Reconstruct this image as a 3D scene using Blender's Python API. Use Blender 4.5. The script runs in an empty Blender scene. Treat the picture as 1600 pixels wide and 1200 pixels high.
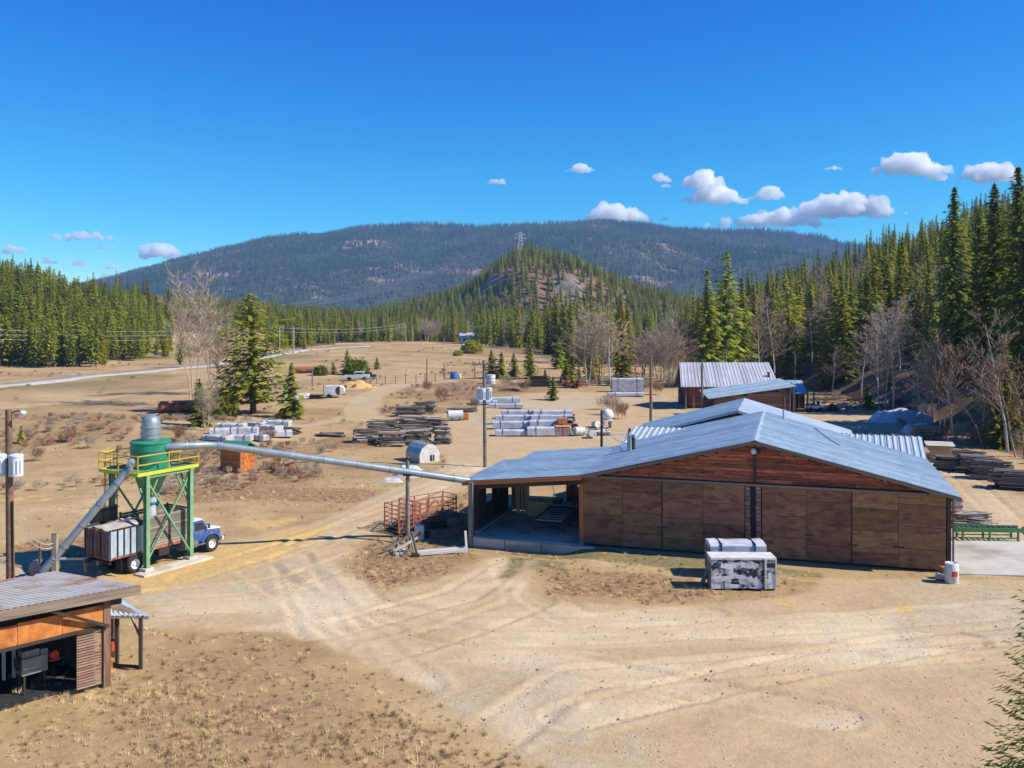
import bpy, bmesh, math, random
import numpy as np
from mathutils import Vector, Matrix, Euler

# ------------------------------------------------------------------ camera, sky, sun, exposure
SC = bpy.context.scene
COL = SC.collection
FP, CH, HR = 1430.0, 14.0, 490.0          # focal length in photo pixels, camera height, horizon row
cam_data = bpy.data.cameras.new("camera")
cam = bpy.data.objects.new("camera", cam_data)
COL.objects.link(cam)
cam.location = (0, 0, CH)
cam.rotation_euler = (math.radians(90), 0, 0)
cam_data.sensor_width = 36
cam_data.lens = 36 * FP / 1600
cam_data.shift_y = -110 / 1600
cam_data.clip_start = 0.5
cam_data.clip_end = 40000
SC.camera = cam

EXPO = 0.80
SKY_GAIN = 0.80
SUN_EL, SUN_AZ = math.radians(42), (0.982, -0.19)      # the sun stands to the right, a touch behind the camera plane
world = bpy.data.worlds.new("World")
SC.world = world
world.use_nodes = True
wn, wl = world.node_tree.nodes, world.node_tree.links
wn.clear()
sky = wn.new("ShaderNodeTexSky")
sky.sky_type = 'NISHITA'
sky.sun_disc = False
sky.sun_elevation = SUN_EL
sky.sun_rotation = math.atan2(SUN_AZ[0], SUN_AZ[1])
sky.altitude = 1500
sky.air_density = 1.0
sky.dust_density = 0.2
sky.ozone_density = 6.0
# grade the whole sky channel by channel: deeper blue overhead, pale at the horizon, as a polarised drone picture has it
sep_ = wn.new("ShaderNodeSeparateColor")
cmb_ = wn.new("ShaderNodeCombineColor")
wl.new(sky.outputs[0], sep_.inputs[0])
for ch_, gam_, gain_ in ((0, 3.0, 1.8), (1, 1.5, 1.08), (2, .78, .86)):
    pw_ = wn.new("ShaderNodeMath"); pw_.operation = 'MULTIPLY'; pw_.inputs[1].default_value = 0.125
    p2_ = wn.new("ShaderNodeMath"); p2_.operation = 'POWER'; p2_.inputs[1].default_value = gam_
    p3_ = wn.new("ShaderNodeMath"); p3_.operation = 'MULTIPLY'; p3_.inputs[1].default_value = gain_ * SKY_GAIN / 0.125
    wl.new(sep_.outputs[ch_], pw_.inputs[0]); wl.new(pw_.outputs[0], p2_.inputs[0]); wl.new(p2_.outputs[0], p3_.inputs[0])
    wl.new(p3_.outputs[0], cmb_.inputs[ch_])
bg = wn.new("ShaderNodeBackground")
bg.inputs["Strength"].default_value = 0.125
wo = wn.new("ShaderNodeOutputWorld")
wl.new(cmb_.outputs[0], bg.inputs[0])
wl.new(bg.outputs[0], wo.inputs[0])
sun_data = bpy.data.lights.new("sun", 'SUN')
sun_data.energy = 4.0
sun_data.angle = math.radians(0.55)
sun_data.color = (1.0, 0.93, 0.82)
sun = bpy.data.objects.new("sun", sun_data)
COL.objects.link(sun)
sun.location = (60, -10, 80)
_c = math.cos(SUN_EL)
sun.rotation_euler = Vector((-SUN_AZ[0] * _c, -SUN_AZ[1] * _c, -math.sin(SUN_EL))).to_track_quat('-Z', 'Y').to_euler()
SC.view_settings.view_transform = 'Standard'
SC.view_settings.look = 'None'
SC.view_settings.gamma = 1
SC.view_settings.exposure = EXPO
SC.view_settings.use_curve_mapping = False
cy = SC.cycles
cy.max_bounces = 20
cy.diffuse_bounces = 4
cy.glossy_bounces = 2
cy.transmission_bounces = 3
cy.transparent_max_bounces = 6
cy.volume_bounces = 20
cy.use_denoising = True
cy.caustics_reflective = False
cy.caustics_refractive = False

# ------------------------------------------------------------------ helpers
rnd = random.Random(11)
U = rnd.uniform


def setp(o, label=None, cat=None, group=None, kind=None):
    if label: o["label"] = label
    if cat: o["category"] = cat
    if group: o["group"] = group
    if kind: o["kind"] = kind
    return o


def thing(name, label, cat, loc=(0, 0, 0), rz=0, group=None):
    o = bpy.data.objects.new(name, None)
    o.empty_display_size = 0.3
    COL.objects.link(o)
    o.location = loc
    o.rotation_euler = (0, 0, rz)
    return setp(o, label, cat, group)


def link(name, data, parent=None, loc=(0, 0, 0), rot=(0, 0, 0), scale=(1, 1, 1)):
    o = bpy.data.objects.new(name, data)
    COL.objects.link(o)
    if parent: o.parent = parent
    o.location = loc
    o.rotation_euler = rot
    o.scale = scale
    return o


class MB:
    """collects shapes; build() links them as one mesh object"""

    def __init__(self):
        self.v, self.f = [], []

    def add(self, vs, fs):
        n = len(self.v)
        self.v += [tuple(p) for p in vs]
        self.f += [tuple(i + n for i in f) for f in fs]
        return self

    def box(self, c, s, rz=0.0, rot=None):
        m = rot.to_matrix() if rot is not None else Matrix.Rotation(rz, 3, 'Z')
        c = Vector(c)
        vs = [c + m @ Vector((x * s[0] / 2, y * s[1] / 2, z * s[2] / 2)) for x in (-1, 1) for y in (-1, 1) for z in (-1, 1)]
        return self.add(vs, [(0, 1, 3, 2), (4, 6, 7, 5), (0, 4, 5, 1), (2, 3, 7, 6), (0, 2, 6, 4), (1, 5, 7, 3)])

    def beam(self, p, q, w, h=None, up=(0, 0, 1)):
        h = h or w
        p, q = Vector(p), Vector(q)
        d = (q - p).normalized()
        up = Vector(up)
        if abs(d.dot(up)) > 0.98: up = Vector((0, 1, 0))
        a = d.cross(up).normalized() * w / 2
        b = a.cross(d).normalized() * h / 2
        vs = [p - a - b, p + a - b, p + a + b, p - a + b, q - a - b, q + a - b, q + a + b, q - a + b]
        return self.add(vs, [(0, 1, 2, 3), (7, 6, 5, 4), (0, 4, 5, 1), (1, 5, 6, 2), (2, 6, 7, 3), (3, 7, 4, 0)])

    def path(self, pts, r, n=8, caps=True):
        pts = [Vector(p) for p in pts]
        rs = r if isinstance(r, (list, tuple)) else [r] * len(pts)
        ring, prev = [], None
        for i, p in enumerate(pts):
            d = (pts[min(i + 1, len(pts) - 1)] - pts[max(i - 1, 0)]).normalized()
            if prev is None:
                a = d.cross(Vector((0, 0, 1)) if abs(d.z) < 0.9 else Vector((0, 1, 0))).normalized()
            else:
                a = (prev - d * prev.dot(d)).normalized()
            prev = a
            b = d.cross(a)
            ring.append([p + (a * math.cos(2 * math.pi * k / n) + b * math.sin(2 * math.pi * k / n)) * rs[i] for k in range(n)])
        vs = [v for r_ in ring for v in r_]
        fs = [(i * n + k, i * n + (k + 1) % n, (i + 1) * n + (k + 1) % n, (i + 1) * n + k) for i in range(len(pts) - 1) for k in range(n)]
        if caps:
            fs += [tuple(range(n))[::-1], tuple((len(pts) - 1) * n + k for k in range(n))]
        return self.add(vs, fs)

    def tube(self, p, q, r0, r1=None, n=10, caps=True):
        return self.path([p, q], [r0, r0 if r1 is None else r1], n, caps)

    def lathe(self, prof, n=24, c=(0, 0, 0)):
        vs = [(c[0] + r * math.cos(2 * math.pi * k / n), c[1] + r * math.sin(2 * math.pi * k / n), c[2] + z) for r, z in prof for k in range(n)]
        fs = [(i * n + k, i * n + (k + 1) % n, (i + 1) * n + (k + 1) % n, (i + 1) * n + k) for i in range(len(prof) - 1) for k in range(n)]
        return self.add(vs, fs)

    def prism(self, poly, d):
        """poly of 3-d points pushed along d"""
        n = len(poly)
        d = Vector(d)
        vs = [Vector(p) for p in poly] + [Vector(p) + d for p in poly]
        fs = [tuple(range(n)), tuple(range(2 * n - 1, n - 1, -1))] + [(i, i + n, (i + 1) % n + n, (i + 1) % n) for i in range(n)]
        return self.add(vs, fs)

    def build(self, name, mat, parent=None, smooth=False, loc=(0, 0, 0), fix=True):
        me = bpy.data.meshes.new(name)
        me.from_pydata(self.v, [], self.f)
        if fix:
            bm = bmesh.new()
            bm.from_mesh(me)
            bmesh.ops.recalc_face_normals(bm, faces=bm.faces)
            bm.to_mesh(me)
            bm.free()
        if smooth:
            me.polygons.foreach_set("use_smooth", [True] * len(me.polygons))
            if smooth != 'all':
                me.set_sharp_from_angle(angle=math.radians(40))
        me.materials.append(mat)
        return link(name, me, parent, loc)


def np_mesh(name, v, f, mat, attrs=None, smooth=False):
    """big mesh from numpy arrays, f is (n,3) or (n,4)"""
    me = bpy.data.meshes.new(name)
    v = np.asarray(v, dtype=np.float32)
    f = np.asarray(f, dtype=np.int32)
    k = f.shape[1]
    me.vertices.add(len(v))
    me.vertices.foreach_set("co", v.ravel())
    me.loops.add(f.size)
    me.loops.foreach_set("vertex_index", f.ravel())
    me.polygons.add(len(f))
    me.polygons.foreach_set("loop_start", np.arange(0, f.size, k, dtype=np.int32))
    if smooth:
        me.polygons.foreach_set("use_smooth", np.ones(len(f), dtype=bool))
    me.update(calc_edges=True)
    for an, (ty, data) in (attrs or {}).items():
        a = me.attributes.new(an, ty, 'POINT')
        a.data.foreach_set("color" if ty == 'FLOAT_COLOR' else "value", np.asarray(data, dtype=np.float32).ravel())
    me.materials.append(mat)
    return me


_unit = {}


def unit_mesh(kind, mat):
    key = (kind, mat.name)
    if key not in _unit:
        b = MB()
        if kind == 'box':
            b.box((0, 0, 0), (1, 1, 1))
        else:
            b.tube((0, 0, -0.5), (0, 0, 0.5), 1, 1, 12)
        o = b.build("plain", mat, smooth=(kind != 'box'))
        _unit[key] = o.data
        bpy.data.objects.remove(o)
    return _unit[key]


def ubox(name, mat, parent, loc, dims, rot=(0, 0, 0)):
    return link(name, unit_mesh('box', mat), parent, loc, rot, dims)


def ubeam(name, mat, parent, p, q, w, h=None):
    """a box from p to q (its long axis is x)"""
    p, q = Vector(p), Vector(q)
    d = q - p
    rot = d.to_track_quat('X', 'Z').to_euler()
    return link(name, unit_mesh('box', mat), parent, (p + q) / 2, rot, (d.length, w, h or w))


def ucyl(name, mat, parent, p, q, r):
    p, q = Vector(p), Vector(q)
    d = q - p
    return link(name, unit_mesh('cyl', mat), parent, (p + q) / 2, d.to_track_quat('Z', 'Y').to_euler(), (r, r, d.length))


# value noise on arrays
_tab = np.random.RandomState(5).rand(512, 512)


def vn(x, y, s=0):
    x = np.asarray(x, float) + s * 37.7
    y = np.asarray(y, float) + s * 91.3
    xi, yi = np.floor(x).astype(int), np.floor(y).astype(int)
    fx, fy = x - xi, y - yi
    fx, fy = fx * fx * (3 - 2 * fx), fy * fy * (3 - 2 * fy)
    a = _tab[xi % 512, yi % 512]; b = _tab[(xi + 1) % 512, yi % 512]
    c = _tab[xi % 512, (yi + 1) % 512]; d = _tab[(xi + 1) % 512, (yi + 1) % 512]
    return (a * (1 - fx) + b * fx) * (1 - fy) + (c * (1 - fx) + d * fx) * fy - 0.5


def fbm(x, y, o=4, s=0):
    r, a, k = 0, 1.0, 1.0
    for i in range(o):
        r = r + a * vn(x * k, y * k, s + i)
        a *= 0.5
        k *= 2.07
    return r


def ss(x, a, b):
    t = np.clip((np.asarray(x, float) - a) / (b - a), 0, 1)
    return t * t * (3 - 2 * t)


# ------------------------------------------------------------------ the lie of the land
BARN = (4.356, 55.61)                       # left front corner of the barn; u along the front, v to the back
BA = math.radians(-17.1)
UU, VV = (math.cos(BA), math.sin(BA)), (-math.sin(BA), math.cos(BA))


def barn_uv(x, y):
    dx, dy = x - BARN[0], y - BARN[1]
    return dx * UU[0] + dy * UU[1], dx * VV[0] + dy * VV[1]


def barn_xy(u, v):
    return BARN[0] + u * UU[0] + v * VV[0], BARN[1] + u * UU[1] + v * VV[1]


KN_P = [560, 600, 640, 660, 700, 740, 770, 795, 812, 835, 870, 920, 960, 1000, 1040, 1080, 1150, 1250]
KN_R = [500, 490, 482, 478, 466, 447, 424, 400, 390, 391, 403, 421, 437, 452, 465, 478, 490, 500]


def toe(y):
    return np.interp(y, [0, 60, 85, 120, 155, 190, 230, 300, 400], [62, 54, 49, 54, 57, 53, 60, 66, 70])


def hgt(x, y):
    x, y = np.asarray(x, float), np.asarray(y, float)
    ys = np.maximum(y, 1.0)
    z = 0.5 * fbm(x / 16, y / 16, 3, 1) * ss(y, 62, 110) * (1 - 0.6 * ss(np.abs(x - 25), 0, 1) * ss(y, 120, 130) * (1 - ss(y, 170, 190)) * ss(x, 10, 30))
    z = z + 1.6 * vn(x / 60, y / 60, 3) * ss(y, 150, 300)
    z = z + 0.07 * vn(x / 2.2, y / 2.2, 4) * (1 - ss(y, 100, 200)) + 0.035 * vn(x / 0.8, y / 0.8, 6) * (1 - ss(y, 60, 90))
    # a hollow in front of and beside the open bay
    u, v = barn_uv(x, y)
    z = z - 0.5 * ss(-u, -2.0, 1.5) * (1 - ss(-u, 9.0, 14.0)) * ss(v, -5.0, -1.0) * (1 - ss(v, 5, 14))
    inb = ss(u, -1.0, 0.5) * (1 - ss(u, 20, 22)) * ss(v, -1.6, -0.8) * (1 - ss(v, 24, 30))
    z = z * (1 - inb) + (-0.06) * inb
    # low banks on the left of the yard
    z = z + 0.9 * np.exp(-((y - 112 - 0.1 * x) / 7.0) ** 2) * ss(-x, 18, 34) + 0.8 * np.exp(-((y - 92 + 0.25 * x) / 5.0) ** 2) * ss(-x, 24, 34)
    # right hillside
    t = x - toe(y)
    fade = ss(y, 62, 84) * (1 - ss(y, 430, 700))
    hr = 3.6 * ss(t, 0, 8) + (.25 + .07 * ss(y, 180, 400)) * np.maximum(t - 6, 0) + 3.5 * fbm(x / 30, y / 30, 3, 9) * ss(t, 6, 40)
    z = z + np.minimum(hr, 75) * fade * (t > 0)
    # left hill
    q = -x
    z = z + ss(y, 228, 345) * (1 - 0.7 * ss(y, 420, 700)) * np.clip((q - 112 - 0.04 * (y - 300)) / 72 * 17, 0, 50) * ss(q, 100, 135)
    # knoll
    p = 800 + FP * x / ys
    kz = np.maximum((HR - np.interp(p, KN_P, KN_R)) / FP * 900 + 10, 0)
    cl = 10 * np.exp(-((p - 768) / 22) ** 2) * ss(y, 812, 832) * (1 - ss(y, 832, 900)) + 9 * np.exp(-((p - 890) / 26) ** 2) * ss(y, 790, 806) * (1 - ss(y, 806, 880))
    z = z + kz * ss(y, 690, 905) * (1 - ss(y, 950, 1300)) + cl + 6 * fbm(x / 40, y / 40, 3, 12) * ss(y, 720, 800) * (1 - ss(y, 1000, 1300)) * ss(kz, 5, 30)
    return z


def hz(x, y):
    return float(hgt(x, y))


def at(px, row, dz=0.0):
    """ground point seen at a photo pixel"""
    z = 0.0
    for _ in range(12):
        y = FP * (CH - z) / (row - HR)
        x = (px - 800) * y / FP
        z = 0.5 * z + 0.5 * hz(x, y)
    return Vector((x, y, hz(x, y) + dz))


def at_y(px, y, dz=0.0):
    x = (px - 800) * y / FP
    return Vector((x, y, hz(x, y) + dz))


def pz(row, y):
    return CH - (row - HR) * y / FP


# ------------------------------------------------------------------ materials
def mk(name, c1, c2=None, scale=(3, 3, 3), rough=0.85, metal=0.0, bump=0.0, var=0.0, det=4.0, c3=None, s3=0.6, lo=0.35, hi=0.65, spec=0.3, coord='Object', hue=0.0):
    m = bpy.data.materials.new(name)
    m.use_nodes = True
    N, L = m.node_tree.nodes, m.node_tree.links
    p = N["Principled BSDF"]
    p.inputs["Roughness"].default_value = rough
    p.inputs["Metallic"].default_value = metal
    p.inputs["Specular IOR Level"].default_value = spec
    c2 = c2 or c1
    if isinstance(scale, (int, float)): scale = (scale,) * 3
    tc = N.new("ShaderNodeTexCoord")
    oi = N.new("ShaderNodeObjectInfo")
    mul = N.new("ShaderNodeMath"); mul.operation = 'MULTIPLY'; mul.inputs[1].default_value = 173.0
    L.new(oi.outputs["Random"], mul.inputs[0])
    add = N.new("ShaderNodeVectorMath"); add.operation = 'ADD'
    mp = N.new("ShaderNodeVectorMath"); mp.operation = 'MULTIPLY'
    mp.inputs[1].default_value = scale
    L.new(tc.outputs[coord], mp.inputs[0])
    L.new(mp.outputs[0], add.inputs[0])
    L.new(mul.outputs[0], add.inputs[1])
    nz = N.new("ShaderNodeTexNoise")
    nz.inputs["Detail"].default_value = det
    nz.inputs["Scale"].default_value = 1.0
    nz.inputs["Roughness"].default_value = 0.6
    L.new(add.outputs[0], nz.inputs["Vector"])
    rp = N.new("ShaderNodeValToRGB")
    rp.color_ramp.elements[0].position = lo
    rp.color_ramp.elements[1].position = hi
    rp.color_ramp.elements[0].color = (*c1, 1)
    rp.color_ramp.elements[1].color = (*c2, 1)
    L.new(nz.outputs["Fac"], rp.inputs["Fac"])
    col = rp.outputs["Color"]
    if c3:
        n3 = N.new("ShaderNodeTexNoise")
        n3.inputs["Scale"].default_value = s3
        n3.inputs["Detail"].default_value = 5.0
        L.new(add.outputs[0], n3.inputs["Vector"])
        r3 = N.new("ShaderNodeValToRGB")
        r3.color_ramp.elements[0].position = 0.5
        r3.color_ramp.elements[1].position = 0.66
        L.new(n3.outputs["Fac"], r3.inputs["Fac"])
        mx = N.new("ShaderNodeMix"); mx.data_type = 'RGBA'
        L.new(r3.outputs["Color"], mx.inputs["Factor"])
        L.new(col, mx.inputs["A"])
        mx.inputs["B"].default_value = (*c3, 1)
        col = mx.outputs["Result"]
    if var or hue:
        h = N.new("ShaderNodeHueSaturation")
        mr = N.new("ShaderNodeMapRange")
        mr.inputs["To Min"].default_value = 1 - var
        mr.inputs["To Max"].default_value = 1 + var
        L.new(oi.outputs["Random"], mr.inputs["Value"])
        L.new(mr.outputs[0], h.inputs["Value"])
        if hue:
            f = N.new("ShaderNodeMath"); f.operation = 'FRACT'
            f2 = N.new("ShaderNodeMath"); f2.operation = 'MULTIPLY'; f2.inputs[1].default_value = 7.31
            L.new(oi.outputs["Random"], f2.inputs[0]); L.new(f2.outputs[0], f.inputs[0])
            mh = N.new("ShaderNodeMapRange")
            mh.inputs["To Min"].default_value = 0.5 - hue
            mh.inputs["To Max"].default_value = 0.5 + hue
            L.new(f.outputs[0], mh.inputs["Value"]); L.new(mh.outputs[0], h.inputs["Hue"])
        L.new(col, h.inputs["Color"])
        col = h.outputs["Color"]
    L.new(col, p.inputs["Base Color"])
    if bump:
        b = N.new("ShaderNodeBump")
        b.inputs["Strength"].default_value = bump
        b.inputs["Distance"].default_value = 0.05
        L.new(nz.outputs["Fac"], b.inputs["Height"])
        L.new(b.outputs[0], p.inputs["Normal"])
    return m


M = {}
M['ply'] = mk('weathered_plywood', (.215, .098, .048), (.325, .165, .085), (3, 3, 3.4), .85, bump=.15, var=.26, c3=(.15, .072, .042), s3=1.1, hue=.012, det=6)
M['redplank'] = mk('red_cedar_siding', (.25, .06, .03), (.56, .18, .095), (3, 3, 3), .85, bump=.4, var=.45, c3=(.10, .04, .03), s3=1.6)
M['redwall'] = mk('dark_red_wall', (.05, .02, .014), (.09, .035, .022), 3, .9)
M['darkwood'] = mk('dark_weathered_wood', (.04, .03, .025), (.095, .07, .055), (3, 3, 3), .9, bump=.3, var=.35)
M['trim'] = mk('brown_trim_board', (.14, .10, .075), (.25, .19, .145), (2, 2, 2), .85, bump=.2, var=.2)
M['logend'] = mk('pale_red_log_ends', (.22, .11, .085), (.38, .22, .17), 3, .85, var=.3)
M['steel_roof'] = mk('blue_grey_steel_roof', (.29, .40, .48), (.41, .52, .60), (1.6, 1.6, 1.6), .5, metal=.1, bump=.0, var=.13, c3=(.27, .37, .44), s3=.45, det=7, spec=.4)
M['steel_pale'] = mk('pale_galvanised_roof', (.42, .50, .57), (.52, .59, .65), (.8, .8, .8), .45, metal=.15, var=.05, spec=.5)
M['galv'] = mk('galvanised_duct', (.24, .29, .32), (.34, .39, .42), (2, 2, 2), .4, metal=.4, var=.05)
M['concrete'] = mk('concrete', (.50, .44, .365), (.63, .565, .475), 1.3, .9, bump=.2, c3=(.30, .27, .23), s3=.5, coord='Object')
M['pad'] = mk('pale_concrete_pad', (.44, .41, .36), (.56, .52, .45), .8, .85, c3=(.30, .26, .20), s3=.30, det=7)
M['green'] = mk('green_tower_paint', (.13, .30, .15), (.19, .37, .20), 2, .65, var=.1, c3=(.20, .27, .15), s3=1.6)
M['teal'] = mk('teal_green_tank_paint', (.014, .20, .11), (.03, .27, .155), 1.5, .5, c3=(.05, .18, .11), s3=1.2)
M['yellow'] = mk('yellow_rail_paint', (.58, .40, .03), (.70, .50, .05), 3, .6, var=.12, c3=(.42, .27, .06), s3=2.2)
M['yellowgreen'] = mk('yellow_green_deck_rim', (.45, .48, .03), (.55, .56, .05), 3, .55)
M['blue'] = mk('blue_truck_paint', (.03, .085, .29), (.05, .12, .34), 2, .45, c3=(.16, .16, .20), s3=1.4, spec=.4)
M['white'] = mk('white_paint', (.62, .62, .60), (.74, .74, .72), 2, .5)
M['dirtywhite'] = mk('dirty_white_plastic', (.52, .51, .48), (.72, .71, .69), 2.5, .6, var=.08)
M['wrap'] = mk('white_lumber_wrap', (.42, .45, .51), (.58, .60, .65), (1.2, 1.2, 2), .45, bump=.5, var=.1, c3=(.36, .38, .43), s3=.7)
M['torn'] = mk('torn_printed_wrap', (.02, .022, .05), (.62, .62, .64), (1.7, 1.7, 2.8), .5, bump=.5, det=5, lo=.45, hi=.50, c3=(.30, .31, .36), s3=1.1)
M['binpaint'] = mk('pale_blue_bin_paint', (.30, .38, .45), (.40, .48, .55), 1.5, .6, c3=(.30, .34, .37), s3=1.3)
M['binred'] = mk('dull_red_gate_paint', (.15, .07, .07), (.22, .11, .10), 2.5, .7, c3=(.20, .19, .2), s3=1.3)
M['greywood'] = mk('grey_weathered_board', (.15, .125, .10), (.30, .26, .21), (3, 3, 3), .9, bump=.35, var=.4, hue=.01)
M['slabwood'] = mk('slab_wood', (.11, .085, .065), (.33, .265, .195), (3, 3, 3), .9, bump=.4, var=.55, hue=.012)
M['freshwood'] = mk('fresh_lumber', (.60, .36, .17), (.74, .49, .27), (3, 3, 3), .8, var=.2)
M['paleboard'] = mk('bleached_board', (.40, .36, .31), (.58, .54, .48), (3, 3, 3), .85, var=.2)
M['orangeply'] = mk('orange_stained_plywood', (.42, .14, .03), (.60, .24, .065), (2, 2, 2), .8, var=.1, c3=(.30, .09, .03), s3=.9)
M['orangewood'] = mk('orange_stained_board', (.34, .10, .035), (.50, .19, .07), 3, .8, var=.25)
M['pole'] = mk('brown_utility_pole', (.15, .085, .055), (.25, .15, .10), (4, 4, 4), .9, bump=.3, var=.2)
M['greypole'] = mk('grey_utility_pole', (.12, .105, .09), (.22, .19, .165), (4, 4, 4), .9, bump=.3, var=.2)
M['cangrey'] = mk('pale_grey_enamel', (.50, .55, .58), (.60, .64, .66), 2, .4)
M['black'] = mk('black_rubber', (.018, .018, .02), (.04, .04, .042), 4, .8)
M['dark'] = mk('dark_iron', (.03, .028, .027), (.07, .06, .055), 4, .6, metal=.3, var=.2)
M['rust'] = mk('rusty_steel', (.32, .11, .06), (.46, .18, .10), 2, .85, bump=.25, var=.15, c3=(.16, .055, .03), s3=.8)
M['rustred'] = mk('rusted_red_cage_bar', (.26, .075, .05), (.38, .14, .09), 3, .8, var=.2)
M['glass'] = mk('dark_window_glass', (.02, .025, .03), (.035, .04, .05), 1, .08, spec=.6)
M['machinery'] = mk('grey_machine_paint', (.16, .17, .18), (.27, .28, .29), 4, .5, metal=.3, var=.3)
M['orange'] = mk('orange_machine_paint', (.55, .16, .02), (.65, .22, .04), 3, .5, c3=(.22, .08, .03), s3=1.2)
M['redpaint'] = mk('red_machine_paint', (.40, .035, .03), (.48, .06, .045), 3, .5)
M['blueplastic'] = mk('blue_plastic', (.02, .13, .42), (.03, .17, .48), 3, .4)
M['convgreen'] = mk('green_conveyor_paint', (.05, .20, .06), (.08, .26, .08), 3, .6, c3=(.10, .10, .05), s3=1.3)
M['sawdust'] = mk('sawdust', (.50, .31, .10), (.66, .45, .19), 1.4, .95, bump=.5)
M['tarpwhite'] = mk('white_tarp', (.40, .42, .45), (.58, .59, .62), 1.6, .5, bump=.6)
M['rock'] = mk('grey_rock', (.16, .14, .13), (.30, .27, .25), 2, .95, bump=.5)
M['bark'] = mk('brown_bark', (.07, .05, .038), (.14, .10, .075), (5, 5, 2), .95, bump=.3)
M['birch'] = mk('pale_bark', (.42, .38, .34), (.62, .58, .53), (3, 3, 6), .9, var=.1, c3=(.22, .18, .16), s3=1.4)
M['twig'] = mk('bare_twigs', (.28, .20, .135), (.42, .32, .235), 2, .95, var=.22)
M['twigpale'] = mk('bare_pale_twigs', (.34, .265, .19), (.48, .385, .285), 2, .95, var=.2)
M['brushred'] = mk('reddish_brush_twigs', (.25, .14, .08), (.37, .235, .145), 2, .95, var=.25)
M['dry'] = mk('dry_grass_blades', (.44, .32, .16), (.68, .51, .28), 2, .95, var=.3)
M['lattice'] = mk('galvanised_lattice', (.50, .50, .50), (.6, .6, .6), 2, .5, metal=.2)
M['wire'] = mk('aluminium_wire', (.55, .57, .60), (.6, .62, .64), 2, .45, metal=.2)
M['redlabel'] = mk('red_label', (.55, .07, .05), (.6, .1, .07), 3, .6)


def foliage(name, ca, cb, var=.3, hue=.02, trans=.25, patch=None):
    m = bpy.data.materials.new(name)
    m.use_nodes = True
    N, L = m.node_tree.nodes, m.node_tree.links
    N.clear()
    out = N.new("ShaderNodeOutputMaterial")
    at_ = N.new("ShaderNodeAttribute"); at_.attribute_name = "tone"
    oi = N.new("ShaderNodeObjectInfo")
    mx = N.new("ShaderNodeMix"); mx.data_type = 'RGBA'
    L.new(at_.outputs["Fac"], mx.inputs["Factor"])
    mx.inputs["A"].default_value = (*ca, 1)
    mx.inputs["B"].default_value = (*cb, 1)
    h = N.new("ShaderNodeHueSaturation")
    mr = N.new("ShaderNodeMapRange"); mr.inputs["To Min"].default_value = 1 - var; mr.inputs["To Max"].default_value = 1 + var
    L.new(oi.outputs["Random"], mr.inputs["Value"]); L.new(mr.outputs[0], h.inputs["Value"])
    f2 = N.new("ShaderNodeMath"); f2.operation = 'MULTIPLY'; f2.inputs[1].default_value = 7.31
    f = N.new("ShaderNodeMath"); f.operation = 'FRACT'
    L.new(oi.outputs["Random"], f2.inputs[0]); L.new(f2.outputs[0], f.inputs[0])
    mh = N.new("ShaderNodeMapRange"); mh.inputs["To Min"].default_value = 0.5 - hue; mh.inputs["To Max"].default_value = 0.5 + hue * .5
    L.new(f.outputs[0], mh.inputs["Value"]); L.new(mh.outputs[0], h.inputs["Hue"])
    col = mx.outputs["Result"]
    if patch:                                          # lighter patches in the needle colour, painting in sunlit stretches of forest
        ge = N.new("ShaderNodeNewGeometry"); nz = N.new("ShaderNodeTexNoise")
        nz.inputs["Scale"].default_value = patch[0]; nz.inputs["Detail"].default_value = 4
        L.new(ge.outputs["Position"], nz.inputs["Vector"])
        mr2 = N.new("ShaderNodeMapRange"); mr2.inputs["From Min"].default_value = .46; mr2.inputs["From Max"].default_value = .66
        L.new(nz.outputs["Fac"], mr2.inputs["Value"])
        m2 = N.new("ShaderNodeMix"); m2.data_type = 'RGBA'
        L.new(mr2.outputs[0], m2.inputs["Factor"]); L.new(col, m2.inputs["A"]); m2.inputs["B"].default_value = (*patch[1], 1)
        col = m2.outputs["Result"]
    L.new(col, h.inputs["Color"])
    d = N.new("ShaderNodeBsdfDiffuse"); t = N.new("ShaderNodeBsdfTranslucent")
    L.new(h.outputs[0], d.inputs[0]); L.new(h.outputs[0], t.inputs[0])
    ms = N.new("ShaderNodeMixShader"); ms.inputs[0].default_value = trans
    L.new(d.outputs[0], ms.inputs[1]); L.new(t.outputs[0], ms.inputs[2])
    L.new(ms.outputs[0], out.inputs[0])
    return m


M['needles'] = foliage('spruce_needles', (.11, .145, .024), (.40, .41, .05), .42, .035, .5)
M['needles_dark'] = foliage('fir_needles', (.09, .125, .028), (.31, .34, .06), .28, .02, .5)
M['needles_pine'] = foliage('pine_needles', (.13, .175, .028), (.38, .40, .055), .36, .03, .5)
M['needles_gold'] = foliage('golden_needles', (.20, .18, .026), (.42, .34, .05), .25, .02, .5)
M['needles_mtn'] = foliage('mountain_needles', (.035, .066, .028), (.13, .175, .048), .45, .03, .4, (.0036, (.21, .21, .075)))
M['needles_far'] = foliage('far_forest_needles', (.04, .068, .026), (.125, .155, .045), .35, .02, .35)


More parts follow.
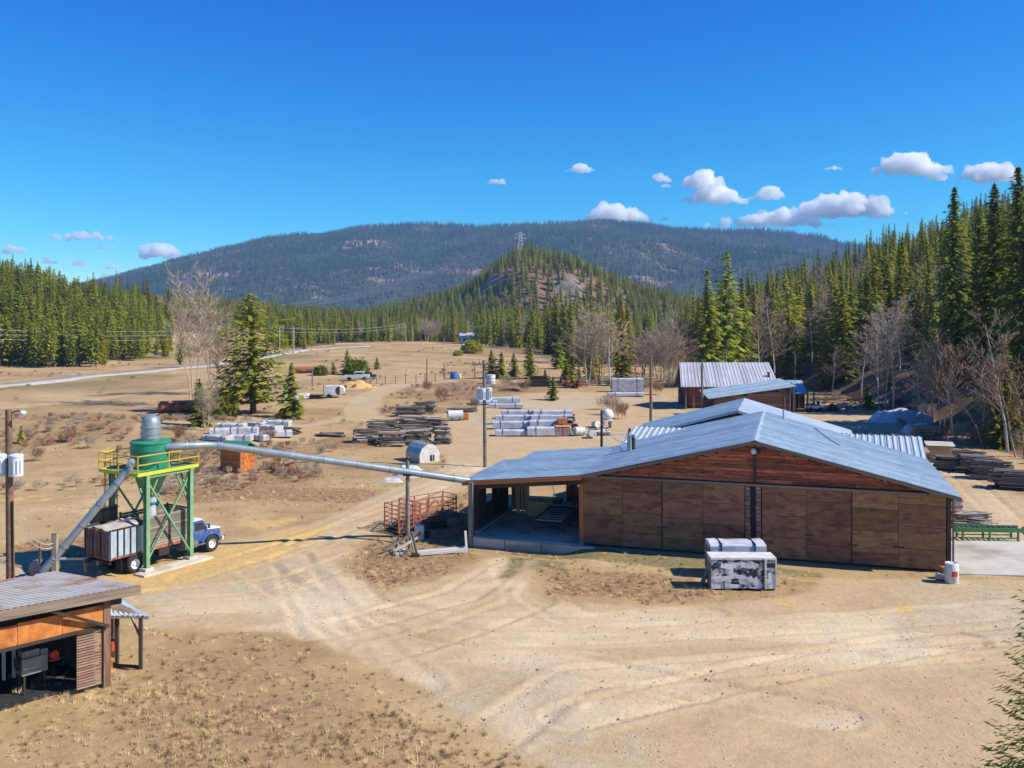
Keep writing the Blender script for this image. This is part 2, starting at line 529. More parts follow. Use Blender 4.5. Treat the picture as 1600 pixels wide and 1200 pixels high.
def ground_material():
    m = bpy.data.materials.new("dry_ground")
    m.use_nodes = True
    N, L = m.node_tree.nodes, m.node_tree.links
    p = N["Principled BSDF"]
    p.inputs["Roughness"].default_value = 0.97
    p.inputs["Specular IOR Level"].default_value = 0.1
    geo = N.new("ShaderNodeNewGeometry")

    def noise(sc, det=5, ro=.6, src=None, vec=(1, 1, 1)):
        n = N.new("ShaderNodeTexNoise")
        n.inputs["Scale"].default_value = sc
        n.inputs["Detail"].default_value = det
        n.inputs["Roughness"].default_value = ro
        if vec != (1, 1, 1):
            k = N.new("ShaderNodeVectorMath"); k.operation = 'MULTIPLY'; k.inputs[1].default_value = vec
            L.new(geo.outputs["Position"], k.inputs[0]); L.new(k.outputs[0], n.inputs["Vector"])
        else:
            L.new(geo.outputs["Position"], n.inputs["Vector"])
        return n.outputs["Fac"]

    def ramp(fac, stops):
        r = N.new("ShaderNodeValToRGB")
        e = r.color_ramp.elements
        while len(e) < len(stops): e.new(0.5)
        for k, (pos, c) in enumerate(stops):
            e[k].position = pos
            e[k].color = (*c, 1) if len(c) == 3 else c
        L.new(fac, r.inputs["Fac"])
        return r.outputs["Color"]

    def mix(f, a, b):
        x = N.new("ShaderNodeMix"); x.data_type = 'RGBA'
        L.new(f, x.inputs["Factor"]); L.new(a, x.inputs["A"]); L.new(b, x.inputs["B"])
        return x.outputs["Result"]

    def soft(mask, nz, w=.55, lo=.35, hi=.65):
        a = N.new("ShaderNodeMath"); a.operation = 'MULTIPLY_ADD'
        L.new(nz, a.inputs[0]); a.inputs[1].default_value = w
        b = N.new("ShaderNodeMath"); b.operation = 'SUBTRACT'; b.inputs[1].default_value = w / 2
        L.new(mask, b.inputs[0]); L.new(b.outputs[0], a.inputs[2])
        r = N.new("ShaderNodeMapRange"); r.interpolation_type = 'SMOOTHSTEP'
        r.inputs["From Min"].default_value = lo; r.inputs["From Max"].default_value = hi
        L.new(a.outputs[0], r.inputs["Value"])
        return r.outputs[0]

    ma = N.new("ShaderNodeAttribute"); ma.attribute_name = "mask"
    sep = N.new("ShaderNodeSeparateColor"); L.new(ma.outputs["Color"], sep.inputs[0])
    mb = N.new("ShaderNodeAttribute"); mb.attribute_name = "mask_two"
    sep2 = N.new("ShaderNodeSeparateColor"); L.new(mb.outputs["Color"], sep2.inputs[0])
    n_fine = noise(2.6, 6, .7)
    n_mid = noise(.42, 6, .65)
    n_big = noise(.055, 5, .6)
    n_clod = noise(9.0, 4, .7)
    grass = mix(n_fine, ramp(n_mid, [(.3, (.24, .15, .068)), (.5, (.39, .265, .128)), (.7, (.53, .39, .20))]), ramp(n_big, [(.35, (.26, .165, .08)), (.5, (.43, .30, .15)), (.65, (.54, .41, .22))]))
    n_patch = noise(.021, 6, .62)
    grass = mix(soft(n_patch, n_mid, .3, .52, .66), grass, ramp(n_fine, [(.3, (.20, .125, .062)), (.7, (.40, .28, .15))]))
    brush = ramp(n_fine, [(.3, (.15, .085, .042)), (.5, (.30, .185, .092)), (.72, (.45, .31, .165))])
    grass = mix(soft(sep2.outputs[0], n_mid, .9), grass, brush)
    olive = ramp(n_fine, [(.3, (.12, .11, .05)), (.7, (.33, .26, .12))])
    grass = mix(soft(sep2.outputs[1], n_mid, .9), grass, olive)
    n_streak = noise(1.0, 5, .6, vec=(.16, .9, 1.0))
    dirt = mix(n_clod, ramp(n_mid, [(.3, (.37, .255, .13)), (.7, (.53, .385, .215))]), ramp(n_fine, [(.25, (.34, .24, .13)), (.5, (.48, .355, .205)), (.8, (.58, .445, .275))]))
    dirt = mix(soft(mb.outputs['Alpha'], n_streak, 1.1, .15, 1.05), dirt, ramp(n_clod, [(.3, (.54, .425, .27)), (.7, (.68, .545, .365))]))
    dirt = mix(soft(n_big, n_mid, .3, .50, .62), dirt, ramp(n_fine, [(.3, (.37, .295, .19)), (.7, (.53, .43, .285))]))
    col = mix(soft(sep.outputs[0], n_mid, 1.0, .25, .75), grass, dirt)
    rut = ramp(n_clod, [(.3, (.25, .185, .12)), (.7, (.36, .275, .185))])
    col = mix(soft(sep2.outputs[2], n_fine, .7, .45, 1.25), col, rut)
    dust = ramp(n_fine, [(.3, (.46, .29, .10)), (.7, (.62, .43, .19))])
    col = mix(soft(sep.outputs[1], n_mid, 1.5, .25, 1.0), col, dust)
    duff = ramp(n_mid, [(.3, (.10, .065, .04)), (.5, (.19, .12, .072)), (.7, (.30, .20, .12))])
    col = mix(soft(sep.outputs[2], n_mid, .5), col, duff)
    n_rock = noise(.12, 7, .7)
    rock = ramp(n_rock, [(.3, (.07, .06, .052)), (.5, (.18, .155, .14)), (.68, (.29, .25, .22))])
    al = N.new("ShaderNodeMath"); al.operation = 'MULTIPLY'; al.inputs[1].default_value = 1.0
    L.new(ma.outputs["Alpha"], al.inputs[0])
    col = mix(soft(al.outputs[0], n_big, .5), col, rock)
    L.new(col, p.inputs["Base Color"])
    b1 = N.new("ShaderNodeBump"); b1.inputs["Strength"].default_value = .55; b1.inputs["Distance"].default_value = .12
    L.new(n_fine, b1.inputs["Height"])
    b2 = N.new("ShaderNodeBump"); b2.inputs["Strength"].default_value = .45; b2.inputs["Distance"].default_value = .05
    L.new(n_clod, b2.inputs["Height"]); L.new(b1.outputs[0], b2.inputs["Normal"])
    L.new(b2.outputs[0], p.inputs["Normal"])
    return m


M['ground'] = ground_material()
# ------------------------------------------------------------------ ground sheet
def pix_xy(pts):
    return np.array([[(px - 800) * CH / (r - HR), FP * CH / (r - HR)] for px, r in pts])


def seg_dist(x, y, pts):
    d = np.full(x.shape, 1e9)
    for (ax, ay), (bx, by) in zip(pts[:-1], pts[1:]):
        vx, vy = bx - ax, by - ay
        t = np.clip(((x - ax) * vx + (y - ay) * vy) / (vx * vx + vy * vy + 1e-9), 0, 1)
        d = np.minimum(d, np.hypot(x - ax - t * vx, y - ay - t * vy))
    return d


def poly_mask(x, y, pix, soft=1.6):
    pts = pix_xy(pix)
    ins = np.zeros(x.shape, bool)
    n = len(pts)
    for i in range(n):
        (ax, ay), (bx, by) = pts[i], pts[(i + 1) % n]
        c = ((ay > y) != (by > y)) & (x < (bx - ax) * (y - ay) / (by - ay + 1e-12) + ax)
        ins ^= c
    d = seg_dist(x, y, np.vstack([pts, pts[:1]]))
    return ss(np.where(ins, d, -d), -soft, soft)


def line_mask(x, y, pix, w, soft=1.0):
    return 1 - ss(seg_dist(x, y, pix_xy(pix)), w - soft, w + soft)


rows = np.concatenate([np.linspace(-40, 24, 10), FP * CH / (np.arange(1291 + 0.0, 539, -1.5) - HR)])
rows = rows[(rows < 405)]
ys = np.concatenate([rows, np.arange(rows[-1] + 7, 1300, 7.5), np.geomspace(1320, 5000, 26)])
cs = np.linspace(-1, 1, 640)
GX = cs[None, :] * np.maximum(70, 1.15 * ys)[:, None]
GY = np.repeat(ys[:, None], len(cs), 1)
GZ = hgt(GX, GY)
yard = poly_mask(GX, GY, [(225, 935), (330, 905), (420, 880), (520, 872), (548, 900), (610, 925), (690, 905), (775, 868), (830, 872), (822, 905), (850, 938), (1000, 946), (1225, 935), (1290, 905), (1490, 905), (1640, 905), (1700, 1060), (1640, 1230), (900, 1230), (660, 1075), (560, 1030), (430, 990), (230, 978)], 1.2)
back = poly_mask(GX, GY, [(690, 655), (770, 622), (900, 612), (1060, 622), (1120, 648), (1250, 640), (1370, 650), (1450, 695), (1560, 760), (1640, 790), (1640, 905), (1485, 905), (1480, 760), (1300, 690), (960, 715), (740, 745), (690, 700)], 2.0)
roads = np.maximum.reduce([
    line_mask(GX, GY, [(430, 905), (490, 850), (580, 806), (660, 770), (715, 745), (745, 725), (735, 700), (690, 686)], 2.6),
    line_mask(GX, GY, [(720, 705), (640, 672), (575, 655), (562, 640), (575, 622), (605, 605), (640, 598), (700, 596)], 2.4),
    line_mask(GX, GY, [(340, 862), (440, 838), (540, 815), (620, 790)], 1.5),
    .8 * line_mask(GX, GY, [(330, 905), (250, 925), (120, 905), (0, 880)], 2.2),
    .75 * line_mask(GX, GY, [(380, 700), (440, 676), (520, 655), (562, 645)], 1.6),
    .7 * line_mask(GX, GY, [(-40, 640), (150, 622), (260, 612), (420, 596), (560, 585)], 2.0),
])
strip = poly_mask(GX, GY, [(770, 905), (800, 868), (830, 868), (800, 905)], .5)
dirt = np.clip(np.maximum.reduce([yard, .85 * back, roads]) - .7 * strip, 0, 1)
spots = lambda pts, r: np.maximum.reduce([(1 - ss(np.hypot(GX - c[0], GY - c[1]), r_ * .3, r_)) for c, r_ in zip(pix_xy(pts), r)])
dust = np.maximum.reduce([
    1.3 * poly_mask(GX, GY, [(160, 918), (180, 893), (300, 868), (360, 852), (450, 828), (520, 820), (500, 842), (410, 878), (310, 908), (215, 930)], 2.2),
    .95 * np.clip(.45 + 2.0 * fbm(GX / 1.3, GY / 1.3, 4, 77), 0, 1) * spots([(1265, 915), (1095, 905), (1440, 955), (1500, 1035), (1210, 945), (420, 815), (880, 850), (40, 780), (180, 740)], [1.6, 1.6, 1.8, 2.0, 1.6, 3, 1.5, 3, 4])])
t_hill = GX - toe(GY)
duff = ss(t_hill, -3.0, 2.0) * ss(GY, 60, 84) * (1 - ss(GY, 420, 600))
duff = np.maximum(duff, ss(GY, 236, 262) * ss(-GX, 128, 150) * (1 - ss(GY, 480, 600)) * .8)
kp = 800 + FP * GX / np.maximum(GY, 1)
knz = np.maximum((HR - np.interp(kp, KN_P, KN_R)), 0)
duff = np.maximum(duff, ss(GY, 660, 740) * ss(knz, 2, 12) * .9)
belt_y = lambda px: np.interp(px, [380, 430, 480, 560, 640, 700, 760, 830, 870, 900, 1010, 1060, 1200], [330, 345, 365, 420, 440, 440, 400, 345, 300, 235, 240, 215, 182])
duff = np.maximum(duff, .9 * ss(GY, 720, 800))
duff = np.maximum(duff, ss(GY - belt_y(kp), 0, 30) * ss(kp, 400, 440) * (GY < 760) * .8)
rockm = np.clip(1.0 * np.exp(-((kp - 768) / 36) ** 2 - ((GY - 830) / 24) ** 2) + np.exp(-((kp - 892) / 34) ** 2 - ((GY - 800) / 22) ** 2) + .8 * np.exp(-((kp - 812) / 18) ** 2 - ((GY - 896) / 18) ** 2), 0, 1)
brush = np.maximum.reduce([
    .75 * poly_mask(GX, GY, [(545, 930), (560, 850), (640, 838), (760, 868), (690, 905), (610, 925)], 1.5),
    .5 * poly_mask(GX, GY, [(235, 995), (430, 1005), (560, 1045), (650, 1090), (760, 1260), (100, 1260), (160, 1030)], 3.0),
    .6 * poly_mask(GX, GY, [(840, 880), (1100, 900), (1240, 915), (1220, 935), (1000, 945), (850, 935)], 1.5),
    .75 * poly_mask(GX, GY, [(600, 845), (640, 790), (735, 770), (735, 848), (660, 850)], 1.0),
    .8 * line_mask(GX, GY, [(-60, 662), (120, 652), (230, 655), (330, 668)], 3.5, 2.5),
    .65 * line_mask(GX, GY, [(-60, 700), (140, 690), (300, 650)], 4, 3),
    .7 * line_mask(GX, GY, [(330, 760), (440, 772), (560, 775)], 3.5, 3),
    .7 * spots([(700, 620), (640, 640), (780, 610), (850, 600), (960, 655), (700, 600), (560, 690), (440, 745), (330, 770), (90, 860)], [14, 10, 18, 14, 9, 18, 9, 6, 7, 6]),
    .55 * ss(fbm(GX / 14, GY / 14, 4, 31), .12, .5) * ss(GY, 58, 75)])
brush = brush * (1 - .8 * dirt)
olive = np.maximum.reduce([strip, .8 * poly_mask(GX, GY, [(740, 850), (905, 850), (1290, 895), (1290, 905), (1000, 885), (870, 868)], .8),  # olive grass; the long polygon paints in the shade cast before the barn
                           .55 * spots([(690, 912), (650, 920), (1460, 915), (850, 880), (80, 920), (190, 560)], [2.2, 1.5, 2, 2.5, 3, 40]),
                           .6 * spots([(40, 605), (120, 600), (220, 588), (420, 560)], [16, 18, 16, 30])])


def pair(pix, w=.15, gap=.95):
    d = seg_dist(GX, GY, pix_xy(pix))
    return np.exp(-((d - gap) / w) ** 2)


lines = [[(395, 885), (455, 925), (540, 985), (650, 1070)], [(455, 870), (478, 925), (500, 985), (560, 1060)], [(230, 955), (380, 945), (560, 965), (760, 1000), (1000, 990), (1300, 975), (1620, 950)],
         [(240, 930), (360, 922), (470, 905), (560, 870)], [(520, 890), (570, 945), (700, 970), (900, 975), (1100, 960)], [(900, 1120), (1150, 1060), (1400, 1012), (1640, 985)], [(600, 1020), (720, 985), (830, 940), (800, 890)],
         [(480, 850), (600, 797), (700, 752), (742, 728)], [(1640, 880), (1560, 800), (1500, 740), (1440, 690), (1250, 655), (1100, 660)], [(300, 900), (420, 862), (520, 832), (640, 790)], [(700, 1200), (900, 1060), (1300, 1030), (1640, 1010)], [(480, 900), (520, 960), (640, 1010), (900, 1040), (1300, 1120)], [(880, 880), (840, 930), (900, 965), (1100, 985), (1500, 1000)], [(350, 1000), (520, 985), (720, 930), (800, 880)]]
rut = np.maximum.reduce([pair(l) for l in lines]) * np.clip(dirt * 1.2 + .1, 0, 1) * (.55 + .9 * vn(GX / 3, GY / 3, 40))
near = (1 - ss(GY, 75, 120))
GZ = GZ - np.where(rut > 0, .12, 0) * rut * near + .05 * np.maximum.reduce([pair(l, .2, 1.35) for l in lines]) * dirt * near
# tyre tread marks: cross bars in two of the tracks
d = seg_dist(GX, GY, pix_xy(lines[5]))
GZ = GZ + .025 * np.exp(-((d - .95) / .25) ** 2) * np.sign(np.sin(GX * 15)) * near
GZ = GZ + .06 * (brush + .5 * (1 - dirt)) * vn(GX / .45, GY / .45, 51) * near
masks1 = np.stack([dirt, dust, duff, rockm], -1).reshape(-1, 4)
packed = np.maximum.reduce([1 - ss(seg_dist(GX, GY, pix_xy(l)), .4, 2.6) for l in lines]) * np.clip(dirt, 0, 1) * (.6 + .8 * vn(GX / 5, GY / 5, 44))
masks2 = np.stack([brush, olive, np.clip(rut, 0, 1), np.clip(packed, 0, 1)], -1).reshape(-1, 4)
nr, nc = GX.shape
idx = np.arange(nr * nc).reshape(nr, nc)
faces = np.stack([idx[:-1, :-1], idx[:-1, 1:], idx[1:, 1:], idx[1:, :-1]], -1).reshape(-1, 4)
gm = np_mesh("ground", np.stack([GX, GY, GZ], -1).reshape(-1, 3), faces, M['ground'], {"mask": ('FLOAT_COLOR', masks1), "mask_two": ('FLOAT_COLOR', masks2)}, True)
setp(link("ground", gm), kind="structure")


# the valley road: a strip that follows the ground
def ribbon(name, pix, width, mat, lift=.12, kind="structure", world=None):
    p = np.array(world) if world is not None else np.array([[*at(px, r)[:2]] for px, r in pix])
    t = np.concatenate([[0], np.cumsum(np.hypot(*np.diff(p, axis=0).T))])
    s = np.arange(0, t[-1], 3.0)
    x, y = np.interp(s, t, p[:, 0]), np.interp(s, t, p[:, 1])
    for _ in range(6):
        x[1:-1] = (x[:-2] + 2 * x[1:-1] + x[2:]) / 4
        y[1:-1] = (y[:-2] + 2 * y[1:-1] + y[2:]) / 4
    dx, dy = np.gradient(x), np.gradient(y)
    l = np.hypot(dx, dy)
    nx, ny = -dy / l, dx / l
    V, Fc = [], []
    offs = (-.5, -.46, 0, .46, .5)
    for i in range(len(s)):
        zz = max(hz(x[i] + nx[i] * o * width, y[i] + ny[i] * o * width) for o in (-.5, 0, .5)) + lift
        for o in offs:
            V.append((x[i] + nx[i] * o * width, y[i] + ny[i] * o * width, zz - (.5 if abs(o) == .5 else 0)))
    for i in range(len(s) - 1):
        for k in range(4):
            a = i * 5 + k
            Fc.append((a, a + 1, a + 6, a + 5))
    return setp(link(name, np_mesh(name, V, Fc, mat)), kind=kind)


M['road'] = mk('pale_asphalt', (.33, .31, .28), (.42, .39, .35), .4, .9, coord='Object')
ribbon("road", [(-160, 624), (0, 603), (120, 590), (240, 579), (345, 569), (420, 556), (470, 547), (520, 543), (580, 541)], 6.5, M['road'])
M['padc'] = M['pad']
b = MB()
q = [at(1484, 846), at(1660, 846), at(1680, 903), at(1487, 899)]
b.prism([(p.x, p.y, .05) for p in q], (0, 0, -.4))
setp(b.build("concrete_pavement", M['pad']), kind="structure")

# ------------------------------------------------------------------ the long mountain
CR_P = [-250, -100, 0, 100, 160, 250, 330, 420, 500, 560, 620, 660, 700, 750, 800, 850, 920, 1000, 1050, 1100, 1180, 1240, 1290, 1320, 1400, 1600, 1900]
CR_R = [486, 480, 470, 452, 438, 416, 396, 373, 366, 353, 347, 345, 347, 350, 348, 345, 346, 350, 354, 356, 354, 359, 365, 375, 384, 400, 420]


def mount(p, y):
    cr = (HR - np.interp(p, CR_P, CR_R)) / FP * 4000 + CH - 16
    t = np.clip((y - 2300) / 1700, 0, 1)
    x = (p - 800) * y / FP
    r = fbm(x / 420, y / 520, 4, 21)
    sp = .5 * np.sin(x / 330 + 2.2 * vn(x / 600, y / 900, 7)) + r
    prof = np.power(t, .85)
    z = cr * np.clip(prof + .26 * sp * np.sin(np.pi * np.clip(t, 0, 1)) ** .8, 0, 1.0) + 10 * vn(x / 90, y / 90, 5) * t * (1 - .7 * ss(t, .9, 1))
    return np.where(y > 4000, z - (y - 4000) * .6, z)


mp_ = np.linspace(-250, 1900, 420)
my_ = np.concatenate([np.linspace(2300, 4000, 110), [4080, 4200]])
MP, MY = np.meshgrid(mp_, my_)
MX = (MP - 800) * MY / FP
MZ = mount(MP, MY)
m = bpy.data.materials.new("mountain_floor")
m.use_nodes = True
N, L = m.node_tree.nodes, m.node_tree.links
pb = N["Principled BSDF"]; pb.inputs["Roughness"].default_value = 1.0; pb.inputs["Specular IOR Level"].default_value = 0
g = N.new("ShaderNodeNewGeometry")
n1 = N.new("ShaderNodeTexNoise"); n1.inputs["Scale"].default_value = .0042; n1.inputs["Detail"].default_value = 8; n1.inputs["Roughness"].default_value = .68
L.new(g.outputs["Position"], n1.inputs["Vector"])
r1 = N.new("ShaderNodeValToRGB")
e = r1.color_ramp.elements
e[0].position, e[0].color = .36, (.05, .065, .03, 1)
e[1].position, e[1].color = .70, (.40, .27, .22, 1)
a_ = e.new(.55); a_.color = (.06, .07, .03, 1)
a_ = e.new(.60); a_.color = (.27, .165, .13, 1)
L.new(n1.outputs["Fac"], r1.inputs["Fac"]); L.new(r1.outputs["Color"], pb.inputs["Base Color"])
M['mountain'] = m
nr, nc = MX.shape
idx = np.arange(nr * nc).reshape(nr, nc)
setp(link("mountain", np_mesh("mountain", np.stack([MX, MY, MZ], -1).reshape(-1, 3), np.stack([idx[:-1, :-1], idx[:-1, 1:], idx[1:, 1:], idx[1:, :-1]], -1).reshape(-1, 4), m, smooth=True)), kind="structure")

# ------------------------------------------------------------------ tree makers


def tri_mesh(name, tris, tone, mat):
    t = np.asarray(tris, dtype=np.float32).reshape(-1, 3)
    f = np.arange(len(t)).reshape(-1, 3)
    return np_mesh(name, t, f, mat, {"tone": ('FLOAT', np.repeat(np.asarray(tone, dtype=np.float32), 3))})


def conifer_mesh(seed, Hh, R, base, whorls, per, clumps, size, shape, droop=.3, sparse=0.0, mat='needles', wid=(.36, .62)):
    r = random.Random(seed)
    T, tone = [], []
    lean = (r.uniform(-.02, .02), r.uniform(-.02, .02))
    lob = [r.uniform(0, 6.28) for _ in range(4)]
    for i in range(whorls):
        t = i / (whorls - 1)
        z = base + (Hh - base) * (t ** .93) * .985
        rad = R * shape(t) + .02 * R
        n = max(3, int(per * (1 - .5 * t)))
        a0 = r.uniform(0, 6.28)
        for k in range(n):
            if r.random() < sparse: continue
            az = a0 + 6.283 * k / n + r.uniform(-.35, .35)
            L_ = rad * r.uniform(.62, 1.12) * (1 + .14 * math.sin(3 * az + lob[0]) + .12 * math.sin(5 * t * 6 + lob[1] + az))
            up = .25 * t - droop * (1 - t) + r.uniform(-.12, .12)
            bt = r.uniform(.0, 1.0)
            nc_ = max(1, int(round(clumps * min(1, .35 + L_ / R))))
            for c in range(nc_):
                s = (c + .55 + r.uniform(-.25, .25)) / nc_ * L_
                sag = up * s - .10 * s * s / max(R, .1)
                px, py = math.cos(az) * s + lean[0] * z, math.sin(az) * s + lean[1] * z
                pz_ = z + sag + r.uniform(-.15, .15) * size
                ln = size * r.uniform(.7, 1.25) * (1 - .35 * t)
                w = ln * r.uniform(*wid)
                da = az + r.uniform(-.7, .7)
                dz = up * .6 - .55 + r.uniform(-.35, .35)
                dx, dy = math.cos(da), math.sin(da)
                roll = r.uniform(-.6, .6)
                sx, sy, sz = -dy * math.cos(roll), dx * math.cos(roll), math.sin(roll)
                fold = -.08 * ln
                A = (px - dx * ln * .4, py - dy * ln * .4, pz_ - dz * ln * .4)
                B_ = (px + dx * ln * .65, py + dy * ln * .65, pz_ + dz * ln * .65)
                C1 = (px + sx * w, py + sy * w, pz_ + sz * w + fold)
                C2 = (px - sx * w, py - sy * w, pz_ - sz * w + fold)
                T += [A, C1, B_, A, B_, C2]
                q = min(1, max(0, .5 * bt + .5 * r.random() + .15 * (s / L_ - .5)))
                tone += [q, q]
    for k in range(3):
        a = k * 2.1
        T += [(math.cos(a) * size * .22 + lean[0] * Hh, math.sin(a) * size * .22 + lean[1] * Hh, Hh - size * 1.1), (math.cos(a + 2.1) * size * .22 + lean[0] * Hh, math.sin(a + 2.1) * size * .22 + lean[1] * Hh, Hh - size * 1.1), (lean[0] * Hh, lean[1] * Hh, Hh)]
        tone.append(.5)
    return tri_mesh("crown", T, tone, M[mat])


def trunk_mesh(Hh, r, mat, seed=1, n=7):
    b = MB()
    q = random.Random(seed)
    pts = [(q.uniform(-.01, .01) * Hh * k / 6, q.uniform(-.01, .01) * Hh * k / 6, -.3 + (Hh * .96 + .3) * k / 6) for k in range(7)]
    b.path(pts, [r * (1.25 if k == 0 else 1) * (1 - .93 * k / 6) for k in range(7)], n)
    me = bpy.data.meshes.new("trunk")
    me.from_pydata(b.v, [], b.f)
    me.polygons.foreach_set("use_smooth", [True] * len(me.polygons))
    me.materials.append(mat)
    return me


def fir(t): return (1 - t) ** .8 * (1 if t > .12 else .75 + t * 2)
def spruce(t): return (1 - t) ** .95 * (1 if t > .1 else .8 + 2 * t)
def pinesh(t): return max(.04, math.sin(math.pi * min(1, (t * .86 + .14)) ** 1.15) ** .8)
def slim(t): return (1 - t) ** .7 * .95 + .03


def bare_meshes(seed, Hh, spread=.45, bend=.12, levels=3, stems=1, twig=.022, twigs=7, mat_t='bark', mat_c='twig', up=.55):
    r = random.Random(seed)
    tb, cb = MB(), MB()

    def limb(p, d, ln, rad, lev):
        n = 4 if lev < 2 else 3
        pts, ds = [Vector(p)], [d]
        for k in range(n):
            d = (d + Vector((r.uniform(-1, 1), r.uniform(-1, 1), r.uniform(-.3, .6))) * bend).normalized()
            pts.append(pts[-1] + d * ln / n)
            ds.append(d)
        rs = [max(twig * .6, rad * (1 - .8 * k / n)) for k in range(n + 1)]
        (tb if lev == 0 else cb).path(pts, rs, 6 if lev == 0 else 3, caps=False)
        if lev >= levels: return
        cnt = [int(12 + Hh * .5), 6, twigs, 5][lev]
        for c in range(cnt):
            f = (.28 + .72 * (c + r.random()) / cnt) if lev == 0 else r.uniform(.2, 1)
            k = min(n - 1, int(f * n))
            q = pts[k].lerp(pts[k + 1], f * n - k)
            az = r.uniform(0, 6.283)
            side = Vector((math.cos(az), math.sin(az), 0))
            dd = (ds[k] * up + side * (.55 + r.random() * .35) + Vector((0, 0, r.uniform(.0, .35)))).normalized()
            l2 = ln * (spread * (1.15 - .75 * f) if lev == 0 else r.uniform(.35, .55))
            limb(q, dd, max(.35, l2 * r.uniform(.75, 1.2)), max(twig, rs[k] * (.42 if lev == 0 else .55)), lev + 1)

    for s in range(stems):
        a = 6.283 * s / stems
        o = Vector((math.cos(a), math.sin(a), 0)) * (.35 if stems > 1 else 0)
        dirv = (Vector((0, 0, 1)) + o * (.25 + .25 * r.random())).normalized()
        limb(Vector((o.x, o.y, -.2)), dirv, Hh * (r.uniform(.85, 1) if s else 1), Hh * .0125 * (1 if stems == 1 else .7), 0)
    out = []
    for bb, nm, mt in ((tb, "trunk", mat_t), (cb, "crown", mat_c)):
        me = bpy.data.meshes.new(nm)
        me.from_pydata(bb.v, [], bb.f)
        me.materials.append(M[mt])
        out.append(me)
    return out[0], out[1], Hh


def bush_mesh(seed, Hh, R, n, size, mat):
    r = random.Random(seed)
    T, tone = [], []
    for _ in range(n):
        a, u_ = r.uniform(0, 6.283), r.random()
        q = u_ ** .4
        zz = r.random()
        rr = R * q * math.sqrt(max(.05, 1 - (zz * 1.05 - .25) ** 2))
        p = Vector((math.cos(a) * rr, math.sin(a) * rr, Hh * (.08 + .9 * zz * (1 - .3 * q))))
        d = Vector((math.cos(a) * .6 + r.uniform(-.7, .7), math.sin(a) * .6 + r.uniform(-.7, .7), r.uniform(.1, 1))).normalized()
        s = d.cross(Vector((r.uniform(-1, 1), r.uniform(-1, 1), r.uniform(-1, 1)))).normalized()
        ln = size * r.uniform(.7, 1.3)
        T += [p - d * ln * .5 + s * ln * .25, p - d * ln * .5 - s * ln * .25, p + d * ln * .6]
        tone.append(r.random())
    return tri_mesh("crown", T, tone, M[mat])


PR = {}


def add_proto(key, crown, Hh, tr, tmat='bark', seed=1):
    PR[key] = (trunk_mesh(Hh, tr, M[tmat], seed), crown, Hh)


for i in range(2):
    add_proto('big%d' % i, conifer_mesh(40 + i, 27, 4.4, 1.8, 62, 13, 9, .78, fir, .30, .08, 'needles_dark', (.26, .45)), 27, .38, seed=i)
for i in range(4):
    add_proto('spruce%d' % i, conifer_mesh(60 + i, 18, [3.0, 2.7, 3.4, 2.9][i], .9, 36, 10, 5, .80, [spruce, fir, fir, spruce][i], .28, .10, 'needles', (.30, .5)), 18, .2, seed=i + 3)
for i in range(3):
    add_proto('pine%d' % i, conifer_mesh(80 + i, 14, [2.6, 2.2, 2.9][i], 2.0, 25, 9, 5, .88, [pinesh, fir, pinesh][i], .0, .14, 'needles_pine', (.32, .55)), 14, .16, seed=i + 8)
add_proto('gold', conifer_mesh(91, 18, 2.7, 1.2, 36, 10, 5, .8, spruce, .25, .08, 'needles_gold', (.3, .5)), 18, .2)
for i in range(3):
    add_proto('young%d' % i, conifer_mesh(95 + i, 4, [1.05, .8, 1.2][i], .15, 15, 8, 3, .5, [spruce, slim, fir][i], .1, .05, 'needles_pine' if i != 1 else 'needles'), 4, .07, seed=i)
for i in range(3):
    add_proto('far%d' % i, conifer_mesh(100 + i, 15, [2.7, 2.3, 3.0][i], .6, 12, 7, 2, 1.9, [spruce, slim, fir][i], .2, .05, 'needles_mtn'), 15, .2, seed=i)
add_proto('roundpine', conifer_mesh(111, 15, 4.3, 1.5, 32, 13, 8, .62, lambda t: max(.10, math.sin(math.pi * (.22 + .78 * t)) ** .65) * (.86 + .14 * math.sin(13 * t)), -.22, .12, 'needles_pine'), 15, .30)
for i in range(3):
    PR['birch%d' % i] = bare_meshes(120 + i, 13, .36, .12, 3, [1, 2, 1][i], .02, 6, 'birch', 'twig' if i != 1 else 'twigpale')
for i in range(2):
    PR['bare%d' % i] = bare_meshes(130 + i, 14, .42, .14, 3, [3, 4][i], .024, 6, 'twigpale', 'twigpale')
for i in range(2):
    PR['brushtree%d' % i] = bare_meshes(140 + i, 6, .45, .2, 2, 4, .022, 8, 'twig', 'twig' if i else 'brushred')
PR['snag'] = (trunk_mesh(16, .2, M['bark'], 4), bare_meshes(150, 16, .08, .2, 1, 1, .04, 3, 'bark', 'bark')[1], 16)
PR['bush0'] = (bare_meshes(161, 1.6, .5, .3, 2, 6, .02, 4, 'twig', 'twig')[0], bush_mesh(160, 2.2, 1.3, 420, .5, 'needles_pine'), 2.2)
PR['bush1'] = bare_meshes(165, 2.0, .5, .25, 2, 7, .016, 4, 'brushred', 'brushred')
PR['bush2'] = bare_meshes(166, 2.2, .5, .25, 2, 6, .016, 4, 'twig', 'twigpale')


def tree(kind, name, label, cat, x, y, h, group=None, sx=1.0, dz=0.0, rz=None):
    tm, cm, Hh = PR[kind]
    o = thing(name, label, cat, (x, y, hz(x, y) - .08 + dz), U(0, 6.28) if rz is None else rz, group)
    s = h / Hh
    o.scale = (s * sx, s * sx, s)
    link("trunk", tm, o)
    link("crown", cm, o)
    return o


def top_h(px, toprow, y):
    """height of a tree whose top is seen at toprow when it stands at depth y"""
    p = at_y(px, y)
    return p, pz(toprow, y) - p.z


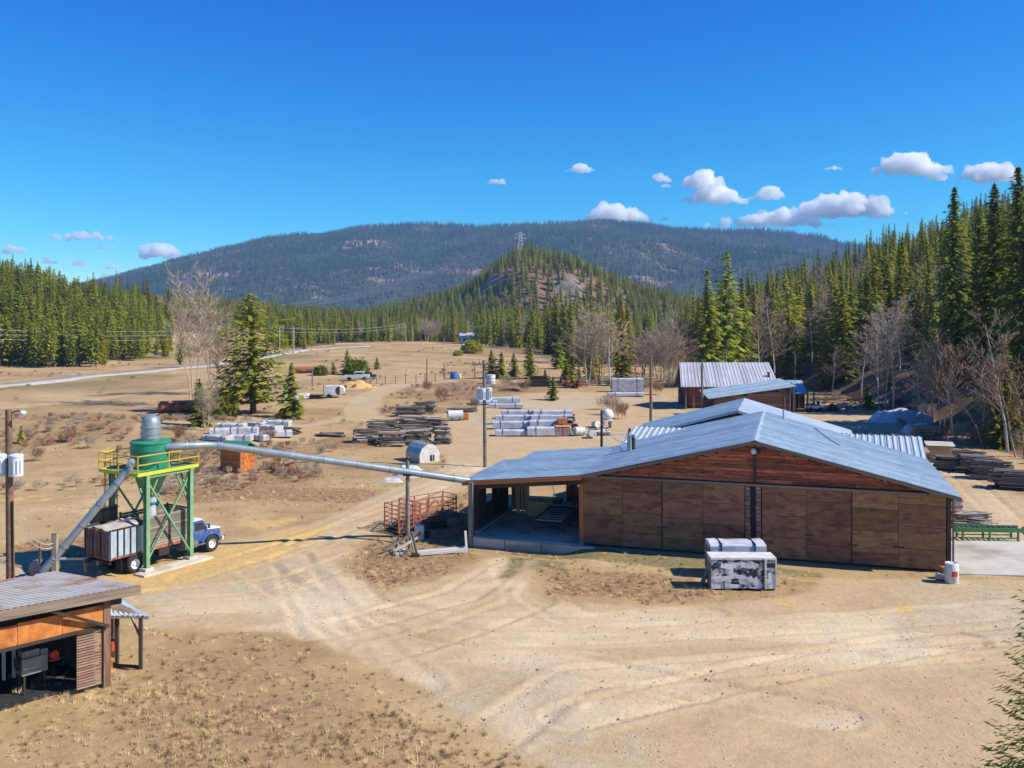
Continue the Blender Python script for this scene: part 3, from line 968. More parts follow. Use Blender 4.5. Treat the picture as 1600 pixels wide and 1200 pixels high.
# ---- trees one can single out
def key_tree(kind, name, label, cat, px, top, y, sx=1.0, group=None, rz=None):
    p, h = top_h(px, top, y)
    return tree(kind, name, label, cat, p.x, p.y, h, group, sx, rz=rz)


key_tree('big0', 'fir_tree', 'tallest lone conifer with pointed top standing on the right hillside edge', 'conifer', 1490, 290, 128, 1.05)
key_tree('big1', 'fir_tree', 'dark tall conifer right of the lone pointed fir, at the bank', 'conifer', 1556, 282, 112, 1.15)
key_tree('big0', 'fir_tree', 'tallest conifer of all, cut by the right edge of the photo', 'conifer', 1592, 256, 106, 1.15)
key_tree('big1', 'fir_tree', 'lower dark conifer in front of the tall firs at the right edge', 'conifer', 1600, 345, 98, 1.1)
key_tree('big1', 'fir_tree', 'broad conifer between the two tallest right hillside firs', 'conifer', 1530, 330, 128, 1.1)
key_tree('spruce0', 'spruce_tree', 'green conifer low on the bank above the dark lumber stacks', 'conifer', 1568, 520, 95, 1.3)
key_tree('spruce2', 'spruce_tree', 'tall dark spruce with pointed top behind the red barn', 'conifer', 1131, 392, 178, 1.35)
key_tree('spruce0', 'spruce_tree', 'slightly shorter dark spruce left of the tall spruce behind the red barn', 'conifer', 1104, 420, 175, 1.35)
key_tree('spruce3', 'spruce_tree', 'leaning green spruce right of the tall spruce behind the red barn', 'conifer', 1160, 432, 185, 1.3)
key_tree('snag', 'dead_tree', 'thin dead snag rising above the spruces, left of the two snags', 'dead tree', 1139, 360, 196, .9)
key_tree('snag', 'dead_tree', 'thin dead snag rising above the spruces, right of the two snags', 'dead tree', 1160, 374, 200, .9)
key_tree('gold', 'cedar_tree', 'golden green conifer behind the bare birch clump, left of two', 'conifer', 925, 462, 196, 1.1)
key_tree('gold', 'cedar_tree', 'golden green conifer right of the bare birch clump, with browned tip', 'conifer', 972, 468, 188, 1.25)
key_tree('spruce1', 'spruce_tree', 'dark green conifer at the left foot of the bare birch clump', 'conifer', 893, 520, 190, 1.3)
for k, (px, tp, y_, kd) in enumerate([(918, 492, 176, 'birch1'), (936, 486, 180, 'bare0'), (955, 500, 174, 'birch0')]):
    key_tree(kd, 'birch_tree', ['bare pale birch on the left of the clump beside the silver wrapped stack', 'tallest bare birch in the middle of the clump beside the silver wrapped stack', 'bare birch on the right of the clump by the silver wrapped stack'][k], 'bare tree', px, tp, y_, 1.25, 'bare birches beside the meadow')
key_tree('bare0', 'cottonwood_tree', 'tall bare cottonwood left of the round pine', 'bare tree', 302, 436, 142, .72)
key_tree('bare1', 'cottonwood_tree', 'shorter bare multi stemmed tree behind the tall cottonwood', 'bare tree', 335, 470, 158, .8)
key_tree('roundpine', 'pine_tree', 'big round crowned pine in the left middle of the valley', 'conifer', 396, 458, 128, 1.3)
key_tree('young0', 'young_spruce', 'small dark spruce at the right foot of the big round pine', 'conifer', 455, 566, 124, 1.2)
key_tree('brushtree0', 'scrub_tree', 'brown leafless scrub left under the big round pine', 'bare tree', 360, 540, 133, 1.0)
key_tree('bush0', 'green_shrub', 'green leafy shrub under the left side of the big round pine', 'shrub', 350, 597, 124, .7)
key_tree('young1', 'young_pine', 'thin green sapling mixed with bare twigs behind the dust collector', 'conifer', 312, 592, 104, 1.3)
key_tree('bare1', 'thin_tree', 'thin bare sapling behind the dust collector, beside the white tarp pile', 'bare tree', 322, 598, 101, .9)
for (px, tp, base, kd, lab) in [(500, 568, 587, 'bush0', 'yellow green shrub right of the red tank in the field'), (521, 565, 585, 'young2', 'small grey green sapling between the two field shrubs'),
                                (543, 545, 585, 'young0', 'tall young conifer in the field behind the white pickup'), (557, 556, 585, 'bush0', 'green shrub touching the tall young field conifer'),
                                (589, 557, 577, 'young2', 'lone small conifer on the open field slope'), (715, 545, 556, 'bush0', 'wide green bush below the white farm house'), (738, 527, 552, 'bush0', 'big green bush beside the white farm house'),
                                (768, 545, 592, 'young0', 'grey green young conifer behind the transformer pole'), (783, 550, 590, 'young1', 'bright young conifer just right of the transformer pole'),
                                (803, 550, 588, 'young0', 'young conifer between the bright sapling and the tallest young one'), (828, 508, 592, 'spruce0', 'tallest young conifer on the meadow edge'),
                                (873, 528, 576, 'young0', 'young conifer standing on the tan meadow'), (852, 535, 547, 'young2', 'tiny conifer high on the tan meadow'), (884, 560, 598, 'young0', 'dark young conifer left of the birch clump foot'),
                                (864, 588, 625, 'young0', 'small bright conifer in front of the dark board pile'), (852, 577, 600, 'young1', 'reddish brown young conifer on the meadow edge'),
                                (1355, 600, 640, 'young0', 'small green conifer by the stumps right of the small buildings'), (894, 575, 606, 'young2', 'dark small conifer by the red machine'),
                                (905, 565, 604, 'spruce1', 'dark conifer against the birch trunks'), (33, 664, 692, 'young1', 'small green sapling beside the left utility pole')]:
    p = at(px, base)
    h = pz(tp, p.y) - p.z
    tree(kd, 'shrub' if kd[:4] == 'bush' else 'young_conifer', lab, 'shrub' if kd[:4] == 'bush' else 'conifer', p.x, p.y, h, None, 1.35 if kd[0] == 'y' else 1.2)
# the young spruce close to the camera, low on the right
PR['close'] = (trunk_mesh(9.2, .12, M['bark'], 3), conifer_mesh(170, 9.2, 1.9, .4, 66, 14, 17, .21, lambda t: (1 - t) ** .62, -.3, .0, 'needles_dark', (.10, .19)), 9.2)
_p = at_y(1650, 19.5)
tree('close', 'young_spruce', 'dark young spruce close to the camera in the lower right corner', 'conifer', _p.x, _p.y, pz(838, 19.5) - _p.z)


for k, (px, y_, top, kd, sx_, lab) in enumerate([
        (1378, 133, 478, 'birch1', 1.0, 'twin stemmed pale birch above the large white tarp'), (1395, 128, 520, 'birch0', 1.0, 'single pale birch just right of the twin stemmed birch'),
        (1345, 142, 520, 'birch2', 1.1, 'pale birch left of the twin stemmed birch, by the small green conifer'), (1480, 104, 520, 'brushtree0', .95, 'widest reddish bare tree at the foot of the lone pointed fir'),
        (1452, 112, 545, 'brushtree1', 1.1, 'brown scrubby bare tree above the small white tarp'),
        (1575, 92, 500, 'birch0', 1.0, 'leaning pale birch over the nearest dark lumber stack'), (1600, 88, 560, 'brushtree0', 1.1, 'reddish bare tree cut by the right photo edge'),
        (1300, 158, 545, 'birch0', 1.1, 'pale birch behind the white buggy'), 
        (1190, 176, 500, 'birch0', 1.1, 'bare birch rising behind the red barn roof, left of two'), (1210, 180, 478, 'birch2', 1.1, 'bare birch rising behind the red barn roof, right of two'),
        (1030, 196, 505, 'birch1', 1.3, 'bare birch in the thicket left of the red barn, left of three'), (1048, 190, 498, 'bare0', 1.0, 'bare tree in the thicket left of the red barn, middle of three'), (1066, 186, 520, 'birch0', 1.3, 'bare birch in the thicket left of the red barn, right of three'),
        (1545, 97, 560, 'brushtree1', 1.2, 'brown brushy bare tree above the third dark lumber stack')]):
    key_tree(kd, 'birch_tree' if kd[:3] == 'bir' else 'bare_tree', lab, 'bare tree', px, top, y_, sx_)


# ---- forests
def jitter(x0, x1, y0, y1, sp, seed):
    r = np.random.RandomState(seed)
    gx, gy = np.meshgrid(np.arange(x0, x1, sp), np.arange(y0, y1, sp))
    x = gx + r.uniform(-.48, .48, gx.shape) * sp
    y = gy + r.uniform(-.48, .48, gx.shape) * sp
    return x.ravel(), y.ravel(), r


FOREST = {}          # proto -> rows (x, y, z, scale, rot)


def far_tree(kind, x, y, z, s, rz):
    FOREST.setdefault(kind, []).append((x, y, z, s, rz))


def px_of(x, y): return 800 + FP * x / y


cand = []
# right hillside
x, y, r = jitter(30, 330, 84, 455, 5.3, 3)
pxx = px_of(x, y)
edge = toe(y) + np.interp(y, [84, 120, 150, 175], [4, 5, 3, 1])
ok = (x > edge) & (pxx < 1720) & ~((y < 108) & (pxx > 1600)) & (pxx > 985)
ok &= ~((pxx > 1245) & (pxx < 1352) & (y > 352) & (y < 420) & (r.rand(len(x)) < .9))
ok &= ~((y > 100) & (y < 121) & (x < toe(y) + 34) & (r.rand(len(x)) < .85))
ok &= ~((y < 150) & (r.rand(len(x)) < .22))
ok &= ~((pxx > 1630) & (y < 190) & (r.rand(len(x)) < .85))
ok &= ~((pxx < 1075) & (y < 262) & (r.rand(len(x)) < .8))
for a, c_, p_, u_ in zip(x[ok], y[ok], pxx[ok], r.rand(ok.sum())):
    dpt = a - float(toe(c_))
    if u_ < .56: kind, h = 'spruce%d' % rnd.randrange(4), rnd.triangular(6, 22, 14)
    elif u_ < .72: kind, h = 'pine%d' % rnd.randrange(3), rnd.triangular(6, 18, 11)
    elif u_ < .79: kind, h = 'gold', U(7, 15)
    else: kind, h = ('birch%d' % rnd.randrange(3), U(8, 14)) if dpt < 70 or u_ > .9 else ('spruce1', U(10, 18))
    if dpt < 9 and c_ < 165:
        kind, h = (('birch%d' % rnd.randrange(3), U(9, 14)), ('brushtree%d' % rnd.randrange(2), U(4, 7)), ('spruce%d' % rnd.randrange(4), U(8, 15)))[rnd.choice((0, 1, 2, 2, 2))]
    if p_ > 1440 and c_ < 200: h *= 1.12
    cand.append(('right', kind, a, c_, h))
# belt across the valley
x, y, r = jitter(-140, 150, 170, 720, 6.8, 4)
pxx = px_of(x, y)
ok = (pxx > 418) & (pxx < 1130) & (y > belt_y(pxx) + 2) & ~((pxx > 985) & (y < 455)) & (x < toe(y) + 4)
thin = ((pxx > 640) & (pxx < 700) & (y < 470))
for a, c_, p_, u_ in zip(x[ok], y[ok], pxx[ok], r.rand(ok.sum())):
    if 652 < p_ < 698 and c_ < 462: kind, h = 'bare%d' % rnd.randrange(2), U(11, 14)
    elif u_ < .62: kind, h = 'spruce%d' % rnd.randrange(4), rnd.triangular(7, 23, 15)
    elif u_ < .88: kind, h = 'pine%d' % rnd.randrange(3), rnd.triangular(7, 17, 13)
    else: kind, h = 'birch%d' % rnd.randrange(3), U(9, 13)
    h *= float(np.interp(p_, [420, 700, 800, 900], [.85, .8, 1.0, 1.0]))
    cand.append(('belt', kind, a, c_, h))
# left hill
x, y, r = jitter(-330, -100, 232, 430, 5.0, 5)
pxx = px_of(x, y)
front = np.interp(pxx, [-150, 0, 160, 175, 240, 270], [236, 238, 238, 262, 268, 290])
ok = (pxx > -130) & (pxx < 268) & (y > front)
for a, c_, p_, u_ in zip(x[ok], y[ok], pxx[ok], r.rand(ok.sum())):
    kind, h = ('pine%d' % rnd.randrange(3), rnd.triangular(6, 16, 12)) if u_ < .70 else ('spruce%d' % rnd.randrange(4), rnd.triangular(8, 19, 12)) if u_ < .93 else ('gold', U(8, 12))
    h *= float(np.interp(p_, [0, 200, 268], [1.0, .9, .75]))
    cand.append(('left', kind, a, c_, h))
# scattered scrub between pine and belt
for px, base, h, kd in [(282, 575, 9, 'pine0'), (345, 560, 8, 'brushtree1'), (370, 552, 9, 'spruce1'), (428, 540, 10, 'pine1'), (445, 532, 11, 'spruce0'), (472, 528, 13, 'spruce2'), (380, 540, 9, 'pine2'), (355, 545, 8, 'pine1')]:
    p = at(px, base)
    cand.append(('belt', kd, p.x, p.y, h))
for k in range(26):
    px, base = U(1000, 1075), U(566, 600)
    p = at(px, base)
    cand.append(('right', rnd.choice(['birch0', 'birch2', 'brushtree0', 'brushtree1', 'birch1']), p.x, p.y, U(5, 10)))

LABEL = {('right', 'c'): ('green conifer in the dense forest on the right hillside', 'conifers of the right hillside forest'),
         ('belt', 'c'): ('', 'conifers of the forest belt across the valley'), ('left', 'c'): ('', 'conifers of the left hill'),
         ('right', 'b'): ('', 'bare trees of the right hillside'), ('belt', 'b'): ('', 'bare trees of the forest belt')}


def forest_label(zone, kind, x_, y_, h):
    p_ = px_of(x_, y_)
    look = ('tall ' if h > 15.5 else 'short ' if h < 11.5 else 'mid sized ') + {'spr': 'green spruce', 'pin': 'yellow green pine', 'gol': 'golden conifer', 'bir': 'bare pale birch', 'bru': 'brown leafless scrub tree', 'bar': 'bare grey brown tree'}[kind[:3]]
    if zone == 'left':
        return look + (' at the left photo edge of the wooded left hill' if p_ < 60 else ' above the pale road pole on the wooded left hill' if p_ < 175 else ' at the right end of the wooded left hill')
    if zone == 'belt':
        return look + (' in the far forest belt left of the grey bare grove' if p_ < 650 else ' in the far forest belt behind the white farm house' if p_ < 770 else ' in the far forest belt beyond the meadow conifers' if p_ < 900 else ' in the far forest belt behind the birch clump')
    near_ = 'at the forest front ' if x_ - float(toe(y_)) < 12 else 'upslope in the forest '
    return look + ' ' + near_ + ('behind the red barn' if p_ < 1225 else 'behind the white buggy' if p_ < 1345 else 'above the white tarp' if p_ < 1460 else 'above the dark lumber stacks' if p_ < 1570 else 'at the right photo edge')


cand.sort(key=lambda c: c[3] / c[4] * (1.0 if c[0] == 'right' else .8))
quota = {'c': 262, 'b': 120}
zone_q = {('right', 'c'): 120, ('belt', 'c'): 72, ('left', 'c'): 70, ('right', 'b'): 84, ('belt', 'b'): 22}
for zone, kind, x_, y_, h in cand:
    kc = 'b' if kind[0] == 'b' else 'c'
    key = (zone, kc)
    in_frame = -40 < px_of(x_, y_) < 1640
    if zone_q.get(key, 0) > 0 and in_frame:
        zone_q[key] -= 1
        grp = LABEL[key][1]
        lab = forest_label(zone, kind, x_, y_, h)
        nm = {'spr': 'spruce_tree', 'pin': 'pine_tree', 'gol': 'cedar_tree', 'bir': 'birch_tree', 'bru': 'scrub_tree', 'bar': 'bare_tree'}[kind[:3]]
        tree(kind, nm, lab, 'bare tree' if kc == 'b' else 'conifer', x_, y_, h, grp, U(.95, 1.55))
    else:
        far_tree(kind, x_, y_, hz(x_, y_) - .1, h / PR[kind][2], U(0, 6.28))
# trees on the plain beyond the belt and behind the left hill
x, y, r = jitter(-560, 120, 430, 1350, 12.5, 16)
pxx = px_of(x, y)
ok = (pxx > 60) & (pxx < 700) & ((y > 720) | (pxx < 425)) & (hgt(x, y) < 20)
for a, c_ in zip(x[ok], y[ok]):
    far_tree(rnd.choice(('spruce0', 'spruce2', 'spruce3', 'pine0', 'pine2')), a, c_, hz(a, c_) - .2, U(9, 17) / 16, U(0, 6.28))
# knoll
x, y, r = jitter(-200, 260, 690, 1010, 7.2, 6)
pxx = px_of(x, y)
kz = (HR - np.interp(pxx, KN_P, KN_R))
rk = np.exp(-((pxx - 768) / 30) ** 2 - ((y - 835) / 26) ** 2) + np.exp(-((pxx - 892) / 28) ** 2 - ((y - 805) / 22) ** 2) + 1.2 * np.exp(-((pxx - 806) / 16) ** 2 - ((y - 890) / 30) ** 2)
ok = (kz > 3) & (r.rand(len(x)) > rk * .9) & (pxx < 1180)
for a, c_ in zip(x[ok], y[ok]):
    far_tree(rnd.choice(('spruce0', 'spruce2', 'spruce3', 'pine0', 'pine2', 'pine0')), a, c_, hz(a, c_) - .3, U(8, 16) / 16, U(0, 6.28))
# mountain
r = np.random.RandomState(8)
n = 34000
p_ = r.uniform(60, 1420, n)
y_ = 2300 + 1720 * np.sqrt(r.uniform(0.0, 1, n))
x_ = (p_ - 800) * y_ / FP
keep = fbm(x_ / 130, y_ / 160, 4, 33) < .30 + .25 * r.rand(n)
z_ = mount(p_, y_)
for a, c_, d_ in zip(x_[keep], y_[keep], z_[keep]):
    far_tree('far%d' % rnd.randrange(3), a, c_, d_ - 1, U(14, 25) / 15, U(0, 6.28))


def scatter(name, rows_by_obj, kind="stuff", label=None, cat=None):
    """one object: points carrying size and turn, an instance of a tree crown on each"""
    objs = list(rows_by_obj)
    allr, pid = [], []
    for k, o in enumerate(objs):
        allr += rows_by_obj[o]
        pid += [k] * len(rows_by_obj[o])
    A = np.array(allr, dtype=np.float32)
    me = bpy.data.meshes.new(name)
    me.vertices.add(len(A))
    me.vertices.foreach_set("co", A[:, :3].ravel())
    for nm, ty, data in (("sc", 'FLOAT', A[:, 3]), ("rz", 'FLOAT', A[:, 4]), ("pid", 'INT', np.array(pid, dtype=np.int32))):
        at_ = me.attributes.new(nm, ty, 'POINT')
        at_.data.foreach_set("value", data)
    o = link(name, me)
    ng = bpy.data.node_groups.new(name, 'GeometryNodeTree')
    ng.interface.new_socket("Geometry", in_out='INPUT', socket_type='NodeSocketGeometry')
    ng.interface.new_socket("Geometry", in_out='OUTPUT', socket_type='NodeSocketGeometry')
    N, L = ng.nodes, ng.links
    gi, go = N.new("NodeGroupInput"), N.new("NodeGroupOutput")
    jn = N.new("GeometryNodeJoinGeometry")

    def attr(nm, ty):
        a = N.new("GeometryNodeInputNamedAttribute"); a.data_type = ty
        a.inputs["Name"].default_value = nm
        return a.outputs["Attribute"]
    sc, rz_, pd = attr("sc", 'FLOAT'), attr("rz", 'FLOAT'), attr("pid", 'INT')
    cmb = N.new("ShaderNodeCombineXYZ"); L.new(rz_, cmb.inputs["Z"])
    e2r = N.new("FunctionNodeEulerToRotation"); L.new(cmb.outputs[0], e2r.inputs[0])
    for k, src in enumerate(objs):
        oi = N.new("GeometryNodeObjectInfo"); oi.inputs["Object"].default_value = src
        oi.inputs["As Instance"].default_value = True
        cp = N.new("FunctionNodeCompare"); cp.data_type = 'INT'; cp.operation = 'EQUAL'
        L.new(pd, cp.inputs[2]); cp.inputs[3].default_value = k
        ip = N.new("GeometryNodeInstanceOnPoints")
        L.new(gi.outputs[0], ip.inputs["Points"]); L.new(cp.outputs[0], ip.inputs["Selection"])
        L.new(oi.outputs["Geometry"], ip.inputs["Instance"]); L.new(e2r.outputs[0], ip.inputs["Rotation"]); L.new(sc, ip.inputs["Scale"])
        L.new(ip.outputs[0], jn.inputs[0])
    L.new(jn.outputs[0], go.inputs[0])
    md = o.modifiers.new("scatter", 'NODES')
    md.node_group = ng
    return setp(o, label, cat, None, kind)


def crown_of(kind):
    cm = PR[kind][1]
    for o in bpy.data.objects:
        if o.data == cm: return o
    if kind.startswith('far'):
        # a lone far tree on the knoll's shoulder carries the shape the forest repeats
        k = int(kind[3:])
        p = at_y(1012 + 26 * k, 742 + 9 * k)
        tree(kind, 'spruce_tree', ('leftmost', 'middle', 'rightmost')[k] + ' of three small far conifers on the right shoulder of the rocky knoll', 'conifer', p.x, p.y, 13, 'conifers on the knoll shoulder')
    else:
        p = at_y(1180, 330 + len(kind))
        tree(kind, 'spruce_tree', LABEL[('right', 'c')][0], 'conifer', p.x, p.y, 13, LABEL[('right', 'c')][1])
    return [o for o in bpy.data.objects if o.data == cm][0]


_reg, _mtn = {}, {}
for kind, rws in FOREST.items():
    o = crown_of(kind)
    _reg[o] = [q for q in rws if q[1] < 1500]
    _mtn[o] = [q for q in rws if q[1] >= 1500]
scatter("forest", {o: q for o, q in _reg.items() if q}, label="dense forest filling the hillsides and the knoll behind the nearer trees")
scatter("mountain_forest", {o: q for o, q in _mtn.items() if q}, label="conifer forest covering the long blue mountain")

# dry grass tufts over the rough patches
tb = []
r = random.Random(4)
for k in range(26):
    a, q = r.uniform(0, 6.28), r.uniform(0, .16)
    px_, py_ = math.cos(a) * q, math.sin(a) * q
    d_ = r.uniform(-.9, .9), r.uniform(-.9, .9)
    h_, w_ = r.uniform(.1, .3), .013
    tb += [(px_ - w_, py_, 0), (px_ + w_, py_, 0), (px_ + d_[0] * h_ * .7, py_ + d_[1] * h_ * .7, h_)]
tuft = tri_mesh("dry_grass_tuft", tb, [.5] * (len(tb) // 3), M['dry'])
seed_tuft = thing("grass_tuft", "pale dry grass tuft at the left edge of the yard gravel", "grass", at(560, 905))
tuft_o = link("blades", tuft, seed_tuft)
r = np.random.RandomState(12)
n = 110000
px_, rw = r.uniform(-60, 1700, n), 1250 - (1250 - 640) * np.power(r.rand(n), .8)
gx, gy = (px_ - 800) * CH / (rw - HR), FP * CH / (rw - HR)


def sample(A_, x, y):
    """mask value at points by looking it up on the ground grid"""
    ri = np.clip(np.searchsorted(ys, y), 1, len(ys) - 1)
    ci = np.clip(np.round((x / np.maximum(70, 1.15 * y) + 1) / 2 * (len(cs) - 1)).astype(int), 0, len(cs) - 1)
    return A_[ri, ci]


dm, bmk, du = sample(dirt, gx, gy), sample(brush, gx, gy), sample(dust, gx, gy)
gu, gv = barn_uv(gx, gy)
ok = (dm < .35 + .3 * (r.rand(n) - .5)) & (r.rand(n) < (.10 + .6 * bmk) * (.25 + 2.2 * np.clip(fbm(gx / 1.8, gy / 1.8, 3, 91) + .12, 0, 1))) & (du < .5) & ~((gu > -7.6) & (gu < 21) & (gv > -1) & (gv < 26))
gz = hgt(gx, gy)
scatter("dry_grass", {tuft_o: [(a, c_, d_, s_, q_) for a, c_, d_, s_, q_ in zip(gx[ok], gy[ok], gz[ok] - .02, r.uniform(.25, .85, ok.sum()) * (1 + .5 * (r.rand(ok.sum()) < .06)), r.uniform(0, 6.28, ok.sum()))]}, label="short dry grass over the rough ground beside the yard")
# leafless brush, a few separate bushes of it
for k, (px, rw, h) in enumerate([(690, 628, 2.4), (712, 618, 2.2), (742, 640, 1.8), (960, 648, 2.8), (972, 655, 2.4), (945, 640, 2.2), (668, 612, 2.0), (640, 622, 2.0), (820, 612, 2.2), (792, 605, 2.4), (280, 690, 1.8), (300, 700, 1.6), (110, 690, 1.6), (140, 700, 1.5), (60, 720, 1.4), (250, 740, 1.3), (420, 690, 1.5), (900, 606, 2), (925, 600, 2.2), (1010, 612, 2.4), (1030, 616, 2.2), (1046, 606, 2.6), (1400, 640, 2), (1430, 645, 2), (1340, 632, 2), (1308, 628, 1.8), (1470, 690, 1.8), (1500, 690, 2.2), (1560, 690, 2.2), (1585, 700, 2.0), (1530, 695, 2), (1450, 655, 2.2)]):
    p = at(px, rw)
    tree('bush1' if k % 2 == 0 else 'bush2', 'bare_bush', 'low leafless brown bush in the dry grass around the yard' if px < 1200 else 'low leafless brown bush at the foot of the right bank', 'shrub', p.x, p.y, h, 'leafless bushes around the yard' if px < 1200 else 'leafless bushes on the right bank')

# weeds: small leafless bushes strewn over the rough land, and pebbles and bark on the gravel
bush_o = [o for o in bpy.data.objects if o.data in (PR['bush1'][1], PR['bush2'][1])]
bo1 = [o for o in bush_o if o.data == PR['bush1'][1]][0]; bo2 = [o for o in bush_o if o.data == PR['bush2'][1]][0]
r = np.random.RandomState(21)
n = 9000
px_, rw = r.uniform(-80, 1700, n), 545 + (830 - 545) * np.power(r.rand(n), 1.2)
gx, gy = (px_ - 800) * CH / (rw - HR), FP * CH / (rw - HR)
dm, bmk = sample(dirt, gx, gy), sample(brush, gx, gy)
clus = fbm(gx / 18, gy / 18, 3, 61)
gu, gv = barn_uv(gx, gy)
ok = (dm < .3) & (clus + .5 * bmk + .25 * r.rand(n) > .33) & ~((gu > -8.6) & (gu < 22) & (gv > -2) & (gv < 31)) & (gx < toe(gy) + 6)
gz = hgt(gx, gy)
rowsw = [(a, c_, d_ - .03, s_, q_) for a, c_, d_, s_, q_ in zip(gx[ok], gy[ok], gz[ok], r.uniform(.14, .42, ok.sum()) * (1 + .0 * gx[ok]), r.uniform(0, 6.28, ok.sum()))]
scatter("dry_weeds", {bo1: rowsw[::3], bo2: rowsw[1::3] + rowsw[2::3]}, label="low brown weeds and dead stalks strewn over the rough land")
pb_ = MB(); pb_.lathe([(0, -.3), (.8, -.1), (1.0, .15), (.6, .5), (0, .6)], 6)
M['pebble'] = mk('yard_pebble', (.33, .26, .18), (.50, .41, .31), 3, .95, var=.4)
seed_p = setp(pb_.build("stone", M['pebble'], None, False, at(985, 1042)), "small pale stone on the open gravel in front of the barn", "stone"); seed_p.scale = (.07, .07, .06)
chip = MB(); chip.box((0, 0, .1), (2.2, .5, .25), .2)
M['chip'] = mk('bark_chip', (.28, .19, .11), (.50, .35, .20), 3, .95, var=.4)
seed_c = setp(chip.build("bark_piece", M['chip'], None, False, at(1030, 1012)), "small brown piece of bark on the open gravel in front of the barn", "bark"); seed_c.scale = (.08, .08, .08)
n = 26000
px_, rw = r.uniform(-60, 1700, n), 1240 - (1240 - 700) * np.power(r.rand(n), .75)
gx, gy = (px_ - 800) * CH / (rw - HR), FP * CH / (rw - HR)
gu, gv = barn_uv(gx, gy)
dm = sample(dirt, gx, gy)
ok = ~((gu > -8) & (gu < 21.5) & (gv > -.4) & (gv < 30)) & (dm > .3) & (fbm(gx / 4, gy / 4, 3, 71) + .3 * r.rand(n) > .1)
gz = hgt(gx, gy)
rw_ = [(a, c_, d_ - .003, s_, q_) for a, c_, d_, s_, q_ in zip(gx[ok], gy[ok], gz[ok], .013 + .045 * r.rand(ok.sum()) ** 4, r.uniform(0, 6.28, ok.sum()))]
scatter("gravel", {seed_p: rw_[::2] + rw_[1::4], seed_c: rw_[3::4]}, label="loose pebbles and bark bits on the packed yard")
# ------------------------------------------------------------------ the big barn
def ribbed(name, mat, parent, a, b_, c, d, ribs=4, hh=.035, lift=.0):
    hh = hh * 1.7
    """steel sheet: a-b along the ridge, d-c along the eave, ribs running down the slope"""
    a, b_, c, d = (Vector(p) for p in (a, b_, c, d))
    nrm = (b_ - a).cross(d - a).normalized()
    if nrm.z < 0: nrm = -nrm
    xs, hs_ = [0.0], [0.0]
    for k in range(ribs):
        t0 = (k + .5) / ribs
        w = .085 / max(.3, (b_ - a).length)
        for dx, h_ in ((-w, 0), (-w * .5, hh), (w * .5, hh), (w, 0)):
            xs.append(t0 + dx); hs_.append(h_)
    xs.append(1.0); hs_.append(0.0)
    m_ = MB()
    top = [a.lerp(b_, x_) + nrm * (h_ + lift) for x_, h_ in zip(xs, hs_)]
    bot = [d.lerp(c, x_) + nrm * (h_ + lift) for x_, h_ in zip(xs, hs_)]
    n = len(xs)
    m_.add(top + bot, [(i, i + 1, n + i + 1, n + i) for i in range(n - 1)])
    return m_.build(name, mat, parent, fix=False)


def sheets(parent, mat, a, b_, c, d, width=.95, ribs=3, gap=.012, slab_mat=None, slab=.1, nm="roof_sheet"):
    """a row of separate sheets over a deck slab"""
    a, b_, c, d = (Vector(p) for p in (a, b_, c, d))
    n = max(1, round((b_ - a).length / width))
    nrm = (b_ - a).cross(d - a).normalized()
    if nrm.z < 0: nrm = -nrm
    for k in range(n):
        t0, t1 = k / n, (k + 1) / n - .03 / max(1.0, (b_ - a).length)
        jit = rnd.uniform(0, .012)
        ribbed(nm, mat, parent, a.lerp(b_, t0), a.lerp(b_, t1) - (b_ - a).normalized() * gap * 0, d.lerp(c, t1), d.lerp(c, t0), ribs, .035, .012 + jit)
    m_ = MB()
    m_.prism([a, b_, c, d], -nrm * slab)
    m_.build("roof_deck", slab_mat or M['trim'], parent)


barn = thing("barn", "long low brown barn with blue grey steel roof, plywood sliding doors and open left bay", "barn", (*BARN, 0), BA)
RZ, EZ, SL = 6.74, 4.17, .243
# gable wall (dark sheathing behind the boards) and side walls
b = MB()
b.prism([(0, .1, 0), (20.16, .1, 0), (20.16, .1, 4.05), (10.08, .1, 6.5), (0, .1, 4.05)], (0, .12, 0))
b.build("wall", M['redwall'], barn)
b = MB()
b.box((20.1, 6.5, 2.0), (.12, 12.5, 4.0))
b.build("wall", M['redwall'], barn)
b = MB()
b.box((.06, 10.5, 2.0), (.12, 8.6, 4.0))
b.build("wall", M['redwall'], barn)
b = MB()
b.prism([(0, 15.6, 0), (20.1, 15.6, 0), (20.1, 15.6, 4.0), (10.08, 15.6, 6.45), (0, 15.6, 4.0)], (0, .12, 0))
b.build("wall", M['redwall'], barn)
# gable boards, one by one
z = 4.26
while z < 6.3:
    hgt_ = U(.17, .23)
    half = (6.50 - (z + hgt_)) / SL + .35
    half = min(half, 9.9)
    x0 = 10.08 - half
    x1 = 10.08 + half
    x_ = x0
    while x_ < x1 - .1:
        ln = min(U(1.4, 4.2), x1 - x_)
        if x1 - x_ - ln < .5: ln = x1 - x_
        ubox("plank", M['redplank'], barn, (x_ + ln / 2, .07 - U(.0, .03), z + hgt_ / 2), (ln - .015, .05, hgt_ - .012), (U(-.05, .05), U(-.006, .006), 0))
        x_ += ln
    z += hgt_
# the vertical batten strip in the middle of the gable
ubox("batten", M['darkwood'], barn, (10.05, .0, 5.35), (.16, .05, 2.0))
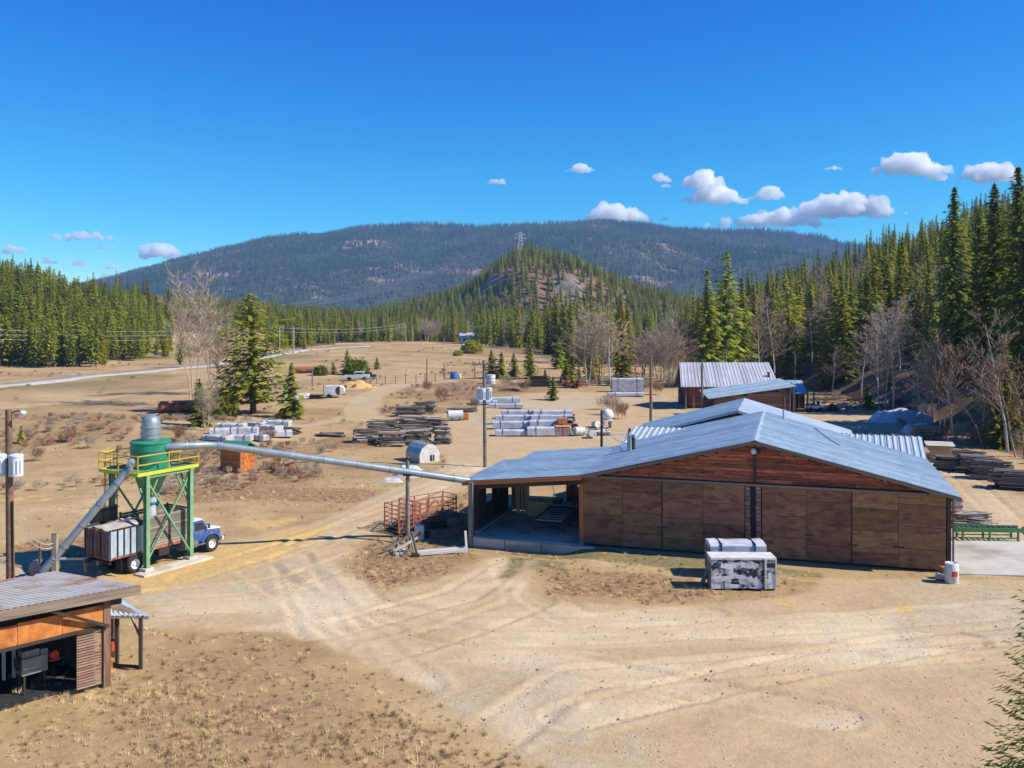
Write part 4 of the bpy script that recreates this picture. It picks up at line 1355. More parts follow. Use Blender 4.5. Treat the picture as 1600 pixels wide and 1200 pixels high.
# door rail and doors: plywood sheets on two wide sliding doors
ubox("door_rail", M['trim'], barn, (10.1, -.14, 4.16), (20.5, .16, .13))
for (u0, u1) in ((.02, 9.5), (10.46, 20.1)):
    dr = thing("sliding_door", None, None)
    del_lab = dr
    dr.parent = barn
    dr.location = (0, -.1, 0)
    ncol = 4
    cw = (u1 - u0) / ncol
    for c in range(ncol):
        cuts = [.08]
        z = 4.08
        hh = []
        first = U(.35, 1.22)
        zt = 4.08
        while zt > .1:
            h_ = first if not hh else 1.22
            h_ = min(h_, zt - .08)
            if h_ < .15: break
            hh.append((zt - h_, zt)); zt -= h_
        for (za, zb) in hh:
            ubox("plywood_panel", M['ply'], dr, (u0 + cw * (c + .5), U(-.008, .008), (za + zb) / 2), (cw - .025, .03, zb - za - .02), (0, 0, 0))
    ubox("door_backing", M['darkwood'], dr, ((u0 + u1) / 2, .06, 2.06), (u1 - u0, .05, 4.0))
    for c in range(1, ncol, 1):
        if (c == 2):
            ubox("seam_batten", M['darkwood'], dr, (u0 + cw * c, -.025, 2.06), (.07, .03, 3.95))
    for c in (1, 2, 3):
        if rnd.random() < .8: ubox("pull", M['dark'], dr, (u0 + cw * c + U(-.25, .25), -.04, U(1.1, 1.5)), (.55, .04, .07))
# centre post: two cribbed columns of short blocks with a dark gap
for uc in (9.68, 10.27):
    z = .05
    while z < 4.0:
        h_ = U(.2, .3)
        ubox("block", M['logend'], barn, (uc + U(-.02, .02), -.06, z + h_ / 2), (.27, .22, h_ - .03))
        z += h_
ubox("gap_shade_strip", M['black'], barn, (9.97, -.02, 2.05), (.3, .05, 4.0))  # black strip standing in for the shade between the two columns
# corner posts
ubox("corner_post", M['darkwood'], barn, (20.24, -.02, 2.0), (.2, .2, 4.0))
ubox("downpipe", M['trim'], barn, (20.45, -.05, 2.0), (.09, .09, 4.0))
for k in range(4):
    ubox("corner_board", M['orangewood'], barn, (-.14 + .085 * k - .1, -.02, 2.1), (.075, .05, 4.0))
# roofs
fo = -.6
sheets(barn, M['steel_roof'], (10.08, fo, RZ), (10.08, 15.8, RZ), (20.75, 12.9, EZ - .02), (20.75, fo, EZ - .02), .95, 3)
sheets(barn, M['steel_roof'], (10.08, fo, RZ), (10.08, 15.8, RZ), (0.0, 15.8, RZ - SL * 10.08), (0.0, fo, RZ - SL * 10.08), .95, 3)
b = MB()
b.prism([(9.86, fo - .02, RZ + .0), (10.08, fo - .02, RZ + .075), (10.30, fo - .02, RZ + .0), (10.08, fo - .02, RZ + .05)], (0, 16.5, 0))
b.build("ridge_cap", M['steel_pale'], barn)
for s, ue in ((1, 20.78), (-1, -.02)):
    ubeam("fascia", M['trim'], barn, (10.08, fo + .01, RZ - .10), (ue, fo + .01, RZ - .10 - SL * abs(ue - 10.08)), .05, .19)
ubeam("eave_board", M['trim'], barn, (20.74, fo, EZ - .12), (20.74, 12.9, EZ - .12), .05, .16)
for k in range(9):                                # rafter tails under the front overhang
    for s in (-1, 1):
        x_ = 10.08 + s * (1 + k * 1.15)
        ubox("lookout", M['darkwood'], barn, (x_, -.25, RZ - .28 - SL * abs(x_ - 10.08)), (.09, .7, .12))
_s = [(13.6, 13.2), (13.9, 11.5), (14.2, 10.0), (14.5, 8.6), (15.0, 7.2)]
MB().path([(u_, v_, RZ - SL * (u_ - 10.08) + .06) for u_, v_ in _s], .05, 6).build("crease_line", M['dark'], barn)  # thin dark tube added to draw the dark streak of a roof crease
# flues, vent, lamp
for du in (0, .2):
    p0 = (1.6 + du, 7 + du * .6, RZ - SL * 8.4 + .1)
    f = MB().tube(p0, (p0[0], p0[1], p0[2] + .95 - du * .6), .17, n=12)
    f.lathe([(.0, .0), (.24, .02), (.03, .12), (0, .12)], 12, (p0[0], p0[1], p0[2] + 1.0 - du * .6))
    f.build("flue", M['dark'] if du else M['galv'], barn, True)
MB().tube((11.5, 14, RZ - SL * 1.42 - .1), (11.5, 14, RZ - SL * 1.42 + .75), .06, n=8).build("vent_pipe", M['galv'], barn, True)
b = MB()
b.tube((10.0, -.04, 6.12), (10.0, -.34, 6.2), .03, n=6)
lamp_arm = b.build("lamp_bracket", M['dark'], barn)
b = MB()
b.lathe([(.05, .14), (.11, .1), (.16, 0), (.15, -.13), (.07, -.2), (0, -.21)], 14, (10.0, -.36, 6.16))
b.build("lamp_shade", M['white'], barn, True)
ubox("meter_box", M['dark'], barn, (10.3, -.04, 6.1), (.16, .12, .3))

# the cross roof behind, and its ribbed slope seen on both sides
sheets(barn, M['steel_pale'], (.6, 14.7, 5.42), (20.7, 14.7, 5.42), (20.75, 12.55, 4.16), (-.1, 12.55, 4.16), .8, 2)
sheets(barn, M['steel_pale'], (20.7, 14.72, 5.42), (.6, 14.72, 5.42), (-.1, 18.6, 4.0), (20.75, 18.6, 4.0), .95, 3)
b = MB()
b.prism([(20.6, 12.8, 0), (20.6, 18.4, 0), (20.6, 18.4, 3.95), (20.6, 14.7, 5.3), (20.6, 12.8, 4.1)], (-.12, 0, 0))
b.build("wall", M['redwall'], barn)
b = MB()
b.prism([(.2, 12.8, 0), (.2, 18.4, 0), (.2, 18.4, 3.95), (.2, 14.7, 5.3), (.2, 12.8, 4.1)], (.12, 0, 0))
b.build("wall", M['redwall'], barn)
b = MB()
b.box((10.4, 18.4, 1.95), (20.4, .12, 3.9))
b.build("wall", M['redwall'], barn)

# the open bay on the left: its roof, posts, walls, slab
sheets(barn, M['steel_roof'], (-.02, fo, 4.28), (-.02, 7.9, 4.28), (-7.6, 7.9, 3.52), (-7.6, fo, 3.52), 1.05, 2)
sheets(barn, M['steel_roof'], (-.02, 8.0, 4.02), (-.02, 13.8, 4.02), (-6.9, 13.8, 3.32), (-6.9, 8.0, 3.32), 1.05, 2)
ubeam("fascia", M['orangewood'], barn, (0, fo - .03, 4.12), (-7.65, fo - .03, 3.36), .05, .24)
ubeam("eave_board", M['trim'], barn, (-7.62, fo, 3.40), (-7.62, 7.9, 3.40), .05, .2)
b = MB()
b.box((-3.55, 3.6, -.42), (7.15, 8.3, 1.04))
b.build("floor_slab", M['concrete'], barn)
for k in range(3):
    ubox("kerb_block", M['concrete'], barn, (-6.0 + 2.35 * k, -.64, -.38), (2.3, .22, .92 - .03 * k))
ubox("kerb_block", M['concrete'], barn, (.05, -.68, -.1), (1.5, .35, .3))
ubox("post", M['greywood'], barn, (-7.0, -.72, 1.45), (.28, .28, 4.1))
ubox("header_beam", M['darkwood'], barn, (-3.5, -.35, 3.52), (7.0, .16, .3), (0, math.atan(-.1), 0))
for k in range(6):
    ubeam("rafter", M['darkwood'], barn, (0, .4 + 1.4 * k, 4.06), (-7.5, .4 + 1.4 * k, 3.3), .08, .18)
# left wall with a square hole: four pieces of one part
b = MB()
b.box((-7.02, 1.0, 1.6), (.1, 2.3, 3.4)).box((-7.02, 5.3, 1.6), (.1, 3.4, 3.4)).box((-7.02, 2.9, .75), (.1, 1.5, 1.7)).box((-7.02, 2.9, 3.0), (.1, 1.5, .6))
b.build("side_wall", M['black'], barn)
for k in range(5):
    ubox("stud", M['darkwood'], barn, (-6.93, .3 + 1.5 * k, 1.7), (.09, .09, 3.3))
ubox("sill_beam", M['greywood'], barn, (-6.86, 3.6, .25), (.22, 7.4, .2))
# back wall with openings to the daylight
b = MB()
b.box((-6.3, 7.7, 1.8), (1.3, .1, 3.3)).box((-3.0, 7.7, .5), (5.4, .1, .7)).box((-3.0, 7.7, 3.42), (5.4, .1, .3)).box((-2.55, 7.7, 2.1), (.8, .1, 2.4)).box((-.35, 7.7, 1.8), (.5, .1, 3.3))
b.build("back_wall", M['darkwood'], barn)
ubox("notice_board", M['rust'], barn, (-2.55, 7.6, 2.15), (.8, .06, 1.7))
# planks nailed on the left face of the main barn inside the bay
for k in range(12):
    ubox("wall_board", M['orangewood'], barn, (-.06, .45 + .33 * k, 2.1), (.05, .31, 3.9))

# ---- things inside the bay
def in_barn(u, v, z=0.0):
    x, y = barn_xy(u, v)
    return (x, y, z)


t = thing("lumber_bundle", "tall pale boards leaning upright against the left wall inside the open bay", "lumber", in_barn(-5.6, 6.4, .1), BA)
for k in range(5):
    ubox("board", M['freshwood'], t, (-.6 + .2 * k + U(-.02, .02), U(-.1, .1), 1.5), (.13, .05, 3.0 + U(-.2, .15)), (U(.03, .09), U(-.03, .03), 0))
t = thing("wood_bin", "pale plywood bin behind the roller table in the open bay", "bin", in_barn(-4.35, 6.6, .1), BA)
b = MB()
b.box((0, 0, .5), (1.9, 1.2, 1.0))
b.build("body", M['freshwood'], t)
ubox("rim", M['freshwood'], t, (0, -.62, .97), (2.0, .06, .14))
for k in (-.8, 0, .8): ubox("cleat", M['freshwood'], t, (k, -.63, .5), (.1, .05, .95))
t = thing("roller_table", "dark steel roller table on short legs standing in the open bay", "conveyor", in_barn(-2.7, 4.0, .1), BA)
for s in (-1, 1):
    ubox("rail", M['dark'], t, (.95 * s, 0, .72), (.09, 4.6, .16))
for k in range(7):
    ucyl("roller", M['machinery'], t, (-.92, -2.1 + .7 * k, .74), (.92, -2.1 + .7 * k, .74), .06)
for k in range(3):
    for s in (-1, 1): ubox("leg", M['dark'], t, (.93 * s, -1.9 + 1.9 * k, .33), (.09, .09, .66))
for k in range(3): ubox("cross_bar", M['dark'], t, (0, -1.9 + 1.9 * k, .22), (1.9, .06, .08))
t = thing("saw_carriage", "dark sawmill carriage with pale top planks at the back of the open bay", "machine", in_barn(-2.5, 6.2, .1), BA)
b = MB()
b.box((0, 0, .62), (2.3, 1.3, .5)).box((-.7, .1, 1.0), (.5, .9, .5)).box((.6, .1, 1.05), (.7, .8, .45))
b.build("frame", M['dark'], t)
for k in range(5): ubox("plank", M['paleboard'], t, (0, -.5 + .24 * k, .92 + U(0, .03)), (2.6 + U(-.3, .3), .18, .06))
for s in (-1, 1): ucyl("wheel", M['dark'], t, (1.0 * s - .05, -.55, .25), (1.0 * s + .05, -.55, .25), .25)
t = thing("tank", "pale grey upright cabinet by the right wall of the open bay", "cabinet", in_barn(-1.0, 6.9, .1), BA)
b = MB()
b.box((0, 0, 1.3), (.9, .7, 2.6))
b.build("body", M['dirtywhite'], t)
ubox("door", M['white'], t, (0, -.36, 1.3), (.78, .03, 2.3))
ubox("handle", M['dark'], t, (.3, -.39, 1.3), (.04, .04, .3))

# ---- the second long building behind
rear = thing("rear_shed", "low blue roofed building standing directly behind the main barn", "barn", (*barn_xy(0, 19.6), 0), BA)
b = MB()
b.prism([(.3, .3, 0), (16.2, .3, 0), (16.2, .3, 3.7), (8.0, .3, 6.2), (.3, .3, 3.7)], (0, .12, 0)); b.build("wall", M['redwall'], rear)
b = MB(); b.prism([(.3, 9.6, 0), (16.2, 9.6, 0), (16.2, 9.6, 3.7), (8.0, 9.6, 6.2), (.3, 9.6, 3.7)], (0, .12, 0)); b.build("wall", M['redwall'], rear)
for x_ in (.3, 16.1):
    b = MB(); b.box((x_, 5, 1.85), (.12, 9.2, 3.7)); b.build("wall", M['redwall'], rear)
sheets(rear, M['steel_roof'], (8.0, -.2, 6.42), (8.0, 10, 6.42), (-.9, 10, 3.9), (-.9, -.2, 3.9), .95, 3)
sheets(rear, M['steel_pale'], (8.0, -.2, 6.42), (8.0, 10, 6.42), (16.9, 10, 3.9), (16.9, -.2, 3.9), .95, 3)
ubeam("fascia", M['steel_roof'], rear, (8.0, -.22, 6.33), (-.92, -.22, 3.81), .04, .2)
ubeam("fascia", M['steel_pale'], rear, (8.0, -.22, 6.33), (16.92, -.22, 3.81), .04, .2)

# ------------------------------------------------------------------ the tower that collects sawdust
TF = Vector((-19.8, 49.6, 0)); TA = Vector((.52, .854, 0)); TB = Vector((-.854, .52, 0))
def tw(a, c, z=0.0): return TF + TA * a + TB * c + Vector((0, 0, z))
tz = hz(*tw(1.4, 1.5)[:2])
tower = thing("dust_collector", "green sawdust collector tower with yellow railing and silver domed outlet", "dust collector", tw(1.44, 1.5, 0))
O = Vector(tower.location)
LT = lambda a, c, z: tuple(tw(a, c, z) - O)
PZ = 5.30
for (a, c) in ((0, 0), (2.88, 0), (2.88, 3), (0, 3)):
    b = MB()
    p, q = Vector(LT(a, c, .45 - .55)), Vector(LT(a, c, PZ))
    b.beam(p, q, .26, .035, TA); b.beam(p + TB * .13, q + TB * .13, .03, .22, TA); b.beam(p - TB * .13, q - TB * .13, .03, .22, TA)
    b.build("leg", M['green'], tower)
    ubox("footing", M['concrete'], tower, LT(a, c, -.02), (.55, .55, .5), (0, 0, math.atan2(.854, .52)))
sides = (((0, 0), (2.88, 0)), ((2.88, 0), (2.88, 3)), ((2.88, 3), (0, 3)), ((0, 3), (0, 0)))
for i_, (p, q) in enumerate(sides):
    ubeam("platform_beam", M['green'], tower, LT(*p, PZ - .12), LT(*q, PZ - .12), .12, .24)
    o_ = .06 if i_ % 2 else -.06
    if i_ in (0, 2):
        ubeam("brace", M['green'], tower, LT(p[0], p[1] + o_, PZ - .4), LT(q[0] - .05, q[1] + o_, .5), .09, .09)
        ubeam("brace", M['green'], tower, LT(p[0] + .05, p[1] - o_, .5), LT(q[0], q[1] - o_, PZ - .4), .09, .09)
    else:
        mid = ((p[0] + q[0]) / 2, (p[1] + q[1]) / 2)
        for e_ in (p, q):
            ubeam("brace", M['green'], tower, LT(e_[0] + .03, e_[1], 3.3), LT(e_[0] + (mid[0] - e_[0]) * .6, e_[1] + (mid[1] - e_[1]) * .6, PZ - .25), .09, .09)
for i_, (e_, f_) in enumerate((((0, 0), (2.88, 0)), ((2.88, 0), (0, 0)), ((0, 3), (2.88, 3)), ((2.88, 3), (0, 3)))):
    ubeam("knee_brace", M['green'], tower, LT(e_[0], e_[1] + .16, 3.3), LT(e_[0] + (f_[0] - e_[0]) * .3, e_[1] + .16, PZ - .25), .09, .09)
b = MB()
b.prism([LT(-.65, -.12, PZ), LT(3.35, -.12, PZ), LT(3.35, 3.2, PZ), LT(-.65, 3.2, PZ)], (0, 0, .06))
b.build("deck", M['green'], tower)
cor = [(-.65, -.12), (3.35, -.12), (3.35, 3.2), (-.65, 3.2)]
for k in range(4):
    p, q = cor[k], cor[(k + 1) % 4]
    ubeam("deck_rim", M['yellowgreen'], tower, LT(*p, PZ + .03), LT(*q, PZ + .03), .07, .18)
    for zz in (.55, 1.02):
        ubeam("rail", M['yellow'], tower, LT(*p, PZ + zz), LT(*q, PZ + zz), .05, .05)
    for j in range(2):
        a_, c_ = p[0] + (q[0] - p[0]) * j / 2, p[1] + (q[1] - p[1]) * j / 2
        ubeam("rail_post", M['yellow'], tower, LT(a_, c_, PZ + .1), LT(a_, c_, PZ + 1.05), .06, .06)
# ladder with safety hoops on the far left corner
lad = LT(.4, 3.5, 0)
for s in (-1, 1):
    ubeam("ladder_rail", M['yellow'], tower, LT(.4 + .22 * s, 3.42, .3), LT(.4 + .22 * s, 3.42, PZ + 1.2), .05)
for k in range(15):
    ubeam("rung", M['yellow'], tower, LT(.18, 3.42, .6 + .37 * k), LT(.62, 3.42, .6 + .37 * k), .035)
for k in range(7):
    zz = 2.4 + .62 * k
    pts = [Vector(LT(.4 + .36 * math.cos(a), 3.42 + .72 * math.sin(a), zz)) for a in [math.pi * j / 8 for j in range(9)]]
    MB().path(pts, .025, 5).build("ladder_hoop", M['yellow'], tower)
for a in (.6, 1.57, 2.5):
    ubeam("hoop_strap", M['yellow'], tower, LT(.4 + .36 * math.cos(a), 3.42 + .72 * math.sin(a), 2.4), LT(.4 + .36 * math.cos(a), 3.42 + .72 * math.sin(a), 6.1), .035)
c0 = Vector(LT(1.44, 1.55, 0))
b = MB(); b.lathe([(.3, 3.72), (.34, 3.72), (1.04, 5.25), (1.06, 5.3)], 32, (c0.x, c0.y, 0)); b.build("hopper_cone", M['green'], tower, True)
b = MB(); b.lathe([(1.06, 5.28), (1.08, 5.3), (1.08, 6.72), (1.12, 6.73), (1.12, 6.80), (1.04, 6.86), (.56, 6.9), (.56, 6.86)], 36, (c0.x, c0.y, 0)); b.build("drum", M['teal'], tower, True)
for zz in (5.75, 6.35):
    b = MB(); b.lathe([(1.08, zz - .03), (1.105, zz - .03), (1.105, zz + .03), (1.08, zz + .03)], 36, (c0.x, c0.y, 0)); b.build("drum_band", M['teal'], tower, True)
b = MB(); b.lathe([(.54, 6.86), (.54, 7.55), (.57, 7.57), (.57, 7.63), (.53, 7.66), (.52, 7.9), (.44, 8.1), (.28, 8.24), (.1, 8.3), (0, 8.31)], 28, (c0.x, c0.y, 0)); b.build("outlet_dome", M['galv'], tower, True)
for zz in (7.0, 7.25):
    b = MB(); b.lathe([(.54, zz - .025), (.575, zz - .025), (.575, zz + .025), (.54, zz + .025)], 28, (c0.x, c0.y, 0)); b.build("outlet_band", M['galv'], tower, True)
b = MB(); b.lathe([(.3, 3.74), (.3, 3.3), (.24, 3.25), (.27, 2.9), (.30, 2.55), (.26, 2.5)], 16, (c0.x, c0.y, 0)); b.build("drop_sleeve", M['tarpwhite'], tower, True)
b = MB(); b.lathe([(.31, 3.3), (.33, 3.3), (.33, 3.4), (.31, 3.4)], 16, (c0.x, c0.y, 0)); b.build("sleeve_clamp", M['blueplastic'], tower, True)
MB().box(LT(1.55, -.35, .0), (4.6, .9, .16), math.atan2(.854, .52)).build("ground_slab", M['concrete'], tower)

# ducts
def duct(name, label, pts, r, joints):
    o = thing(name, label, 'duct', pts[0])
    L0 = Vector(pts[0])
    P_ = [Vector(p) - L0 for p in pts]
    MB().path(P_, r, 14).build("tube", M['galv'], o, True)
    tot = sum((P_[i + 1] - P_[i]).length for i in range(len(P_) - 1))
    for k in range(joints):
        s = tot * (k + .5) / joints
        for i in range(len(P_) - 1):
            l_ = (P_[i + 1] - P_[i]).length
            if s <= l_:
                q = P_[i].lerp(P_[i + 1], s / l_); d_ = (P_[i + 1] - P_[i]).normalized() * .04
                ucyl("joint_band", M['galv'], o, q - d_, q + d_, r * 1.13)
                break
            s -= l_
    return o


cw_ = Vector(tower.location) + c0
px0 = Vector((-2.7, 57.5, 3.50))
duct("overhead_duct", "long grey overhead duct running from the green tower to the barn bay roof", [(cw_.x + .95, cw_.y - .3, 6.5), (cw_.x + 1.9, cw_.y - .1, 6.55), (-17.6, 52.6, 6.46), (-16.8, 52.9, 6.36), (-10, 55.1, 5.0), tuple(px0)], .215, 9)
duct("feed_pipe", "straight silver pipe slanting down from the tower drum to the blower", [(cw_.x - .55, cw_.y - 1.3, 5.85), (-20.62, 49.3, 5.65), (-24.1, 48.35, 1.15)], .2, 5)
# flexible hose at the low end and the blower
bl = thing("blower", "grey blower with silver flexible hose at the foot of the slanting pipe", "blower", at(72, 899))
B0 = Vector(bl.location)
e_ = Vector((-24.1, 48.35, 1.15)) - B0
b = MB()
pts = [e_, e_ + Vector((-.3, -.04, -.38)), e_ + Vector((-.55, -.1, -.65)), e_ + Vector((-.72, -.15, -.82))]
fine, rad = [], []
for i in range(3):
    for k in range(6):
        fine.append(pts[i].lerp(pts[i + 1], k / 6)); rad.append(.25 if k % 2 else .2)
b.path(fine, rad, 12); b.build("flexible_hose", M['galv'], bl, 'all')
b = MB(); b.lathe([(0, -.2), (.42, -.2), (.45, -.1), (.45, .1), (.42, .2), (0, .2)], 20); h_ = b.build("fan_housing", M['machinery'], bl, True, (-.35, -.1, .45)); h_.rotation_euler = (math.radians(90), 0, .3)
ubox("motor", M['machinery'], bl, (-.35, .45, .35), (.5, .55, .45)); ubox("base_plate", M['dark'], bl, (-.35, .1, .06), (1.1, 1.3, .12))

# support pole, power poles
def pole(name, label, p, top, r, mat, parts=None, group=None, lean=(0, 0)):
    o = thing(name, label, 'pole', p, 0, group)
    h_ = top - p[2]
    MB().path([(0, 0, -.4), (lean[0] * h_ * .5, lean[1] * h_ * .5, h_ * .5), (lean[0] * h_, lean[1] * h_, h_)], [r, r * .88, r * .74], 10).build("shaft", mat, o, True)
    return o, h_


o, h_ = pole("duct_support_pole", "bare wooden pole carrying the long overhead duct", at_y(637, 56.4), pz(714, 56.4), .15, M['greypole'])
ubox("cradle", M['dark'], o, (0, -.2, 4.1 - o.location.z), (.5, .4, .12))
ubox("bracket", M['dark'], o, (0, -.05, h_ - .1), (.4, .12, .1))
ubeam("stay", M['greywood'], o, (.1, .0, 1.6), (-.9, .3, -.1), .1)


def can(parent, x, y, z, r=.32, h=1.0):
    b = MB(); b.lathe([(0, 0), (r, 0), (r * 1.02, .04), (r, .08), (r, h - .1), (r * 1.05, h - .09), (r * 1.05, h - .02), (r * .8, h + .05), (0, h + .07)], 18, (x, y, z)); c = b.build("transformer_can", M['cangrey'], parent, True)
    for a in (.6, 2.4):
        ucyl("bushing", M['machinery'], parent, (x + r * .5 * math.cos(a), y + r * .5 * math.sin(a), z + h), (x + r * .5 * math.cos(a), y + r * .5 * math.sin(a), z + h + .22), .05)
    for k in range(3):
        a = -1.4 + .45 * k
        ubox("cooling_fin", M['cangrey'], parent, (x + r * 1.05 * math.cos(a), y + r * 1.05 * math.sin(a), z + h * .45), (.05, .05, h * .6))


o, h_ = pole("utility_pole", "brown utility pole with pale grey transformer cans at the left edge", at_y(17, 44), pz(640, 44), .20, M['pole'], lean=(-.012, 0))
can(o, .38, -.25, pz(742, 44) - o.location.z); can(o, -.42, -.2, pz(742, 44) - o.location.z)
ubox("crossarm", M['pole'], o, (-.05, -.05, pz(712, 44) - o.location.z), (1.0, .12, .14))
b = MB(); b.path([(.05, 0, h_ - .15), (.35, -.05, h_ - .05), (.6, -.1, h_ - .1)], .035, 6); b.build("lamp_arm", M['dark'], o)
b = MB(); b.lathe([(0, .12), (.12, .1), (.17, 0), (.12, -.1), (0, -.12)], 12, (.62, -.1, h_ - .15)); b.build("lamp_head", M['cangrey'], o, True)
for k in range(3): ubox("conduit", M['dark'], o, (.17 - .01 * k, -.12, 1.5 + 1.4 * k), (.06, .06, 1.4))
o, h_ = pole("utility_pole", "grey utility pole with crossarm and hanging transformers behind the open bay roof", at_y(758, 84), pz(563, 84), .17, M['greypole'], lean=(-.012, 0))
ubox("crossarm", M['greypole'], o, (-.1, -.15, h_ - .35), (2.3, .1, .13))
for k in (-1, -.4, .4, 1):
    ucyl("insulator", M['machinery'], o, (-.1 + k, -.15, h_ - .28), (-.1 + k, -.15, h_ - .05), .05)
can(o, -.55, -.1, pz(624, 84) - o.location.z, .3, 1.05); can(o, .35, -.3, pz(624, 84) - o.location.z, .3, 1.05); can(o, -.2, -.45, pz(624, 84) - o.location.z, .28, 1.0)
ubox("hanger", M['dark'], o, (-.1, -.15, pz(612, 84) - o.location.z), (1.5, .1, .12))
_p, _ = pole("mast", "thin dark mast rising behind the left slope of the barn roof", at_y(940, 80), pz(641, 80), .13, M['dark'])
_p, _ = pole("wooden_pole", "tall brown pole between the barn and the silver wrapped stack", at_y(1017, 104), pz(556, 104), .19, M['pole'])
_p, _ = pole("wooden_pole", "grey pole in front of the red barn roof, left of two", at_y(1097, 124), pz(562, 124), .19, M['greypole'])
_p, _ = pole("wooden_pole", "thin grey pole in front of the red barn roof, right of two", at_y(1134, 146), pz(545, 146), .17, M['greypole'])
_p, _ = pole("wooden_pole", "thin pale pole right of the red barn against the trees", at_y(1242, 172), pz(553, 172), .17, M['greypole'])
# ------------------------------------------------------------------ near shed at the lower left
FR, FL, BR = Vector((-14.72, 35.0, 0)), Vector((-17.75, 31.7, 0)), Vector((-20.2, 40.1, 0))
e1 = (FL - FR).normalized()
e2 = (BR - FR).normalized()
shed = thing("open_shed", "open fronted shed with orange plywood band and rusty grey metal roof at the lower left", "shed", FR)
def sh(a, c, z): return tuple(e1 * a + e2 * c + Vector((0, 0, z)))
RL = 9.0
zf, zb = lambda a: 3.62 + .04 * a, lambda a: 2.62 + .03 * a
M['shedroof'] = mk('rust_streaked_roof', (.40, .37, .33), (.50, .47, .42), (1, 1, 1), .9, metal=.0, c3=(.34, .15, .08), s3=.42, spec=.05)
M['brownpost'] = mk('brown_post', (.16, .085, .055), (.26, .15, .10), 3, .9)
M['brownslat'] = mk('brown_slat', (.22, .13, .09), (.36, .23, .17), 3, .9, var=.25)
n = 10
for k in range(n):
    a0, a1 = -.25 + RL * k / n, -.25 + RL * (k + 1) / n
    ribbed("roof_sheet", M['shedroof'], shed, sh(a0, 7.6, zb(a0)), sh(a1, 7.6, zb(a1)), sh(a1, -.45, zf(a1)), sh(a0, -.45, zf(a0)), 4, .013, .03)
b = MB(); b.prism([sh(-.25, 7.6, zb(0)), sh(RL, 7.6, zb(RL)), sh(RL, -.45, zf(RL)), sh(-.25, -.45, zf(0))], (0, 0, -.1)); b.build("roof_deck", M['darkwood'], shed)
ubeam("fascia", M['trim'], shed, sh(-.3, -.5, zf(0) - .14), sh(RL, -.5, zf(RL) - .14), .06, .34)
ubeam("verge_board", M['trim'], shed, sh(-.28, -.5, zf(0) - .1), sh(-.28, 7.6, zb(0) - .1), .05, .2)
ubeam("header_beam", M['darkwood'], shed, sh(0, .55, zf(0) - .55), sh(RL, .55, zf(RL) - .55), .2, .5)
# orange plywood band
for k in range(5):
    a0, a1 = .95 + 1.5 * k, .95 + 1.5 * (k + 1)
    b = MB(); b.prism([sh(a0, -.12, 2.36), sh(a1 - .02, -.12, 2.40), sh(a1 - .02, -.12, 3.16), sh(a0, -.12, 3.12)], tuple(e2 * .05))
    b.build("plywood_panel", M['orangeply'], shed)
ubeam("trim_board", M['darkwood'], shed, sh(.85, -.15, 2.31), sh(RL, -.15, 2.40), .05, .12)
ubox("corner_post", M['brownpost'], shed, sh(.82, -.02, 1.7), (.26, .26, 3.5), (0, 0, math.atan2(e1.y, e1.x)))
ubeam("brace", M['darkwood'], shed, sh(.8, -.22, 2.3), sh(3.0, -.42, 3.45), .11, .11)
for k in range(22):                                   # slatted end panel next to the post
    ubeam("slat", M['brownslat'], shed, sh(1.0, -.05, .2 + .1 * k), sh(1.9, -.05, .22 + .1 * k), .03, .065)
for a in (4.5, 8.5): ubox("post", M['darkwood'], shed, sh(a, .6, 1.6), (.2, .2, 3.2))
for c in (2.6, 5.0, 7.3):
    ubox("post", M['darkwood'], shed, sh(.85, c, 1.4), (.2, .2, 2.8))
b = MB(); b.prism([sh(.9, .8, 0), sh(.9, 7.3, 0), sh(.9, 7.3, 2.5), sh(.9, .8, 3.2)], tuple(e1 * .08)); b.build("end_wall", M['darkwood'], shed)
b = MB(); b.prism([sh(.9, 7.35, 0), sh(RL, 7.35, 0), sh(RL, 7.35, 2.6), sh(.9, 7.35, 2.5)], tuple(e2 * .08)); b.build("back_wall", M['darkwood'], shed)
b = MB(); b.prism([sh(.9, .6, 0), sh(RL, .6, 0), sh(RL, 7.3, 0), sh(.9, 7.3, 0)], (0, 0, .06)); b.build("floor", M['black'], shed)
# what stands in it
def in_shed(a, c, z=.06): return tuple(FR + e1 * a + e2 * c + Vector((0, 0, z)))
SA = math.atan2(e1.y, e1.x)
t = thing("engine", "grey and white engine block on a stand inside the open shed", "engine", in_shed(2.9, 1.5), SA)
b = MB(); b.box((0, 0, 1.0), (.9, .6, .6)).box((.1, 0, 1.4), (.6, .4, .3)).box((-.35, 0, 1.25), (.25, .5, .5)); b.build("block", M['machinery'], t)
for x_ in (-.35, .35):
    for y_ in (-.25, .25): ubox("leg", M['dark'], t, (x_, y_, .35), (.07, .07, .7))
MB().tube((-.3, -.33, 1.1), (.3, -.33, 1.1), .1, n=10).build("filter", M['white'], t, True)
MB().lathe([(0, -.04), (.25, -.04), (.25, .04), (0, .04)], 16).build("pulley", M['dark'], t, True, (.5, 0, 1.1)).rotation_euler = (0, math.radians(90), 0)
t = thing("red_pump", "small red pump beside the engine inside the open shed", "pump", in_shed(2.25, 1.2, 1.1), SA)
b = MB(); b.tube((0, -.15, .2), (0, .15, .2), .16, n=12).box((0, 0, .03), (.35, .4, .06)); b.build("body", M['redpaint'], t)
MB().tube((0, -.2, .2), (0, -.28, .2), .07, n=10).build("inlet", M['dark'], t)
t = thing("shelf", "pale wall shelf with white pipes hanging under it in the open shed", "shelf", in_shed(3.7, 2.6), SA)
ubox("shelf_board", M['paleboard'], t, (0, 0, 1.9), (1.3, .4, .05)); ubox("shelf_board", M['paleboard'], t, (0, 0, 1.5), (1.3, .4, .05))
